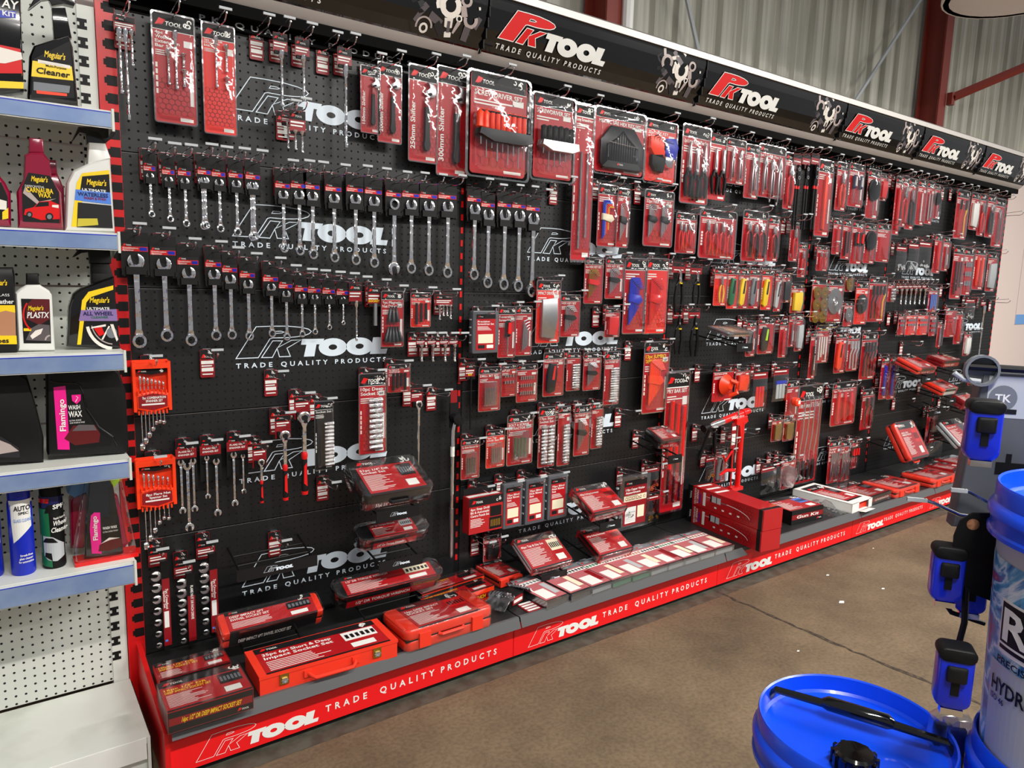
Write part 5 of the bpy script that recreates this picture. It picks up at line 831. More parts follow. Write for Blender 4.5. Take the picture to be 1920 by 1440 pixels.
('card',3.6577,1.6801,0.1453,0.1171,0.05,'wide red card of red pliers left of the mirrors',{'c':'pliers','n':2},'pliers','pliers'),
('card',3.6682,1.4946,0.2549,0.1748,0.05,'card of six small brass wire wheels',{'c':'wheel','n':6,'cm':'brass'},'rotary_brush_set','tool set'),
('card',3.8244,1.4919,0.2572,0.1824,0.05,'card of one large grey wire wheel',{'c':'wheel','n':1,'cm':'steel'},'rotary_brush','wire brush'),
('card',3.9751,1.5115,0.0945,0.0915,0.05,'tiny card of small brass wheel',{'c':'wheel','n':1,'cm':'brass'},'rotary_brush','wire brush'),
('card',3.9957,1.3548,0.1521,0.0987,0.05,'small card of silver cup brush',{'c':'wheel','n':1},'rotary_brush','wire brush'),
('card',4.14,1.4823,0.2683,0.147,0.05,'clear pack of grey crimped cup brush',{'c':'wheel','n':1,'cm':'darksteel','m':'cardorange'},'rotary_brush','wire brush'),
('card',4.3251,1.5166,0.288,0.2209,0.05,'pack of black brushes with red and yellow handles',{'c':'brush','n':4,'co':1},'brush_set','tool set'),
('card',3.7339,1.2133,0.2263,0.1448,0.05,'clear pack of white rods with red ends',{'c':'rods','n':4,'cm':'white'},'glue_stick_pack','pack'),
('card',3.6473,1.1765,0.2824,0.068,0.05,'narrow dark pack with red foot',{'c':'rods','n':1,'cm':'gunmetal'},'scriber','tool'),
('card',3.9513,1.1703,0.2571,0.1229,0.05,'red card of black and orange wire brush',{'c':'knife','cm':'orange'},'wire_brush','brush'),
('card',4.095,1.1573,0.2381,0.134,0.05,'three pale bristle brushes on one red card',{'c':'brush','n':3,'cm':'lightgrey','bm':'lightgrey'},'brush_set','tool set'),
('card',4.2896,1.1566,0.3038,0.1879,0.05,'tall red card of four dark wire brushes',{'c':'brush','n':4,'cm':'darksteel'},'brush_set','tool set'),
('card',4.0458,0.8501,0.2761,0.2802,0.05,'clamshell of chunky red plastic trim levers',{'T':'4pc Trim Removal Set','c':'pry','n':3},'trim_lever_set','tool set'),
('card',4.3443,0.7819,0.2695,0.1444,0.05,'small pack of two black-handled brushes',{'c':'brush','n':2,'cm':'black'},'brush_set','tool set'),
('card',3.9976,0.4781,0.281,0.14,0.05,'tilted red card of scraper hooks behind the white carton',{'T':'Scraper|Pick &|Hook Set','c':'rods','n':5},'hook_set','tool set'),
('card',4.127,0.4638,0.2857,0.1382,0.05,'tilted red card of hooks and picks beside another',{'T':'Hook|Pick Set','c':'rods','n':5},'hook_set','tool set'),
('card',4.224,0.4638,0.2055,0.1077,0.05,'small red card of four picks beside the hook sets',{'c':'sd','n':3},'hook_set','tool set'),
('tick',4.421,2.1762,0.0766,0.0601,0.012,'red and white ticket on an empty hook',{},None,None),
('tick',3.659,1.2118,0.0738,0.0565,0.012,'red and white ticket on an empty hook',{},None,None),
('tick',3.8843,1.182,0.0728,0.0481,0.012,'red and white ticket on an empty hook',{},None,None),
('tick',4.5888,1.2876,0.061,0.0572,0.012,'red and white ticket on an empty hook',{},None,None),
('tick',3.9161,0.8395,0.0611,0.0551,0.012,'red and white ticket on an empty hook',{},None,None),
('tick',4.516,0.8745,0.1279,0.0569,0.012,'red and white ticket on an empty hook',{},None,None),
('card',4.4681,2.1542,0.3632,0.0885,0.05,'long narrow card of red gauge',{'c':'pry','n':1},'gauge','tool'),
('card',4.5444,2.1687,0.3219,0.097,0.05,'card of bright red riveter handles',{'c':'pliers','n':1,'g':'redgloss'},'riveter','tool'),
('card',4.6392,2.1615,0.326,0.1135,0.05,'card of black-handled tin snips',{'c':'pliers','n':1,'g':'black'},'tin_snips','tool'),
('card',4.7739,2.1681,0.2962,0.1172,0.05,'long red card of one white rod',{'c':'rods','n':1,'cm':'white'},'gauge','tool'),
('card',4.8931,2.1695,0.2827,0.1054,0.05,'long red card of two thin steel rods',{'c':'rods','n':2},'gauge','tool'),
('card',4.9904,2.1578,0.2287,0.0924,0.05,'faded card of tiny mirror',{'c':'mirror'},'inspection_mirror','mirror'),
('card',5.0914,1.8267,0.2657,0.1115,0.05,'narrow red card beside the clear bags',{'c':'pry','n':1},'pry_bar','tool'),
('card',5.213,1.8151,0.2357,0.0982,0.05,'narrow card of shiny steel bar beside the bags',{'c':'rods','n':1},'punch','tool'),
('card',4.5006,1.4826,0.1258,0.0907,0.05,'card of small sockets at the start of the bit row',{'c':'sockets','k':4},'socket_set','tool set'),
('card',5.096,1.4642,0.1767,0.1368,0.05,'pale blue pack of thin rods',{'c':'rods','n':4,'cm':'lightblue'},'file_set','tool set'),
('card',4.6812,1.2821,0.1483,0.0881,0.05,'narrow red pack left of two square red packs',{'c':'bits','n':2,'ro':2},'bit_set','tool set'),
('card',4.8146,1.2887,0.158,0.1515,0.05,'left square red pack of bit sockets',{'c':'bits','n':4,'ro':2,'m':'cardorange'},'bit_set','tool set'),
('card',4.9845,1.288,0.1611,0.1576,0.05,'right square red pack of bit sockets',{'c':'bits','n':4,'ro':2,'m':'cardorange'},'bit_set','tool set'),
('card',5.1383,1.2835,0.1679,0.098,0.05,'narrow pack of bits right of the square packs',{'c':'bits','n':3,'ro':3},'bit_set','tool set'),
('card',5.2545,1.2252,0.194,0.0672,0.05,'thin pink pack hanging beside the joint',{'c':'rods','n':1},'punch','tool'),
('card',4.5259,0.9941,0.2902,0.1,0.05,'left of two tall cards with blue plastic levers',{'c':'pry','n':1,'cm':'blue'},'trim_lever_set','tool set'),
('card',4.6345,0.9897,0.294,0.1027,0.05,'right of two tall cards with blue plastic levers',{'c':'pry','n':1,'cm':'blue'},'trim_lever_set','tool set'),
('card',5.2604,0.5803,0.3433,0.0857,0.05,'thin black bar pack behind the clear bottles',{'c':'rods','n':1,'cm':'gunmetal'},'punch','tool'),
('card',5.3193,0.5754,0.1903,0.078,0.05,'silver valve pack above the clear bottles',{'c':'rods','n':1},'punch','tool'),
('bag',4.5458,1.74,0.1865,0.1404,0.07,'clear bag of silver fittings',{'cm':'lightgrey','n':14,'nm':'fitting'},'fitting_bag','bag'),
('bag',4.7074,1.7692,0.2041,0.1459,0.07,'clear bag of silver fittings',{'cm':'lightgrey','n':14,'nm':'fitting'},'fitting_bag','bag'),
('bag',4.8614,1.788,0.2113,0.1816,0.07,'clear bag of silver fittings',{'cm':'lightgrey','n':14,'nm':'fitting'},'fitting_bag','bag'),
('bars',4.6031,1.4848,0.152,0.0537,0.06,'tiny steel socket bar in a tight row',{'hc':.045,'r':.011},'socket_bar','tool'),
('bars',4.6681,1.486,0.1532,0.0546,0.06,'tiny steel socket bar in a tight row',{'hc':.045,'r':.011},'socket_bar','tool'),
('bars',4.7304,1.4872,0.1543,0.0554,0.06,'tiny steel socket bar in a tight row',{'hc':.045,'r':.011},'socket_bar','tool'),
('bars',4.7937,1.4885,0.1555,0.0562,0.06,'tiny steel socket bar in a tight row',{'hc':.045,'r':.011},'socket_bar','tool'),
('bars',4.8617,1.4898,0.1567,0.0571,0.06,'tiny steel socket bar in a tight row',{'hc':.045,'r':.011},'socket_bar','tool'),
('bars',4.9308,1.4911,0.158,0.0581,0.06,'tiny steel socket bar in a tight row',{'hc':.045,'r':.011},'socket_bar','tool'),
('bag',5.0884,0.3042,0.1475,0.1664,0.08,'lower clear plastic bottle shaped pack near the base shelf',{'cm':'lightgrey','n':8,'nm':'fitting'},'bleeder_bottle','bottle'),
('bag',5.3295,0.3979,0.2695,0.2281,0.08,'clear plastic bottle pack with hose near the base shelf',{'cm':'lightgrey','n':10,'nm':'fitting'},'bleeder_bottle','bottle'),
('tick',5.1605,2.1628,0.0694,0.0478,0.012,'red and white ticket on an empty hook',{},None,None),
('tick',5.2839,2.1671,0.0741,0.0573,0.012,'red and white ticket on an empty hook',{},None,None),
('tick',5.3034,1.4857,0.0655,0.0503,0.012,'red and white ticket on an empty hook',{},None,None),
('tick',4.7803,0.6902,0.076,0.0609,0.012,'red and white ticket on an empty hook',{},None,None),
('tick',5.1324,0.7782,0.055,0.0493,0.012,'red and white ticket on an empty hook',{},None,None),
('tick',5.483,0.642,0.0411,0.0535,0.012,'red and white ticket on an empty hook',{},None,None),
('card',5.392,2.1555,0.342,0.1945,0.05,'tall card of red and black brush at the far end',{'c':'brush','n':2,'co':3},'brush_set','tool set'),
('card',5.5933,2.155,0.2647,0.1324,0.05,'white fronted card with red foot, far bay',{'c':'shape','cm':'white'},'tape_pack','pack'),
('card',5.7256,2.1591,0.3039,0.1091,0.05,'narrow card of pliers, far bay top',{'c':'pliers','n':1},'pliers','pliers'),
('card',5.8762,2.1646,0.3129,0.1408,0.05,'card of black-handled grips, far bay top',{'c':'side','n':1,'g':'black'},'pliers','pliers'),
('card',6.0339,2.1505,0.3633,0.1845,0.05,'last tall card with black chain wrench at the wall end',{'c':'lock','n':1,'m':'cardred'},'chain_wrench','wrench'),
('card',5.4307,1.7661,0.3822,0.1725,0.05,'tall red card of long tools, far bay second panel',{'c':'rods','n':3,'cm':'gunmetal'},'punch_set','tool set'),
('card',5.5959,1.7585,0.3458,0.1609,0.05,'clear pack of round silver balls',{'c':'bits','n':3,'ro':3},'hitch_ball_pack','pack'),
('card',5.7918,1.7637,0.3087,0.1863,0.05,'pack of bright orange plastic wedges',{'c':'pry','n':2,'cm':'orange'},'wedge_set','tool set'),
('card',6.0176,1.7416,0.2959,0.1661,0.05,'pale grey pack at the wall end',{'c':'shape','cm':'lightgrey'},'clip_pack','pack'),
('card',5.4111,1.3291,0.2279,0.1735,0.05,'red card with white list, far bay third panel',{'c':'none'},'gauge_set','tool set'),
('card',5.5531,1.3054,0.2599,0.1164,0.05,'card with bright red handle below black top',{'c':'pry','n':1,'cm':'redgloss'},'screwdriver','screwdriver'),
('card',5.733,1.1424,0.1929,0.1121,0.05,'narrow red and white card under the far logo',{'c':'shape','cm':'white'},'tape_pack','pack'),
('card',5.8962,0.8757,0.1649,0.1265,0.05,'pair of pale cards above the far bracket',{'c':'shape','cm':'lightgrey'},'clip_pack','pack'),
('bag',5.6909,1.402,0.177,0.1656,0.06,'clear bag of white fittings, far bay',{'cm':'lightgrey','n':10,'nm':'fitting'},'fitting_bag','bag'),
('bars',5.9493,1.3872,0.4675,0.0877,0.05,'long silver bar hanging near the wall end',{'hc':.06,'r':.012},'breaker_bar','wrench'),
('tick',6.1792,1.3787,0.051,0.0607,0.012,'red and white ticket on an empty hook',{},None,None),
('tick',5.8627,0.8857,0.0845,0.0768,0.012,'red and white ticket on an empty hook',{},None,None),
('tick',4.8048,1.0833,0.1044,0.0606,0.012,'red and white ticket on an empty hook',{},None,None),
('tick',6.2168,2.0578,0.1032,0.0802,0.012,'red and white ticket on an empty hook',{},None,None),
]
BOTTLES=[
{'x': -0.1597, 'y': -0.16, 'z': 1.842, 'th': 0.05, 'm': 'blackgloss', 'out': [(-0.0606, -0.0), (-0.049, 0.1206), (-0.0383, 0.1485), (0.0045, 0.1726), (0.0409, 0.1905), (0.049, 0.1617), (0.0535, 0.0149)], 'parts': [('neck', 'blackgloss', 0.03, [(0.0069, 0.1731), (0.0065, 0.2509), (0.0373, 0.2579), (0.0479, 0.1867)]), ('trigger_head', 'blackgloss', 0.024, [(-0.0446, 0.2369), (-0.0191, 0.286), (0.0491, 0.3022), (0.0622, 0.2792), (0.0568, 0.2662), (0.0331, 0.2673), (0.0068, 0.2561), (0.0007, 0.2728), (-0.0157, 0.2664)])], 'lab': [('black', [(-0.0503, 0.0187), (-0.0403, 0.1144), (0.0425, 0.175), (0.0448, 0.0338)]), ('yellow', [(-0.0473, 0.0715), (-0.0428, 0.1101), (0.0427, 0.1114), (0.0446, 0.0769)]), ('silver1', [(-0.0315, 0.107), (-0.0311, 0.1149), (0.0392, 0.1134), (0.04, 0.1055)]), ('grey', [(-0.0447, 0.038), (-0.0434, 0.0592), (0.0366, 0.0621), (0.0332, 0.0441)]), ('orange', [(-0.0381, 0.0312), (-0.0389, 0.039), (0.0283, 0.042), (0.0279, 0.0352)])], 'rid': [], 'tx': [("Meguiar's", 0.0058, 0.1323, 0.016, 0.045, 'yellow', 1), ('HEAVY DUTY', 0.0011, 0.1104, 0.0053, 0.0521, 'white', 1), ('Cleaner', -0.0, 0.0891, 0.0147, 0.0735, 'black', 1), ('Multi-Purpose', 0.0078, 0.1037, 0.0053, 0.0452, 'black', 1)], 'd': 'black trigger spray bottle with yellow cleaner label on the top shelf', 'nm': 'spray_bottle', 'cat': 'bottle'},
{'x': -0.277, 'y': -0.17, 'z': 1.842, 'th': 0.08, 'm': 'blackgloss', 'out': [(-0.0648, 0.0), (-0.0461, 0.2872), (0.0594, 0.3005), (0.0515, 0.031)], 'parts': [], 'lab': [('redgloss', [(-0.0402, 0.0543), (-0.0353, 0.1302), (0.0493, 0.1275), (0.0504, 0.0698)]), ('yellow', [(-0.0423, 0.0212), (-0.0412, 0.039), (0.0514, 0.0492), (0.0505, 0.0335)]), ('blue', [(0.0059, 0.1909), (0.007, 0.2086), (0.0455, 0.2144), (0.0446, 0.1991)]), ('silver1', [(-0.017, 0.0835), (0.0071, 0.1233), (0.051, 0.1188), (0.0524, 0.1037), (0.0158, 0.0869)])], 'rid': [], 'tx': [('AY', 0.0331, 0.2281, 0.0203, 0.0333, 'white', 1), ('KIT', 0.0307, 0.2049, 0.0115, 0.0266, 'white', 1), ('surface', 0.0253, 0.2426, 0.0063, 0.0331, 'white', 0)], 'd': 'black and red kit carton at the far left of the top shelf', 'nm': 'wax_kit_box', 'cat': 'box'},
{'x': -0.2082, 'y': -0.19, 'z': 1.53, 'th': 0.055, 'm': 'crimson', 'out': [(-0.0504, 0.0), (-0.0484, 0.0908), (-0.0317, 0.1255), (-0.0259, 0.1855), (-0.0141, 0.1935), (0.0147, 0.197), (0.0277, 0.1785), (0.0298, 0.1317), (0.0492, 0.0969), (0.049, 0.0034)], 'parts': [('cap', 'crimson', 0.036, [(-0.0165, 0.1919), (-0.0132, 0.2291), (0.0166, 0.2303), (0.017, 0.1959)])], 'lab': [('black', [(-0.0391, 0.0182), (-0.0364, 0.1025), (-0.0205, 0.1412), (0.0254, 0.138), (0.0432, 0.0964), (0.0403, 0.0194)]), ('silver2', [(-0.0349, 0.0894), (-0.0294, 0.1058), (-0.0016, 0.0708), (0.0365, 0.0821), (-0.0044, 0.0625)]), ('redgloss', [(-0.0358, 0.0359), (-0.0327, 0.0495), (-0.014, 0.0563), (-0.0016, 0.0708), (0.022, 0.0755), (0.0428, 0.0663), (0.0409, 0.0305), (0.0005, 0.0249)]), ('gunmetal', [(-0.0117, 0.0565), (-0.0017, 0.0694), (0.0195, 0.0726), (0.0189, 0.0616)]), ('black', [(-0.0174, 0.0372), (-0.0185, 0.0331), (-0.0212, 0.0299), (-0.0248, 0.0286), (-0.0282, 0.0294), (-0.0305, 0.0322), (-0.0312, 0.0362), (-0.03, 0.0403), (-0.0273, 0.0435), (-0.0238, 0.0448), (-0.0204, 0.044), (-0.0181, 0.0412)]), ('grey', [(-0.0203, 0.037), (-0.0209, 0.0346), (-0.0225, 0.0328), (-0.0246, 0.032), (-0.0265, 0.0325), (-0.0279, 0.0341), (-0.0283, 0.0364), (-0.0276, 0.0388), (-0.0261, 0.0406), (-0.024, 0.0414), (-0.022, 0.0409), (-0.0207, 0.0393)]), ('black', [(0.0274, 0.035), (0.026, 0.0298), (0.0225, 0.0258), (0.018, 0.0241), (0.0136, 0.0252), (0.0106, 0.0287), (0.0097, 0.0337), (0.0112, 0.039), (0.0146, 0.0429), (0.0191, 0.0446), (0.0235, 0.0436), (0.0265, 0.0401)]), ('grey', [(0.0239, 0.0348), (0.023, 0.0316), (0.0209, 0.0292), (0.0182, 0.0282), (0.0156, 0.0289), (0.0138, 0.031), (0.0132, 0.034), (0.0141, 0.0371), (0.0162, 0.0395), (0.0189, 0.0405), (0.0215, 0.0399), (0.0233, 0.0378)]), ('silver1', [(0.0261, 0.0649), (0.0404, 0.0661), (0.04, 0.0578), (0.0258, 0.0595)])], 'rid': [], 'tx': [("Meguiar's", 0.0016, 0.1275, 0.0134, 0.0348, 'yellow', 1), ('DEEPCRYSTAL', -0.0087, 0.1078, 0.0054, 0.0416, 'white', 0), ('CARNAUBA', 0.0012, 0.0993, 0.0122, 0.0582, 'yellow', 1), ('WAX', 0.011, 0.0881, 0.0122, 0.0281, 'yellow', 1)], 'd': 'glossy maroon bottle with red car on its label', 'nm': 'wax_bottle', 'cat': 'bottle'},
{'x': -0.1758, 'y': -0.09, 'z': 1.53, 'th': 0.05, 'm': 'crimson', 'out': [(-0.0388, 0.0), (-0.0335, 0.0932), (-0.0085, 0.1516), (0.0187, 0.1574), (0.0316, 0.1207), (0.0305, 0.0046)], 'parts': [('cap', 'crimson', 0.036, [(-0.0085, 0.1516), (-0.0039, 0.1911), (0.0169, 0.1923), (0.0186, 0.1546)])], 'lab': [], 'rid': [], 'tx': [], 'd': 'second maroon bottle half hidden behind the red car bottle', 'nm': 'wax_bottle', 'cat': 'bottle'},
{'x': -0.3087, 'y': -0.19, 'z': 1.53, 'th': 0.055, 'm': 'crimson', 'out': [(-0.0519, -0.0), (-0.0455, 0.0986), (-0.0216, 0.1395), (0.0109, 0.1429), (0.031, 0.1124), (0.0405, 0.0869), (0.0366, 0.003)], 'parts': [], 'lab': [('black', [(-0.0402, 0.0164), (-0.0323, 0.1063), (0.0221, 0.1115), (0.0333, 0.0771), (0.031, 0.0213)]), ('yellow', [(0.0187, 0.0204), (0.0199, 0.039), (0.0328, 0.0506), (0.0312, 0.0239)]), ('silver1', [(-0.0276, 0.0459), (0.0065, 0.0722), (0.0304, 0.0663), (0.0291, 0.045)])], 'rid': [], 'tx': [], 'd': 'maroon bottle cut off by the left photo edge', 'nm': 'wax_bottle', 'cat': 'bottle'},
{'x': -0.0989, 'y': -0.17, 'z': 1.53, 'th': 0.055, 'm': 'milky', 'out': [(-0.0567, 0.0), (-0.0451, 0.1272), (-0.0288, 0.1605), (0.0093, 0.1841), (0.0594, 0.2009), (0.0619, 0.0041)], 'parts': [('neck', 'milky', 0.04, [(0.0055, 0.1808), (0.0107, 0.2368), (0.0497, 0.239), (0.0607, 0.2011)]), ('trigger_head', 'blackgloss', 0.03, [(-0.0272, 0.2374), (-0.0107, 0.275), (0.0569, 0.2845), (0.0767, 0.2704), (0.0658, 0.255), (0.0472, 0.2386), (0.0068, 0.2335), (0.0056, 0.2581), (-0.0114, 0.2613)])], 'lab': [('yellow', [(-0.0413, 0.0135), (-0.0231, 0.1293), (-0.0095, 0.1543), (0.0541, 0.1693), (0.0556, 0.1469), (-0.0057, 0.131), (-0.0241, 0.0132)]), ('black', [(-0.0167, 0.1091), (-0.0099, 0.1459), (0.0535, 0.158), (0.0539, 0.1098)]), ('lightblue', [(-0.0304, 0.0828), (-0.0265, 0.111), (0.0539, 0.1098), (0.055, 0.0785)]), ('charcoal', [(-0.0291, 0.0129), (-0.0233, 0.0778), (0.0548, 0.0756), (0.0559, 0.0153)]), ('tape', [(-0.0278, 0.0144), (-0.0254, 0.0356), (0.0198, 0.0388), (0.0215, 0.0218)])], 'rid': [], 'tx': [("Meguiar's", 0.0219, 0.1337, 0.0155, 0.0455, 'yellow', 1), ('ULTIMATE', 0.0158, 0.112, 0.0071, 0.0556, 'white', 1), ('WATERLESS', 0.0127, 0.1005, 0.0099, 0.0707, 'navy', 1), ('WASH & WAX', 0.0173, 0.091, 0.0071, 0.0532, 'crimson', 1)], 'd': 'milky white spray bottle with blue and black label', 'nm': 'spray_bottle', 'cat': 'bottle'},
{'x': -0.2334, 'y': -0.18, 'z': 1.213, 'th': 0.04, 'm': 'white', 'out': [(-0.0427, 0.0031), (-0.0406, 0.1549), (-0.0308, 0.1646), (-0.014, 0.1759), (0.0141, 0.1764), (0.0347, 0.1612), (0.0401, 0.15), (0.0392, -0.0)], 'parts': [('cap', 'black', 0.026, [(-0.0152, 0.1759), (-0.0135, 0.2049), (0.0134, 0.2056), (0.0129, 0.1764)])], 'lab': [('black', [(-0.0298, 0.0238), (-0.0288, 0.1398), (0.0335, 0.1387), (0.0307, 0.0219)]), ('maroon', [(-0.0214, 0.0882), (-0.017, 0.1245), (-0.0045, 0.1385), (0.0335, 0.1387), (0.0318, 0.0876), (0.0082, 0.0709)]), ('silver3', [(-0.0247, 0.0321), (-0.0112, 0.0628), (0.006, 0.0738), (0.0297, 0.0706), (0.0298, 0.0277)]), ('silver1', [(-0.0147, 0.0431), (-0.0021, 0.057), (0.0149, 0.0623), (0.0093, 0.0482), (-0.0104, 0.0345)]), ('silver2', [(0.0167, 0.0309), (0.0171, 0.0337), (0.0179, 0.0363), (0.0192, 0.0388), (0.0208, 0.0409), (0.0227, 0.0426), (0.0248, 0.0439), (0.0271, 0.0447), (0.0295, 0.0449), (0.0293, 0.0406), (0.0276, 0.0404), (0.026, 0.0399), (0.0245, 0.039), (0.0231, 0.0378), (0.022, 0.0363), (0.0211, 0.0346), (0.0206, 0.0328), (0.0203, 0.0308)]), ('yellow', [(-0.0279, 0.0561), (-0.0275, 0.0631), (-0.0112, 0.0628), (-0.0116, 0.0557)]), ('redgloss', [(-0.0143, 0.0585), (-0.0197, 0.0656), (-0.0238, 0.0738), (-0.0265, 0.0829), (-0.0278, 0.0925), (-0.0275, 0.1023), (-0.0257, 0.112), (-0.0225, 0.1213), (-0.018, 0.1298), (-0.0153, 0.1274), (-0.0195, 0.1196), (-0.0224, 0.111), (-0.024, 0.1021), (-0.0243, 0.093), (-0.0231, 0.0842), (-0.0206, 0.0758), (-0.0168, 0.0682), (-0.0118, 0.0616)])], 'rid': [], 'tx': [("Meguiar's", 0.0013, 0.1161, 0.0112, 0.033, 'yellow', 1), ('PLASTX', 0.005, 0.0978, 0.0154, 0.0473, 'white', 1)], 'd': 'small white bottle with black cap and dark red label', 'nm': 'polish_bottle', 'cat': 'bottle'},
{'x': -0.3102, 'y': -0.17, 'z': 1.213, 'th': 0.07, 'm': 'blacksat', 'out': [(-0.0604, 0.0006), (-0.0464, 0.2171), (0.0361, 0.2197), (0.0384, 0.202), (0.0322, 0.0)], 'parts': [], 'lab': [('yellow', [(-0.0429, 0.1014), (-0.0415, 0.1231), (0.0338, 0.1232), (0.0336, 0.101)]), ('tan', [(-0.0464, 0.0468), (-0.0435, 0.0919), (0.0135, 0.1094), (0.0337, 0.1037), (0.0314, 0.0451)]), ('yellow', [(-0.0478, 0.0249), (-0.0464, 0.0468), (0.0326, 0.045), (0.0324, 0.0225)])], 'rid': [], 'tx': [('ather', 0.0172, 0.1328, 0.0111, 0.0295, 'white', 1), ('wipes', -0.0048, 0.0334, 0.0125, 0.0407, 'charcoal', 1), ('CLASS', 0.0091, 0.1493, 0.0068, 0.0294, 'white', 0), ("Meguiar's", -0.0002, 0.1806, 0.0136, 0.0404, 'yellow', 1)], 'd': 'black leather wipes tub with yellow bands at the left edge', 'nm': 'wipes_tub', 'cat': 'bottle'},
{'x': -0.1086, 'y': -0.16, 'z': 1.213, 'th': 0.055, 'm': 'blackgloss', 'out': [(-0.0579, 0.0105), (-0.0472, 0.1181), (-0.0354, 0.1529), (-0.0171, 0.1676), (0.022, 0.1856), (0.0645, 0.2027), (0.0712, 0.0)], 'parts': [('neck', 'black', 0.04, [(0.0114, 0.1796), (0.0116, 0.2349), (0.0556, 0.2363), (0.063, 0.1997)]), ('trigger_head', 'black', 0.03, [(-0.0304, 0.2507), (-0.0116, 0.2772), (0.0591, 0.2833), (0.0608, 0.2365), (0.009, 0.2348), (0.0081, 0.2665), (-0.0123, 0.2628)])], 'lab': [('yellow', [(-0.0337, 0.0155), (-0.0162, 0.1356), (0.0002, 0.159), (0.0607, 0.1774), (0.0601, 0.1656), (0.0046, 0.1444), (-0.0064, 0.1298), (-0.0249, 0.0153)]), ('black', [(-0.0223, 0.0152), (-0.0065, 0.1268), (0.0046, 0.1444), (0.0615, 0.1656), (0.0663, 0.0093)]), ('holo', [(-0.0266, 0.0801), (-0.0201, 0.1093), (0.0656, 0.1119), (0.0668, 0.0788)]), ('silver1', [(0.0488, -0.002), (0.0377, 0.0006), (0.0272, 0.0051), (0.0175, 0.0115), (0.009, 0.0195), (0.0018, 0.0289), (-0.004, 0.0395), (-0.0082, 0.0511), (-0.0107, 0.0633), (-0.0032, 0.065), (-0.0009, 0.0542), (0.0029, 0.0439), (0.008, 0.0344), (0.0145, 0.026), (0.0221, 0.0189), (0.0307, 0.0133), (0.04, 0.0093), (0.0499, 0.0071)]), ('silver2', [(0.0506, 0.0131), (0.0416, 0.0151), (0.033, 0.0188), (0.0251, 0.0239), (0.0181, 0.0304), (0.0122, 0.0381), (0.0075, 0.0468), (0.004, 0.0562), (0.0019, 0.0662), (0.0045, 0.0668), (0.0065, 0.0572), (0.0098, 0.0482), (0.0143, 0.0399), (0.02, 0.0326), (0.0267, 0.0264), (0.0342, 0.0215), (0.0424, 0.018), (0.051, 0.0161)]), ('redgloss', [(0.0081, 0.0589), (0.0265, 0.0645), (0.0334, 0.0434), (0.02, 0.0378)]), ('silver1', [(0.0003, 0.059), (0.0031, 0.0634), (0.0373, 0.0703), (0.037, 0.0643)]), ('silver1', [(0.0248, 0.0286), (0.0286, 0.027), (0.0475, 0.0641), (0.0436, 0.0657)]), ('grey', [(0.0639, 0.0457), (0.0618, 0.0382), (0.0566, 0.0328), (0.0499, 0.031), (0.0434, 0.0332), (0.0388, 0.0388), (0.0374, 0.0463), (0.0395, 0.0538), (0.0446, 0.0592), (0.0513, 0.061), (0.0579, 0.0589), (0.0625, 0.0533)]), ('silver1', [(0.0478, 0.0701), (0.0557, 0.07), (0.0657, 0.0275), (0.0615, 0.0216)])], 'rid': [], 'tx': [("Meguiar's", 0.0248, 0.1372, 0.0148, 0.0467, 'yellow', 1), ('ULTIMATE', 0.0211, 0.1135, 0.0073, 0.0544, 'white', 1), ('ALL WHEEL', 0.0204, 0.1002, 0.0104, 0.0726, 'navy', 1), ('CLEANER', 0.0238, 0.0898, 0.0059, 0.0415, 'green', 1)], 'd': 'black trigger spray bottle with wheel picture and rainbow band', 'nm': 'spray_bottle', 'cat': 'bottle'},
{'x': -0.1058, 'y': -0.16, 'z': 0.912, 'th': 0.08, 'm': 'blacksat', 'out': [(-0.1208, 0.0184), (-0.1104, 0.2498), (-0.0457, 0.2486), (-0.0216, 0.2696), (0.0227, 0.2717), (0.0612, 0.2388), (0.0749, 0.1788), (0.0756, 0.008), (0.0641, 0.0)], 'parts': [('cap', 'black', 0.03, [(-0.0982, 0.249), (-0.0966, 0.2783), (-0.0694, 0.2768), (-0.071, 0.2472)]), ('handle_hole', 'blackgloss', 0.083, [(0.0198, 0.2109), (0.0235, 0.232), (0.037, 0.2372), (0.0549, 0.2176), (0.0664, 0.1732), (0.0677, 0.1419), (0.0565, 0.1335), (0.0356, 0.151), (0.0236, 0.1799)])], 'lab': [('black', [(-0.0975, 0.0336), (-0.0982, 0.2047), (-0.0402, 0.2062), (-0.026, 0.1322), (0.005, 0.0672), (0.0309, 0.0485), (0.03, 0.0297)]), ('pink', [(-0.0975, 0.0336), (-0.0982, 0.2047), (-0.0706, 0.207), (-0.0696, 0.1304), (-0.0698, 0.03)]), ('maroon', [(-0.0808, 0.0619), (-0.0587, 0.0959), (-0.007, 0.0933), (0.005, 0.0672), (0.0011, 0.0427), (-0.0564, 0.0406)]), ('silver3', [(-0.062, 0.081), (-0.0458, 0.0975), (-0.0096, 0.0936), (-0.0025, 0.0774)])], 'rid': [[(-0.1046, 0.2229), (-0.0925, 0.2176), (-0.0476, 0.2128), (-0.0351, 0.2058), (-0.0309, 0.1874), (-0.0255, 0.1413), (0.0032, 0.086), (0.0365, 0.0541), (0.0448, 0.0279)], [(-0.1057, 0.2465), (-0.0512, 0.2415), (-0.0354, 0.251), (-0.0192, 0.268), (0.0226, 0.2702)]], 'tx': [('WASH', -0.0535, 0.147, 0.0121, 0.0279, 'white', 1), ('WAX', -0.0519, 0.1286, 0.0166, 0.0318, 'white', 1), ('ULTRA SHINE', -0.0528, 0.1105, 0.0045, 0.028, 'white', 0), ('CAR WASH & WAX', -0.0481, 0.1039, 0.0045, 0.0357, 'white', 0)], 'd': 'large black jug with pink label and handle hole', 'nm': 'jug', 'cat': 'jug'},
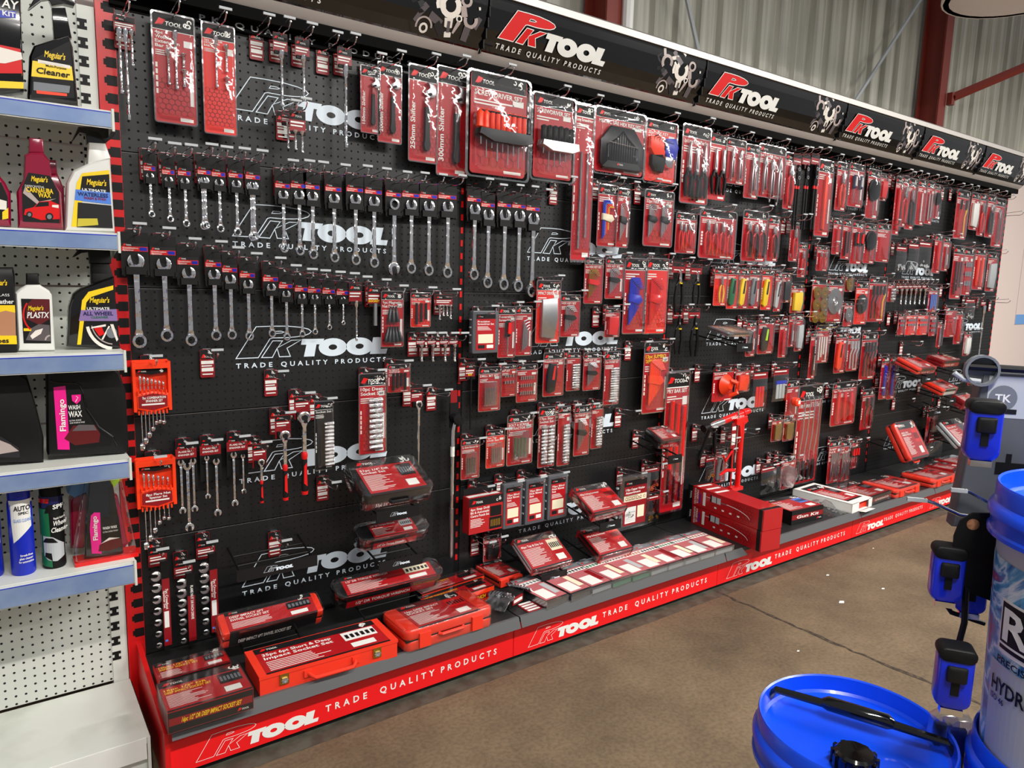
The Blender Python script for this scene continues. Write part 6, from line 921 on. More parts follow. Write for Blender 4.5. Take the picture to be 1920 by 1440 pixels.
{'x': -0.3056, 'y': -0.16, 'z': 0.912, 'th': 0.08, 'm': 'blacksat', 'out': [(-0.1185, 0.0229), (-0.1026, 0.261), (-0.0359, 0.2667), (0.0096, 0.2612), (0.0456, 0.2331), (0.0604, 0.156), (0.0726, 0.0686), (0.0687, 0.0)], 'parts': [('handle_hole', 'blackgloss', 0.083, [(0.0062, 0.2042), (0.0096, 0.2212), (0.0239, 0.2259), (0.0439, 0.2042), (0.0553, 0.1506), (0.0534, 0.1183), (0.0386, 0.1125), (0.0186, 0.1365), (0.009, 0.1722)])], 'lab': [('silver4', [(-0.0954, 0.0369), (-0.0914, 0.0991), (-0.0242, 0.0857), (0.0158, 0.0487), (0.0166, 0.022)]), ('silver2', [(-0.0719, 0.0539), (-0.036, 0.0813), (-0.0025, 0.0598), (0.0153, 0.0399), (-0.0272, 0.0366)])], 'rid': [], 'tx': [], 'd': 'large black jug at the left photo edge with photo label', 'nm': 'jug', 'cat': 'jug'},
{'x': -0.2981, 'y': -0.19, 'z': 0.612, 'th': 0.05, 'm': 'blue', 'out': [(-0.0323, 0.0093), (-0.0295, 0.2108), (0.0294, 0.205), (0.0324, 0.0)], 'parts': [('cap', 'blue', 0, [(-0.0295, 0.2123), (-0.0288, 0.2622), (0.0299, 0.2558), (0.0293, 0.2035)])], 'lab': [('white', [(-0.0228, 0.0888), (-0.0238, 0.2098), (0.0345, 0.2102), (0.0358, 0.1465), (0.005, 0.1162)]), ('blue', [(0.0022, 0.1092), (0.0358, 0.1465), (0.0365, 0.1372), (0.0069, 0.1067)])], 'rid': [], 'tx': [('AUTO', 0.0045, 0.1885, 0.0133, 0.0377, 'black', 1), ('SPEC', 0.0072, 0.1745, 0.0074, 0.0237, 'black', 1), ('GLASS CLEANER', 0.0061, 0.1552, 0.0089, 0.0449, 'lightblue', 0), ('Streak-free', 0.0077, 0.0579, 0.006, 0.0286, 'white', 1), ('glass cleaner', 0.0071, 0.0489, 0.006, 0.031, 'white', 1), ('for automotive', 0.0066, 0.0398, 0.0061, 0.0334, 'white', 1)], 'd': 'blue aerosol can with white glass cleaner label', 'nm': 'aerosol_can', 'cat': 'can'},
{'x': -0.2265, 'y': -0.18, 'z': 0.612, 'th': 0.05, 'm': 'black', 'out': [(-0.0312, 0.0085), (-0.0324, 0.2053), (0.032, 0.2003), (0.0317, -0.0)], 'parts': [('cap', 'black', 0, [(-0.0324, 0.2053), (-0.0291, 0.2636), (0.0299, 0.2559), (0.0319, 0.1987)])], 'lab': [('green', [(-0.0298, 0.0113), (-0.0318, 0.1734), (-0.0072, 0.1719), (-0.0063, 0.0058)]), ('navy', [(-0.0329, 0.1751), (-0.0323, 0.2083), (0.0321, 0.2033), (0.0319, 0.1756)]), ('redgloss', [(-0.0321, 0.1901), (-0.0314, 0.2021), (-0.0056, 0.2007), (-0.0063, 0.1886)]), ('black', [(-0.0178, 0.1601), (-0.0115, 0.1834), (0.0337, 0.1845), (0.0325, 0.163)]), ('lightgrey', [(-0.0312, 0.052), (-0.0311, 0.0983), (-0.0016, 0.0921), (0.0299, 0.0636), (0.0311, 0.0382), (0.0047, 0.0221), (-0.0152, 0.0266)]), ('gunmetal', [(-0.0248, 0.0784), (-0.0191, 0.0911), (-0.0018, 0.0891), (0.01, 0.0741)]), ('black', [(-0.0221, 0.0375), (-0.0214, 0.0498), (-0.0066, 0.0465), (-0.0053, 0.0243)])], 'rid': [], 'tx': [('SPP', 0.0156, 0.177, 0.0122, 0.0274, 'white', 1), ('Rapid Action', 0.0163, 0.1444, 0.0061, 0.0275, 'white', 1), ('Wheel', 0.0156, 0.1306, 0.0138, 0.0325, 'white', 1), ('Cleaner', 0.0146, 0.1121, 0.0139, 0.0401, 'white', 1)], 'd': 'green and black wheel cleaner can with flag and silver car', 'nm': 'aerosol_can', 'cat': 'can'},
{'x': -0.3728, 'y': -0.17, 'z': 0.612, 'th': 0.05, 'm': 'blue', 'out': [(-0.0377, 0.0076), (-0.0296, 0.2024), (0.0314, 0.1953), (0.0359, -0.0)], 'parts': [('cap', 'blue', 0, [(-0.0296, 0.2024), (-0.0282, 0.2238), (0.0306, 0.219), (0.0314, 0.1953)])], 'lab': [('white', [(-0.0061, 0.1106), (0.0185, 0.1355), (0.0397, 0.1018), (0.036, 0.0785), (0.0189, 0.1058)])], 'rid': [], 'tx': [], 'd': 'blue can cut off by the left photo edge', 'nm': 'aerosol_can', 'cat': 'can'},
{'x': -0.1025, 'y': -0.19, 'z': 0.612, 'th': 0.05, 'm': 'blackgloss', 'out': [(-0.0557, 0.0139), (-0.0475, 0.1261), (-0.0343, 0.2331), (-0.0207, 0.2434), (0.0162, 0.2408), (0.0258, 0.2157), (0.0373, 0.1099), (0.0439, 0.0111), (0.0351, 0.0)], 'parts': [], 'lab': [('pink', [(-0.0365, 0.0288), (-0.0383, 0.1007), (-0.0337, 0.1392), (-0.0255, 0.1471), (-0.011, 0.1445), (-0.0128, 0.0236)]), ('maroon', [(-0.0205, 0.0317), (-0.0169, 0.0501), (0.0108, 0.0668), (0.0377, 0.0581), (0.0394, 0.0349), (0.009, 0.0285)]), ('silver1', [(-0.0141, 0.0528), (0.0081, 0.0674), (0.0351, 0.0618), (0.0105, 0.0605)])], 'rid': [], 'tx': [('WASH WAX', 0.0109, 0.0973, 0.0079, 0.0361, 'white', 1), ('ULTRA SHINE WASH', 0.0117, 0.0859, 0.0047, 0.0375, 'white', 0)], 'd': 'black wash bottle with pink label wrapped in clear plastic', 'nm': 'wash_bottle', 'cat': 'bottle'},
{'x': -0.1089, 'y': -0.12, 'z': 0.612, 'th': 0.06, 'm': 'crimson', 'out': [(-0.0757, 0.028), (-0.0711, 0.1673), (-0.0594, 0.1891), (0.0213, 0.183), (0.051, 0.1613), (0.0701, 0.0154), (0.0637, 0.0)], 'parts': [('lime_cloth', 'lime', 0.06, [(-0.0604, 0.2212), (-0.0497, 0.275), (0.0259, 0.2796), (0.0561, 0.2736), (0.056, 0.2098), (0.0208, 0.1716), (-0.0454, 0.2027)]), ('blue_cloth', 'skyblue', 0.075, [(-0.0748, 0.195), (-0.0628, 0.2247), (-0.0248, 0.2408), (-0.0205, 0.2209), (-0.0272, 0.1931), (-0.0599, 0.1796)])], 'lab': [], 'rid': [], 'tx': [], 'd': 'crimson wash mitt packed with lime and blue cloths', 'nm': 'sponge_bag', 'cat': 'cloth'},
]
# ---------------------------------------------------------------- place everything that hangs
def bay(x): return max(0,min(5,sum(1 for q in BX[1:6] if x>=q)))
def pan(z): return max(0,min(4,sum(1 for q in ZS[1:5] if z<q)))
def nwords(s): return len(s.split())
groups={}
for it in ITEMS: groups.setdefault(it[6],[]).append(it)
def label_for(it):
    g=groups[it[6]]
    if len(g)==1: return it[6]
    b,q=bay(it[1]),pan(it[2]-.02); same=sorted([j for j in g if bay(j[1])==b and pan(j[2]-.02)==q],key=lambda j:j[1])
    loc='%s panel of %s bay'%(PN[q],BAYN[b])
    if len(same)==1 : return it[6]+', '+loc
    i=same.index(it); 
    if it[0]=='spanner': loc='' if len(same)==len(g) else ' in '+BAYN[b]+' bay'; return it[6]+', '+('leftmost' if i==0 else ORD[i]+' from left')+loc
    return it[6]+', '+('leftmost' if i==0 else ORD[i]+' from left')+', '+loc
hooks=[]
for it in ITEMS:
    kd,X,zt,h,w,dep,d,o,nm,cat=it; lab=label_for(it)
    if kd=='tick': hooks.append((X,zt-.02,.15,lab,h)); continue
    r=thing(nm or 'tool_pack',lab,cat or 'tool',(X,-dep,zt),group=None)
    if len(groups[d])>1: r['group']={'spanner':'combination spanners on hangers'}.get(kd,d.split(' on ')[0].split(' under ')[0])
    KINDS[kd](r,w,h,o)
    hz=zt+(.052 if kd=='spanner' else -.008); hooks.append((X,hz,max(.15,dep+.09),None,it))
hs={}
for X,z,L,lab,e in hooks: hs.setdefault((bay(X),pan(z)),[]).append(X)
for v in hs.values(): v.sort()
for X,z,L,lab,e in hooks:
    b,q=bay(X),pan(z); i=hs[(b,q)].index(X)
    if lab: l='chrome wire hook with '+lab.replace(' on an empty hook',', nothing hung')
    else: l='chrome wire hook carrying stock, %s from left, %s panel, %s bay'%(ORD[i],PN[q],BAYN[b])
    if nwords(l)>16: l='empty chrome hook with ticket, %s from left, %s panel, %s bay'%(ORD[i],PN[q],BAYN[b])
    r=thing('display_hook',l,'hook',(X,0,z),group='chrome display hooks'); hook(r,True,.02 if not lab else .02,L)
# breaker bar (long) beside the joint, drawn apart because it is thicker
r=thing('breaker_bar','very long chrome breaker bar with black swivel head, left of the joint','wrench',(1.145,-.05,.935)); MB().prism(rrect(.03,.05,.003,0,.035),-.001,0,'darkred').box(-.02,.02,-.006,0,-.09,.01,'black').build('header_card',r)
MB().lathe([(.0,-.022),(.018,-.02),(.022,0),(.018,.02),(0,.022)],'gunmetal',14,(0,-.012,-.05),'y').box(-.008,.035,-.022,-.006,-.075,-.055,'gunmetal').build('swivel_head',r); MB().tube([(0,-.012,-.06),(-.01,-.012,-.1),(-.01,-.012,-.42),(-.01,-.012,-.62)],[.007,.0085,.0085,.0095],'chrome',12).tube([(-.01,-.012,-.165),(-.01,-.012,-.205)],.0088,'white',12).build('bar',r); MB().lathe([(.01,-.42),(.0105,-.44),(.0105,-.62),(.006,-.63)],'steel',12,(-.01,-.012,0)).build('knurled_grip',r)
# ---------------------------------------------------------------- cased sets on sloping brackets
def bracket(r,w,y0=-.15,arms=True):
    mb=MB()
    for s in (-1,1): mb.tube([(s*w*.45,0,-.01),(s*w*.45,y0,-.05)],.004,'black',6)
    for t in (.35,.7): mb.tube([(-w*.45,y0*t,-.01-.04*t),(w*.45,y0*t,-.01-.04*t)],.003,'black',6)
    mb.build('arms',r); mb=MB(); mb.box(-w*.5,w*.5,y0-.004,y0,-.075,-.035,'blacksat'); k=min(.18,w*.8/.56*.5); logo(mb,-.28*k,-.055-.061*k,k,y0-.005,None,'decal','decal',False,1,.004); mb.build('front_plate',r,'black plate with small white logo')
def print_top(mb,w,d,z,title,tc='white',base='boxred',pic='gunmetal'):
    """artwork on the lid of a pack: x right, y towards the back"""
    S_=MB(); S_.quad(-w/2,w/2,0,d,0,base); S_.quad(-w/2,w/2,d*.8,d,-.0004,'charcoal'); minilogo(S_,-w*.46,d*.9,d*.09,-.0008); spray_art(S_,w*.38,d*.88,d*.22,-.0008); zz=d*.7; th=min(d*.1,w*.05)
    for l in title: S_.text(l,-w*.46,zz,th,tc,-.0008,al='l',bold=True,fit=min(w*.55,len(l)*th*.85)); zz-=th*1.4
    rn=random.Random(int(w*1e4))
    while zz>d*.12: S_.quad(-w*.46,-w*.46+w*rn.uniform(.25,.5),zz-th*.22,zz,-.0008,'white'); zz-=th*.6
    if pic: S_.quad(w*.18,w*.46,d*.42,d*.76,-.0008,pic); [S_.quad(w*(.2+.045*i),w*(.228+.045*i),d*.5,d*.66,-.0012,'darksteel' if pic!='gunmetal' else 'grey') for i in range(6)]; S_.quad(w*.2,w*.4,d*.12,d*.3,-.0008,'white')
    S_.quad(-w/2,w/2,0,d*.05,-.0006,'charcoal')
    S_.v=[(a,b-d/2,z-y*1.0) for a,y,b in S_.v]; M=mb.M
    for f,mi,sm in zip(S_.f,S_.mi,S_.sm): mb.add([S_.v[i] for i in f],[tuple(range(len(f)))],S_.ms[mi],sm)
def flat_case(r,w,d,h,title,body='gunmetal',base='boxred',tc='white',wrap='wrap',sleeve=.8,pic='gunmetal',chamfer=0,handle=True,side=None,front=True):
    """moulded tool case lying on its back, lid up, front edge towards -y; origin at the middle of its underside"""
    rr=min(w,d)*.12 if not chamfer else min(w,d)*.3
    def slab(z0,z1,m,name,s=1):
        mb=MB(); mb.prism(rrect(w*s,d*s,rr,0,0,4 if not chamfer else 1),-z1,-z0,m,min(.008,(z1-z0)*.4)); mb.v=[(a,b,-y) for a,y,b in mb.v]; return mb.build(name,r)
    ba=slab(0,h*.48,body,'base'); slab(h*.52,h,body,'lid'); mb=MB(); mb.box(-w*.49,w*.49,-d*.485,d*.485,h*.46,h*.54,'black' if body!='black' else 'gunmetal').build('seam',r)
    sw=w*sleeve; mb=MB(); mb.box(-sw/2,sw/2,-d*.505 if front else -d*.46,d*.505,h*.05 if front else h*.9,h+.0012,side or base); print_top(mb,sw,d*1.0,h+.0016,title,tc,base,pic)
    if front: mb.quad(-sw*.5,sw*.5,h*.55,h*.95,-d*.506,'charcoal'); mb.text(' '.join(title),-sw*.1,h*.3,h*.22,tc,-d*.5065,bold=True,fit=sw*.6)
    mb.build('printed_sleeve',r)
    if not front:
        for q in (-.3,.3): MB().box(w*q-.022,w*q+.022,-d*.5-.008,-d*.5+.004,h*.12,h*.8,body).build('latch',ba)
    if handle: mb=MB(); mb.tube([(-w*.14,-d*.5,h*.5),(-w*.12,-d*.56,h*.5),(w*.12,-d*.56,h*.5),(w*.14,-d*.5,h*.5)],.006,body,6).build('handle',ba)
    if wrap: mb=MB(); mb.prism(rrect(w*1.02,d*1.03,rr,0,0,3),-h-.004,.000,wrap,.006); mb.v=[(a,b,-y) for a,y,b in mb.v]; mb.build('shrink_wrap',r,'crinkled clear wrap')
def on_bracket(nm,lab,X,z,w,d,h,title,tilt=24,y=-.13,cat='tool case',**k):
    b=thing('sloping_bracket','black sloping bracket under the '+lab.split(' on ')[0].split(' tilted')[0],'bracket',(X,-.002,z-.055),group='sloping display brackets'); bracket(b,min(.26,w*.62),y-.10)
    r=thing(nm,lab,cat,(X,y-.01,z-.045),(math.radians(tilt),0,0)); flat_case(r,w,d,h,title,**k); return r
on_bracket('socket_set_case','thick black tool case wrapped in film on the upper middle bracket',0.7873,0.7230,0.27,0.19,0.065,['51pc 1/4" DR','Socket Set'],24,y=-0.17,body='blacksat',side='black')
on_bracket('torque_wrench_case','black torque wrench case with clipped corners on the middle bracket',0.8155,0.5248,0.28,0.085,0.055,['1/4" Dr Torque Wrench'],24,y=-0.14,body='blacksat',chamfer=1,sleeve=.62,pic='lightgrey',handle=False)
on_bracket('torque_wrench_case','very long torque wrench case on the lowest right bracket, leftmost bay',0.7932,0.3402,0.42,0.09,0.06,['1/2" DR TORQUE WRENCH'],24,y=-0.16,body='blacksat',chamfer=1,sleeve=.84,pic='cream',handle=False)
on_bracket('socket_set_case','long orange-red swivel socket case on the lowest left bracket',0.3614,0.3156,0.33,0.085,0.065,['DEEP IMPACT 6PT','SWIVEL SOCKET SET'],24,y=-0.17,body='orangecase',sleeve=.86,side='charcoal',handle=False)
on_bracket('tap_die_case','pale grey tap and die case on the bracket, second bay',1.4875,0.3373,0.215,0.17,0.03,['40pc Tap & Die Set'],30,y=-0.2,body='lightgrey',sleeve=.98,pic='cream',handle=False)
on_bracket('o_ring_case','upper black and red ring assortment case on its bracket',1.7921,0.5030,0.2,0.17,0.045,['407pc O-Ring Assortment'],26,y=-0.2,body='black',sleeve=.98,pic='redgloss',handle=False)
on_bracket('o_ring_case','lower black and red ring assortment case on its bracket',1.8430,0.3035,0.2,0.17,0.045,['419pc O-Ring Assortment'],26,y=-0.2,body='black',sleeve=.98,pic='redgloss',handle=False)
on_bracket('tool_case','small black case with red print right of the washer case',2.2411,0.7313,0.15,0.11,0.05,['TOOL SET'],22,y=-0.15,body='blacksat',sleeve=.8,handle=False)
on_bracket('tool_case','thin dull grey film-wrapped case on the third bay bracket',2.6773,1.2455,0.2,0.14,0.02,['FILE SET'],12,y=-0.17,body='grey',sleeve=.6,base='tan',handle=False,wrap='cleardull',pic=None)
on_bracket('tool_case','small orange-red case on the fifth bay bracket beside the blue levers',4.6948,0.9651,0.26,0.17,0.045,['TOOL SET'],22,y=-0.15,body='orangecase',sleeve=.7,pic='red',handle=False)
on_bracket('tool_box','stack of flat red and white boxes on the upper far bracket',5.0967,0.9738,0.24,0.12,0.05,['TOOL SET'],14,y=-0.15,body='darkred',sleeve=.98,pic='cream',handle=False)
on_bracket('tool_case','red case with white side label on the middle far bracket',5.0854,0.7880,0.24,0.15,0.05,['TOOL SET'],20,y=-0.15,body='orangecase',sleeve=.7,pic='red',handle=False,side='white')
on_bracket('tool_box','small red and white box on the lowest far bracket',5.4866,0.6464,0.22,0.1,0.07,['TOOL SET'],26,y=-0.15,body='darkred',sleeve=.98,pic='red',handle=False)
on_bracket('compressor_case','big orange-red moulded case tilted upright on a bracket, fifth bay',4.6022,0.4611,0.27,0.26,0.07,['AXLE, DISC','COMPRESSION TESTER SET'],58,y=-0.17,body='orangecase',sleeve=.8,pic='red',handle=True)
on_bracket('tool_case','grey lidded case with red print tilted beside the tape measure',5.3809,0.4299,0.3,0.22,0.05,['TOOL KIT SET'],42,y=-0.17,body='lightgrey',sleeve=.9,pic='grey',handle=False,side='charcoal')
r=thing('sloping_bracket','empty black sloping bracket with white logo in front of the big logo','bracket',(0.4028,-.002,0.5107),group='sloping display brackets'); bracket(r,0.27)
r=thing('sloping_bracket','empty black sloping bracket above the big orange-red case','bracket',(5.1244,-.002,0.6299),group='sloping display brackets'); bracket(r,0.25)
# ---------------------------------------------------------------- goods lying on the base shelf
def carton(nm,lab,x,y,z,w,d,h,title,rot=0,tc='yellow',body='boxred',pic='gunmetal',wrap='wrap',front=None,cat='box'):
    r=thing(nm,lab,cat,(x,y,z),(0,0,math.radians(rot))); mb=MB(); mb.box(-w/2,w/2,-d/2,d/2,0,h,body).build('carton',r); mb=MB(); print_top(mb,w*.995,d*.99,h+.0005,title,tc,'boxred',pic); mb.quad(-w*.498,w*.498,h*.02,h*.98,-d/2-.0006,front or 'charcoal'); mb.quad(-w*.49,w*.49,h*.35,h*.7,-d/2-.001,'darkred'); mb.text(' '.join(title),0,h*.53,h*.22,tc,-d/2-.0014,bold=True,fit=w*.7,shear=.2); minilogo(mb,w*.3,h*.18,h*.14,-d/2-.0014); mb.build('printing',r)
    if wrap: MB().box(-w/2-.0015,w/2+.0015,-d/2-.002,d/2+.0015,.0002,h+.003,wrap).build('shrink_wrap',r,'glossy clear wrap')
    return r
Z0=.1903
carton('socket_set_box','small red carton of impact sockets at the shelf left end',.108,-.232,Z0,.20,.10,.05,['10pc 1/2" DR','IMPACT SOCKET SET'],0)
carton('socket_set_box','larger red carton of deep impact sockets at the front left corner',.105,-.405,Z0,.225,.165,.062,['16pc 1/2" DR','DEEP IMPACT SOCKET SET'],-1)
r=thing('socket_set_case','long red steel case with handle and two brass latches','tool case',(.475,-.362,Z0),(0,0,math.radians(-2))); MB().box(-.222,.222,-.085,.085,0,.056,'orangecase').build('steel_body',r); mb=MB(); mb.box(-.224,.224,-.087,.087,.05,.06,'orangecase'); print_top(mb,.40,.165,.0605,['35pc 6pt Short & Deep','Impact Socket Set'],'white','boxred','white'); mb.build('lid',r)
mb=MB(); mb.tube([(-.075,-.087,.03),(-.07,-.1,.028),(-.06,-.108,.022),(.06,-.108,.022),(.07,-.1,.028),(.075,-.087,.03)],.006,'orangecase',8).box(-.09,-.065,-.09,-.085,.02,.042,'orangecase').box(.065,.09,-.09,-.085,.02,.042,'orangecase').build('handle',r)
for s in (-.15,.15): mb=MB(); mb.box(s-.014,s+.014,-.089,-.085,.018,.052,'brass').box(s-.008,s+.008,-.093,-.088,.024,.04,'chrome').tube([(s-.01,-.092,.034),(s,-.096,.026),(s+.01,-.092,.034)],.002,'chrome',6).build('latch',r,'brass latch')
r=thing('socket_set_case','thick orange-red moulded case wrapped in film, beside the steel case','tool case',(.90,-.365,Z0),(0,0,math.radians(1))); flat_case(r,.355,.18,.075,['16pc DEEP IMPACT','SOCKET SET'],'orangecase',sleeve=.7,pic='red',front=False)
r=thing('socket_set_case','small orange-red moulded case with printed lid near the joint','tool case',(1.335,-.115,Z0),(0,0,math.radians(4))); flat_case(r,.12,.17,.042,['BIT SET'],'orangecase',sleeve=.85,pic='red',handle=False,front=False)
for x,y,z,lb in ((1.07,-.15,Z0,'rear torque wrench carton with black ends and orange printing'),(1.05,-.25,Z0,'front torque wrench carton with black ends and orange printing')): carton('torque_wrench_box',lb,x,y,z,.30,.085,.062,['1/4" DR TORQUE WRENCH'],5,'yellow','black','black','wrap','orange')
r=thing('spanner_rack','fan of chrome double-ended spanners in a black plastic rack','tool set',(1.235,-.33,Z0),(0,0,math.radians(18))); MB().prism([(-.05,0),(-.04,.05),(.05,.045),(.06,0)],-.04,.03,'black',.005).build('rack',r); MB().box(-.03,.035,-.045,-.0401,.012,.04,'darkred').quad(-.025,.03,.02,.032,-.046,'white').build('rack_label',r)
for i in range(7):
    for s in (-1,1): mb=MB(); mb.M=Matrix.Translation((s*.065,-.05+.014*i,.05-.002*i))@Matrix.Rotation(s*(-.9),4,'Y')@Matrix.Rotation(PI/2,4,'Z'); mb.prism([(-.008,-.05),(.008,-.05),(.007,.0),(-.007,0)],-.0025,.0025,'chrome'); mb.M=mb.M@Matrix.Translation((0,0,.012)); mb.prism(jaw_outline(.017,.016,.2),-.003,.003,'chrome'); mb.build('spanner_end',r)
r=thing('price_ticket','loose red and white ticket lying flat beside the spanner rack','ticket',(1.285,-.405,Z0)); mb=MB(); mb.prism(rrect(.07,.075,.008,0,0),-.0015,0,'darkred'); [mb.quad(-.028,.028,-.03+.019*i,-.018+.019*i,-.002,'white') for i in range(4)]; mb.v=[(a,b,.001-y) for a,y,b in mb.v]; mb.build('card',r)
AS=[(1.375,'blue'),(1.50,'blue'),(1.615,'grey'),(1.73,'green'),(1.845,'green'),(1.955,'grey'),(2.065,'grey'),(2.17,'grey'),(2.275,'grey'),(2.40,'grey')]
for i,(x,c) in enumerate(AS):
    r=thing('assortment_case','clear lidded assortment box on the shelf front edge, %s from left'%ORD[i] if i else 'clear lidded assortment box, leftmost on the shelf front edge','storage box',(x,-.335,Z0),(0,0,math.radians(4-.6*i)),group='clear assortment boxes'); w=.116 if i<9 else .13
    MB().box(-w/2,w/2,-.12,.115,0,.026,'cleardull').box(-w/2+.004,w/2-.004,-.114,.105,.002,.018,{'blue':'slateclear','green':'palegreen','grey':'lightgrey'}[c]).build('tray',r); mb=MB(); mb.box(-w/2,w/2,-.122,.117,.026,.032,'cleardull').box(-.02,.02,.117,.13,.02,.03,'cleardull').build('lid',r)
    mb=MB(); S_=MB(); W=w*.95; S_.quad(-W/2,W/2,-.11,.105,0,'rosy').quad(-W/2,W/2,.075,.105,-.0003,'grey').quad(-W/2,W/2,.035,.065,-.0003,'white'); minilogo(S_,-W*.42,.09,.012,-.0006)
    for q in range(6): S_.add([(W*(-.4+.16*q)+.006*math.cos(a),-.0006,.05+.01*math.sin(a)) for a in [k*PI/4 for k in range(8)]][::-1],[tuple(range(8))],['grey','copper','charcoal','green'][i%4])
    S_.quad(-W*.4,W*(.1+.04*(i%3)),-.1,-.02,-.0003,'white').quad(W*.2,W*.45,-.08,.02,-.0003,['lightgrey','cream','darkred','cream'][i%4]); S_.v=[(a,b,.0328-y) for a,y,b in S_.v]; S_.build('lid_print',r)
for j,zz in enumerate((Z0,Z0+.102)):
    r=thing('fluid_extractor_box','long dark red carton, %s of the two stacked on the shelf'%('lower' if j==0 else 'upper'),'box',(2.65,-.295,zz),(0,0,math.radians(-6.5+j*.8))); w,d,h=.13,.50,.1
    MB().box(-w/2,w/2,-d/2,d/2,0,h,'boxred').build('carton',r); mb=MB(); mb.box(-w/2-.0004,w/2+.0004,-d/2+.008,-d/2+.03,-.0001,h+.0004,'charcoal').box(-w/2-.0004,w/2+.0004,d/2-.035,d/2+.0004,-.0001,h+.0004,'charcoal')
    S_=MB(); S_.text('FLUID EXTRACTION',-.195,h*.5,.012,'white',0,vert=-1,bold=True,fit=.085); S_.text('SYRINGE 1.5L',-.178,h*.5,.012,'white',0,vert=-1,bold=True,fit=.075); S_.quad(-.14,-.122,h*.15,h*.85,0,'white').quad(-.165,-.158,h*.2,h*.7,0,'blue').text('TOOL',-.225,h*.5,.011,'white',-.001,vert=-1,bold=True)
    S_.quad(-.08,-.02,h*.5,h*.82,0,'lightgrey').quad(-.05,-.045,h*.5,h*.82,-.0003,'charcoal').quad(-.09,-.08,h*.48,h*.85,0,'black').quad(-.12,-.09,h*.66,h*.68,0,'white').quad(-.02,.02,h*.6,h*.64,0,'grey')
    pts=[(.02+.15*math.sin(t),h*.25+h*.37*math.cos(t)) for t in [i*.16 for i in range(10)]]
    for (a,b),(c,e) in zip(pts,pts[1:]): S_.add([(a,0,b),(c,0,e),(c,0,e+.003),(a,0,b+.003)],[(0,1,2,3)],'white',False)
    honeycomb(S_,.05,.2,0.004,h-.004,.0004,'hexline',.011,.0012)
    for q in range(4): S_.quad(-.06+.05*q,-.045+.05*q,h*.22,h*.3,0,'white')
    # turn the side art onto the long left face (-x), reading from the back to the front
    S_.v=[(-w/2-.0006+y,-a,b) for a,y,b in S_.v]; 
    for f,mi,sm in zip(S_.f,S_.mi,S_.sm): mb.add([S_.v[i] for i in f],[tuple(range(len(f)))],S_.ms[mi],sm)
    for q in range(3): mb.add([(-w*.4,.2-.06*q,h+.0006),(w*.3,.2-.06*q,h+.0006),(w*.3,.18-.06*q,h+.0006),(-w*.4,.18-.06*q,h+.0006)],[(3,2,1,0)],'white',False)
    mb.build('printing',r)
carton('rivet_gun_box','black-sided carton with loop picture right of the stacked red cartons',3.17,-.30,Z0,.26,.2,.075,['Gun Kit'],-5,'white','black','lightblue',None)
r=thing('fitting_bag','crumpled clear bag of fittings between the black-sided and white cartons','bag',(3.42,-.33,Z0)); rn=random.Random(5)
for i in range(10): x,y,z=rn.uniform(-.06,.06),rn.uniform(-.08,.08),rn.uniform(.008,.03); MB().lathe([(.004,-.012),(.007,-.004),(.007,.006),(.003,.012)],'chrome',8,(x,y,z),'x').build('fitting',r)
mb=MB(); v=[];f=[];n=7
for i in range(n):
    for j in range(n): a,b=(i/(n-1)-.5),(j/(n-1)-.5); v.append((a*.17,b*.22,max(.001,.05*(1-4*a*a)*(1-4*b*b)*1.2+rn.uniform(-.006,.01))))
for i in range(n-1):
    for j in range(n-1): f.append((i*n+j,(i+1)*n+j,(i+1)*n+j+1,i*n+j+1))
mb.add(v,f,'clear'); mb.build('plastic_bag',r)
r=thing('puller_box','white-edged carton with red printed lid, its end flap open','box',(3.62,-.27,Z0+.0),(0,0,math.radians(3))); mb=MB(); w,d,h=.24,.36,.055
mb.box(-w/2,w/2,-d/2,d/2,h-.003,h,'white').box(-w/2,w/2,-d/2,d/2,0,.002,'white').box(-w/2,-w/2+.003,-d/2,d/2,0,h,'white').box(w/2-.003,w/2,-d/2,d/2,0,h,'white').box(-w/2,w/2,d/2-.003,d/2,0,h,'white').box(-w/2,-w/2+.08,-d/2,-d/2+.003,0,h,'white').box(w/2-.04,w/2,-d/2,-d/2+.003,0,h,'white').build('carton',r)
mb=MB(); mb.add([(-w/2+.08,-d/2,.001),(w/2-.04,-d/2,.001),(w/2-.04,-d/2-.04,.006),(-w/2+.08,-d/2-.04,.006)],[(0,1,2,3)],'white',False).build('open_flap',r); mb=MB(); mb.box(-w*.36,w*.36,-d*.38,d*.42,h-.0005,h+.0005,'charcoal'); print_top(mb,w*.7,d*.76,h+.001,['PULLER SET'],'white','boxred'); mb.build('printing',r); MB().box(-w*.2,w*.4,-d*.45,d*.4,.004,.03,'orangecase').build('inner_case',r)
carton('trim_tool_box','dark carton of trim removal tools right of the white-edged carton',3.88,-.31,Z0,.24,.24,.05,['11pc Trim & Clip Removal Tool Set'],2,'white','black')
for x,y,w,d,lb in ((4.18,-.335,.32,.22,'wide orange-red case on the shelf, fourth bay'),(4.63,-.355,.33,.21,'orange-red case on the shelf near the right, fifth bay')):
    r=thing('socket_set_case',lb,'tool case',(x,y,Z0)); flat_case(r,w,d,.055,['SOCKET SET'],'orangecase',sleeve=.72,pic='red',front=False)
carton('socket_set_box','left red and white carton at the far end of the base shelf',4.98,-.30,Z0,.2,.17,.05,['TOOL SET'],8,'white'); carton('socket_set_box','right red and white carton at the far end of the base shelf',5.2,-.30,Z0,.24,.2,.06,['TOOL SET'],-4,'white')
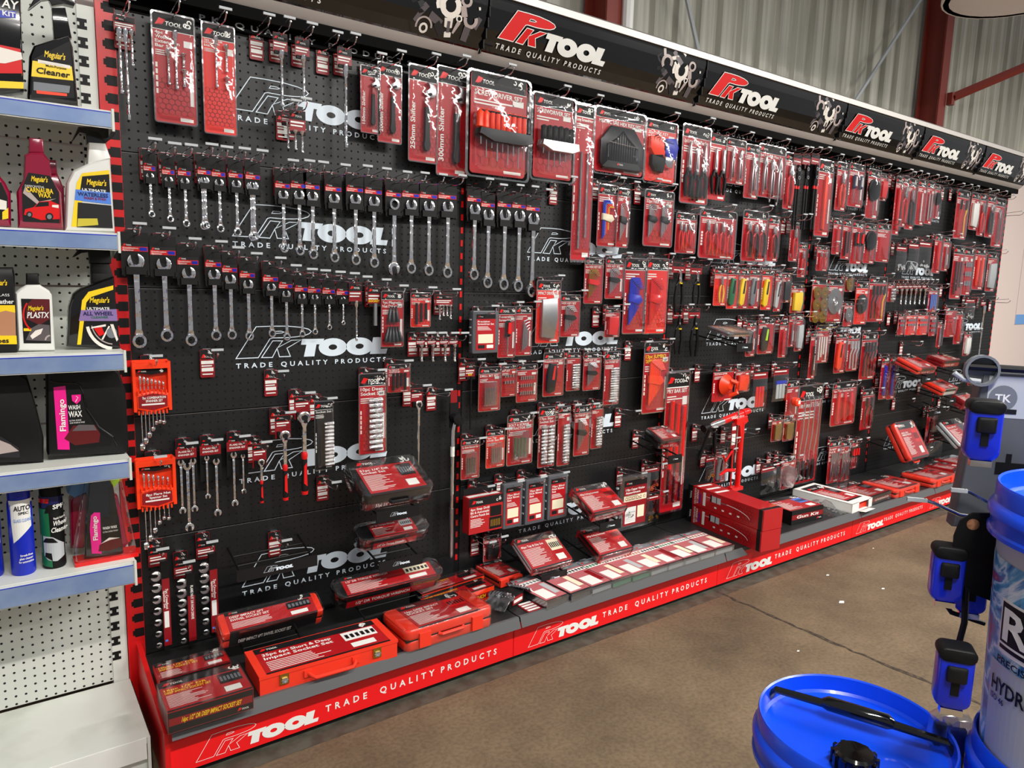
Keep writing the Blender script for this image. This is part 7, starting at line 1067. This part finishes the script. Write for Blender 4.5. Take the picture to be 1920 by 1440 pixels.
# ---------------------------------------------------------------- grease gun, caulking gun
r=thing('grease_gun','red grease gun with black handle lying across two hooks','tool',(2.73,-.12,.735)); MB().tube([(-.08,0,-.02),(-.03,0,-.012),(.02,0,-.005)],[.012,.02,.02],'chrome',12).tube([(-.13,0,-.03),(-.08,0,-.02)],[.02,.012],'black',12).build('head',r); MB().tube([(.02,0,-.005),(.22,0,.03)],.02,'redgloss',14).tube([(.18,0,.024),(.24,0,.032)],[.023,.016],'redgloss',14).build('barrel',r)
MB().tube([(-.04,0,-.03),(-.01,.02,-.1),(0,.02,-.18)],.009,'black',8).tube([(-.08,0,-.04),(-.09,.02,-.12),(-.11,.03,-.2)],.008,'black',8).build('handle',r); mb=MB(); mb.text('GREASE GUN',.12,.012,.013,'white',-.0215,bold=True); mb.build('printing',r)
r=thing('caulking_gun','bright red caulking gun hanging upright above the stacked cartons','tool',(2.86,-.14,.70)); MB().prism([(-.03,.04),(.06,.05),(.07,.02),(.03,.0),(.03,-.08),(.02,-.09),(-.0,0),(-.03,.01)],-.012,.012,'redgloss',.004).build('trigger_grip',r)
mb=MB(); mb.tube([(-.03,0,.02),(-.03,0,-.34)],.004,'redgloss',6).tube([(.03,0,.02),(.03,0,-.34)],.015,'redgloss',12).box(-.04,.055,-.02,.02,-.355,-.335,'redgloss').build('cradle',r); MB().tube([(-.005,0,.1),(-.005,0,-.2)],.004,'chrome',8).tube([(-.005,0,-.34),(.0,0,-.42),(-.01,0,-.47)],[.006,.006,.004],'redgloss',8).build('push_rod',r)
MB().tube([(-.05,-.01,-.13),(-.1,-.01,-.18),(-.12,-.01,-.15)],.006,'redgloss',8).tube([(-.02,-.01,-.24),(-.09,-.01,-.23),(-.14,-.01,-.25)],[.01,.009,.006],'redgloss',8).build('lever',r); MB().box(-.06,-.02,-.005,-.003,-.12,.02,'darkred').quad(-.055,-.025,-.1,-.04,-.0055,'white').quad(-.055,-.025,-.02,.0,-.0055,'white').build('sleeve_card',r)
r=thing('display_hook','empty black wire bracket arm beneath the grease gun','hook',(2.80,0,.62)); hook(r,False,L=.2)
# ---------------------------------------------------------------- bottles on the white shelves
for B in BOTTLES:
    r=thing(B['nm'],B['d'],B['cat'],(B['x'],B['y'],B['z'])); th=B['th']; ys=-th/2
    xs=[a for a,b in B['out']]; zs=[b for a,b in B['out']]
    if th==.05 and 'can' in B['cat']:
        cx=(min(xs)+max(xs))/2; R=(max(xs)-min(xs))/2*.88; H=max(zs); MB().lathe([(R*.9,0),(R,.006),(R,H-.012),(R*.9,H)],B['m'],28,(cx,0,0)).build('can_body',r)
        bend=lambda a,b,e: (a,-math.sqrt(max(0,R*R-min(abs(a-cx),R*.985)**2))-e,b)
        for n,m,t,l in B['parts']: z1=max(b for a,b in l); MB().lathe([(R*.92,H),(R*.92,z1-.012),(R*.7,z1)],m,28,(cx,0,0)).build(n,r)
    else:
        bb=MB().prism(B['out'],-th/2,th/2,B['m'],.012).build({'box':'carton','cloth':'mitt'}.get(B['cat'],'bottle_body'),r); nk=r
        for n,m,t,l in B['parts']:
            if n=='handle_hole':     # cut the grip opening right through the jug
                cu=MB().prism(l,-.2,.2,'black').build('cut')
                for ob_ in (bb,cu): bm_=bmesh.new(); bm_.from_mesh(ob_.data); bmesh.ops.recalc_face_normals(bm_,faces=bm_.faces); bm_.to_mesh(ob_.data); bm_.free()
                mo=bb.modifiers.new('b','BOOLEAN'); mo.object=cu; mo.solver='EXACT'; bpy.context.view_layer.update()
                me=bpy.data.meshes.new_from_object(bb.evaluated_get(bpy.context.evaluated_depsgraph_get())); bb.modifiers.clear(); bb.data=me; bpy.data.objects.remove(cu); continue
            q=MB().prism(l,-t/2,t/2,m,.004).build(n,nk if n=='trigger_head' else r); nk=q if n=='neck' else nk
        for l in B['rid']: MB().tube([(a,ys-.0005,b) for a,b in l],.0022,'blackgloss',6).build('moulded_ridge',bb)
        bend=lambda a,b,e: (a,ys-.0006-e,b)
    mb=MB()
    def sub(l,m,e):
        if th==.05 and 'can' in B['cat']:
            # slice the label into strips so it follows the can
            x0=max(min(a for a,_ in l),cx-R*.98); x1=min(max(a for a,_ in l),cx+R*.98); n=10
            def span(x):
                z=[]
                for i in range(len(l)):
                    (a,b),(c,d)=l[i-1],l[i]
                    if (a-x)*(c-x)<=0 and a!=c: z.append(b+(d-b)*(x-a)/(c-a))
                return (min(z),max(z)) if z else None
            for i in range(n):
                a,c=x0+(x1-x0)*i/n+1e-6,x0+(x1-x0)*(i+1)/n-1e-6; s1,s2=span(a),span(c)
                if s1 and s2: mb.add([bend(a,s1[0],e),bend(c,s2[0],e),bend(c,s2[1],e),bend(a,s1[1],e)],[(0,1,2,3)],m,False)
        else:
            if sum(l[i-1][0]*l[i][1]-l[i][0]*l[i-1][1] for i in range(len(l)))<0: l=l[::-1]
            mb.add([bend(a,b,e) for a,b in l],[tuple(range(len(l)))],m,False)
    for i,(m,l) in enumerate(B['lab']): sub(l,m,.0002+.0002*i)
    for s,x,z,h,fit,m,bo in B['tx']:
        k=len(mb.v); mb.text(s,x,z,h,m,0,bold=bool(bo),fit=fit,shear=.15 if s in("Meguiar's",'Wheel','Cleaner','AY','PLASTX') else 0)
        for q in range(k,len(mb.v)): a,_,b=mb.v[q]; mb.v[q]=bend(a,b,.0018)
    if mb.v: mb.build('printed_label',r)
    if B['cat']=='jug' and B['x']>-.3:
        mb=MB(); mb.text('Flamingo',-.0,0,.014,'white',0,vert=1,bold=True,fit=.088)
        l=B['lab'][1][1]; px=sum(a for a,b in l)/len(l); pz=sum(b for a,b in l)/len(l); mb.v=[(a+px-.002,ys-.0026,b+pz+.006) for a,_,b in mb.v]; mb.build('brand_lettering',r,'white lettering reading upward'); mb=MB(); mb.prism([(-.011,.012),(.011,.012),(.01,-.004),(0,-.014),(-.01,-.004)],ys-.0026,ys-.002,'pink'); mb.tube([(-.003,ys-.003,-.008),(.001,ys-.003,-.001),(.004,ys-.003,.004),(-.001,ys-.003,.008)],.001,'white',4); mb.v=[(a+px+.034,y,b+pz+.048) for a,y,b in mb.v]; mb.build('shield_badge',r)
    if B['nm']=='wash_bottle':
        mb=MB(); l=B['lab'][0][1]; px=sum(a for a,b in l)/len(l); pz=sum(b for a,b in l)/len(l); mb.text('Flamingo',0,0,.012,'white',0,vert=1,bold=True,fit=.07); mb.v=[(a+px,ys-.0026,b+pz+.004) for a,_,b in mb.v]; mb.build('brand_lettering',r,'white lettering reading upward'); MB().prism([(-.075,0),(-.08,.03),(-.045,.25),(.045,.25),(.075,.03),(.07,0)],-.035,.06,'clear',.01).build('shrink_wrap',r); MB().prism([(-.08,0),(-.08,.012),(.08,.012),(.08,0)],-.037,.03,'redgloss',.004).build('red_base',r)
PAIL1=(.775,-1.925,.735)
PAIL2=(.93,-2.195,1.165)
LABA=math.radians(141)
TAPES=[((0.8389, -2.0339, 1.2379),'large bright blue tape measure beside the hanging grey pack',.98),((0.8775, -1.9945, 0.9948),'blue tape measure hanging left of its twin under the black plate',1),((0.9457, -2.0057, 0.9622),'blue tape measure partly hidden by the labelled pail',1),((0.7456, -2.07, 0.898),'lowest blue tape measure above the clear packs',1)]
STRIP=(0.8873, -2.0206, 1.0805)
HK1=(0.9201, -1.9662, 1.0881)
HK2=(0.981, -1.9856, 1.1054)
HK3=(0.9288, -1.9888, 0.9207)
PACK=(1.0356, -1.9899, 1.3099)
ARM=(1.0042, -1.991, 1.3179)
CL1=(0.8842, -2.0121, 0.7531)
CL2=(0.8911, -2.0311, 0.7516)
# ---------------------------------------------------------------- pails in the right foreground
def pail(nm,lab,x,y,zr,R,H,full=True,rot=0):
    r=thing(nm,lab,'pail',(x,y,zr),(0,0,rot)); n=56
    MB().lathe([(R*.93,-.06),(R*.93,-.075),(R*.86,-H),(0,-H)],'pailbody',n).build('pail_body',r)
    mb=MB(); P=[(0,-.03),(R*.9,-.03),(R*.93,-.026),(R*.955,-.002),(R*.975,0),(R*.985,-.004),(R*.985,-.028),(R*1.01,-.032),(R*1.03,-.038),(R*1.03,-.046),(R*1.0,-.05),(R*1.0,-.066),(R*1.02,-.069),(R*1.02,-.075),(R*.92,-.077)]
    mb.lathe(P,'bluelid',n).build('lid',r)
    return r
def lid_fittings(r,R,hdeg,cdeg):
    a=math.radians(hdeg); ca,sa=math.cos(a),math.sin(a); T=lambda u,v,z:(u*ca-v*sa,u*sa+v*ca,z); mb=MB()
    mb.tube([T(-R*.93,.035,-.02),T(-R*.86,.035,-.004),T(-R*.35,.035,-.002)],[.007,.0065,.0075],'blackgloss',8).tube([T(-R*.36,.035,-.002),T(-R*.3,.035,.0),T(R*.3,.035,.0),T(R*.36,.035,-.002)],[.008,.0125,.0125,.008],'blackgloss',10).tube([T(R*.35,.035,-.002),T(R*.86,.035,-.004),T(R*.93,.035,-.02)],[.0075,.0065,.007],'blackgloss',8); mb.build('carry_handle',r,'black moulded carry handle')
    c=math.radians(cdeg); x,y=R*.5*math.cos(c),R*.5*math.sin(c); mb=MB(); mb.lathe([(.03,-.03),(.031,-.014),(.03,-.006),(.026,-.002),(.0,-.0015)],'blackgloss',24,(x,y,0))
    for i in range(12): t=2*PI*i/12; mb.box(-.0035,.0035,-.0345,-.029,-.028,-.007,'blackgloss'); k=len(mb.v)-8; mb.v[k:]=[(x+a_*math.cos(t)-b_*math.sin(t),y+a_*math.sin(t)+b_*math.cos(t),z_) for a_,b_,z_ in mb.v[k:]]
    mb.build('screw_cap',r,'black ribbed screw cap'); MB().lathe([(.03,-.03),(.03,-.026),(.024,-.0255),(.022,-.028),(0,-.028)],'bluelid',24,(x+.06*math.cos(c+1.9),y+.06*math.sin(c+1.9),0)).build('moulded_disc',r)
R1=.152
p1=pail('oil_pail','blue-lidded pail with black handle and ribbed cap, bottom right',*PAIL1,R1,.40); lid_fittings(p1,R1,-68,-150)
pail('oil_pail','pale pail hidden underneath the front blue-lidded pail',PAIL1[0],PAIL1[1],PAIL1[2]-.372,R1*.97,.363)
p2=pail('oil_pail','tall blue-lidded pail with colourful label at the right edge','dummy' and PAIL2[0],PAIL2[1],PAIL2[2],.16,.42); lid_fittings(p2,.16,20,60)
pail('oil_pail','pail hidden underneath the labelled pail at the right edge',PAIL2[0],PAIL2[1],PAIL2[2]-.392,.15,.40)
pail('oil_pail','lowest pail of the stack at the right edge',PAIL2[0],PAIL2[1],PAIL2[2]-.764,.15,.401)
# printed label wrapped round the pail
k=mat('nebula',(.1,.3,.6),.35); t=k.node_tree; b=t.nodes['Principled BSDF']; tc=t.nodes.new('ShaderNodeTexCoord'); nz=t.nodes.new('ShaderNodeTexNoise'); nz.inputs['Scale'].default_value=9; nz.inputs['Detail'].default_value=5; nz.inputs['Distortion'].default_value=2.2
rp=t.nodes.new('ShaderNodeValToRGB'); cr=rp.color_ramp; cols=[(.25,(.02,.02,.12)),(.38,(.02,.12,.4)),(.46,(.1,.4,.65)),(.52,(.75,.85,.9)),(.57,(.05,.25,.55)),(.66,(.45,.03,.12)),(.75,(.8,.5,.4))]
while len(cr.elements)<len(cols): cr.elements.new(.5)
for e,(p_,c_) in zip(cr.elements,cols): e.position=p_; e.color=(*c_,1)
t.links.new(tc.outputs['Object'],nz.inputs['Vector']); t.links.new(nz.outputs['Fac'],rp.inputs[0]); t.links.new(rp.outputs[0],b.inputs['Base Color'])
def wrap(mb,pts_fn,R,a0): pass
def cyl_label(parent):
    Rz=lambda z:.16*(.93-.07*(-z-.075)/.345)+.0008
    mb=MB(); a0,a1=math.radians(60),math.radians(300); n=48
    def patch(z0,z1,A0,A1,m,e,n=24):
        for i in range(n):
            u,v=A0+(A1-A0)*i/n,A0+(A1-A0)*(i+1)/n; mb.add([((Rz(z)+e)*math.cos(q),(Rz(z)+e)*math.sin(q),z) for z,q in ((z0,u),(z0,v),(z1,v),(z1,u))],[(0,1,2,3)],m)
    patch(-.41,-.106,a0,a1,'nebula',0)
    AC=LABA
    patch(-.238,-.158,AC-.09,AC+1.3,'white',.0006); patch(-.232,-.162,AC-.07,AC+1.25,'black',.001); patch(-.2255,-.222,AC-.07,AC+1.25,'white',.0014)
    patch(-.41,-.256,AC-.2,AC+1.35,'lightgrey',.0008)
    def arc_text(s,a,z,h,m,e,fit,bold=True):
        k=len(mb.v); mb.text(s,0,z,h,m,0,al='l',bold=bold,fit=fit)
        for q in range(k,len(mb.v)): x_,_,z_=mb.v[q]; th=a+x_/Rz(z); mb.v[q]=((Rz(z_)+e)*math.cos(th),(Rz(z_)+e)*math.sin(th),z_)
    arc_text('RY',AC-.03,-.192,.048,'white',.002,.1); arc_text('PRECISION',AC-.07,-.248,.010,'black',.0022,.085); arc_text('HYDROL',AC-.13,-.288,.022,'black',.0022,.095); arc_text('ISO 46',AC-.13,-.309,.009,'navy',.0022,.03)
    mb.build('printed_label',parent,'colourful label with black and white lettering')
cyl_label(p2)
# ---------------------------------------------------------------- tape measures on strips beside the pails
def tape(nm_lab,x,y,z,s=1,rz=0):
    r=thing('tape_measure',nm_lab,'tape measure',(x,y,z),(0,0,rz),group='blue tape measures'); mb=MB(); mb.M=Matrix.Scale(s,4); mb.prism(rrect(.046,.088,.014,0,0,4),-.016,.016,'tapeblue',.007); mb.build('case',r)
    mb=MB(); mb.M=Matrix.Scale(s,4); mb.prism(rrect(.048,.02,.009,0,.038,4),-.018,.018,'black',.004).build('rubber_cap',r); mb=MB(); mb.M=Matrix.Scale(s,4); mb.prism(rrect(.026,.024,.003,0,.012),-.024,-.015,'blacksat',.004).box(-.005,.005,-.0185,-.016,-.02,.0,'black'); mb.build('thumb_lock',r); mb=MB(); mb.M=Matrix.Scale(s,4); mb.box(-.014,.014,-.014,.0,-.052,-.043,'chrome').build('end_hook',r); return r
VW=Vector((-.8,-.6,0)).normalized()
for (x,y,z),lb,s in TAPES: tape(lb,x,y,z,s,math.radians(-56))
def facing(nm,lab,cat,p): return thing(nm,lab,cat,p,(0,0,math.radians(-50)))
r=facing('hang_strip','black hang strip with a slotted top behind the labelled pail','display strip',STRIP); mb=MB(); mb.prism([(-.022,-.1),(-.026,-.02),(-.02,.006),(-.004,.02),(.02,.022),(.04,.02),(.04,-.12)],-.002,.002,'black').build('plate',r); MB().lathe([(0,.0),(.009,.0)],'tan',14,(-.002,-.0026,.002),'y').build('slot',r); MB().tube([(.0,0,-.1),(.004,0,-.16),(-.006,0,-.25)],.005,'black',6).build('strap',r)
r=facing('display_hook','chrome shop hook pointing left above the tape measures','hook',HK1); MB().tube([(.06,0,-.012),(.02,0,-.01),(-.02,0,.006),(-.035,0,.01)],.003,'chrome',8).box(-.06,-.03,-.003,.003,.006,.012,'lightgrey').build('wire',r)
r=facing('display_hook','second chrome shop hook pointing left nearer the blue lid','hook',HK2); MB().tube([(.06,0,-.03),(.02,0,-.012),(-.01,0,.003),(-.02,0,.006)],.003,'chrome',8).box(-.04,-.015,-.003,.003,.002,.008,'lightgrey').build('wire',r)
r=facing('display_hook','short black hook below the two tape measures','hook',HK3); MB().tube([(.05,0,-.02),(.0,0,-.008),(-.015,0,.012)],.004,'black',8).build('wire',r)
r=facing('clear_pack','tall hanging grey plastic pack with a round emblem beside the far wall','pack',PACK); w,h=.115,.27
MB().prism([(-.045,0),(.12,.0),(.12,-h),(-.062,-h),(-.06,-h*.9),(-.05,-h*.3)],-.02,.02,'slateclear',.006).build('pack_body',r); mb=MB(); mb.quad(-.035,.1,-.075,-.006,-.0206,'lightgrey').add([(-.012+.021*math.cos(a),-.0212,-.042+.021*math.sin(a)) for a in [i*PI/12 for i in range(24)]][::-1],[tuple(range(24))],'grey'); mb.text('TK',-.012,-.042,.013,'white',-.0216,bold=True).quad(-.034,.01,-.068,-.06,-.0214,'charcoal'); mb.prism([(-.01,-.17),(-.01,-.15),(.004,-.15),(.004,-.135),(.012,-.135),(.012,-.15),(.05,-.15),(.05,-.17)],-.0212,-.0206,'black'); [mb.quad(.0+.008*i,.004+.008*i,-.235,-.205,-.0208,'black') for i in range(6)]; mb.build('printing',r)
r=facing('cable_stand','black display arm with a grey cable tie looped over it','display arm',ARM); MB().tube([(-.05,0,.0),(.2,0,-.004)],.006,'black',8).tube([(-.07,0,-.012),(-.055,0,-.022),(-.03,0,-.024)],.004,'lightgrey',8).build('arm',r); mb=MB(); mb.lathe([(.022,-.006),(.026,-.006),(.026,.006),(.022,.006),(.022,-.006)],'grey',20,(-.03,0,-.006),'y').build('cable_tie',r)
for i,(q,lb) in enumerate(((CL1,'first clear plastic blister with rounded top behind the front pail'),(CL2,'second clear plastic blister with rounded top, nearer the labelled pail'))):
    r=facing('clear_pack',lb,'pack',q); MB().prism([(-.018,0),(-.004,.012),(.018,.012),(.022,0),(.022,-.14),(-.018,-.14)],-.012,.012,'cleardull',.004).prism([(-.01,-.01),(.014,-.01),(.014,-.13),(-.01,-.13)],-.006,.006,'darksteel',.002).build('blister_body',r)
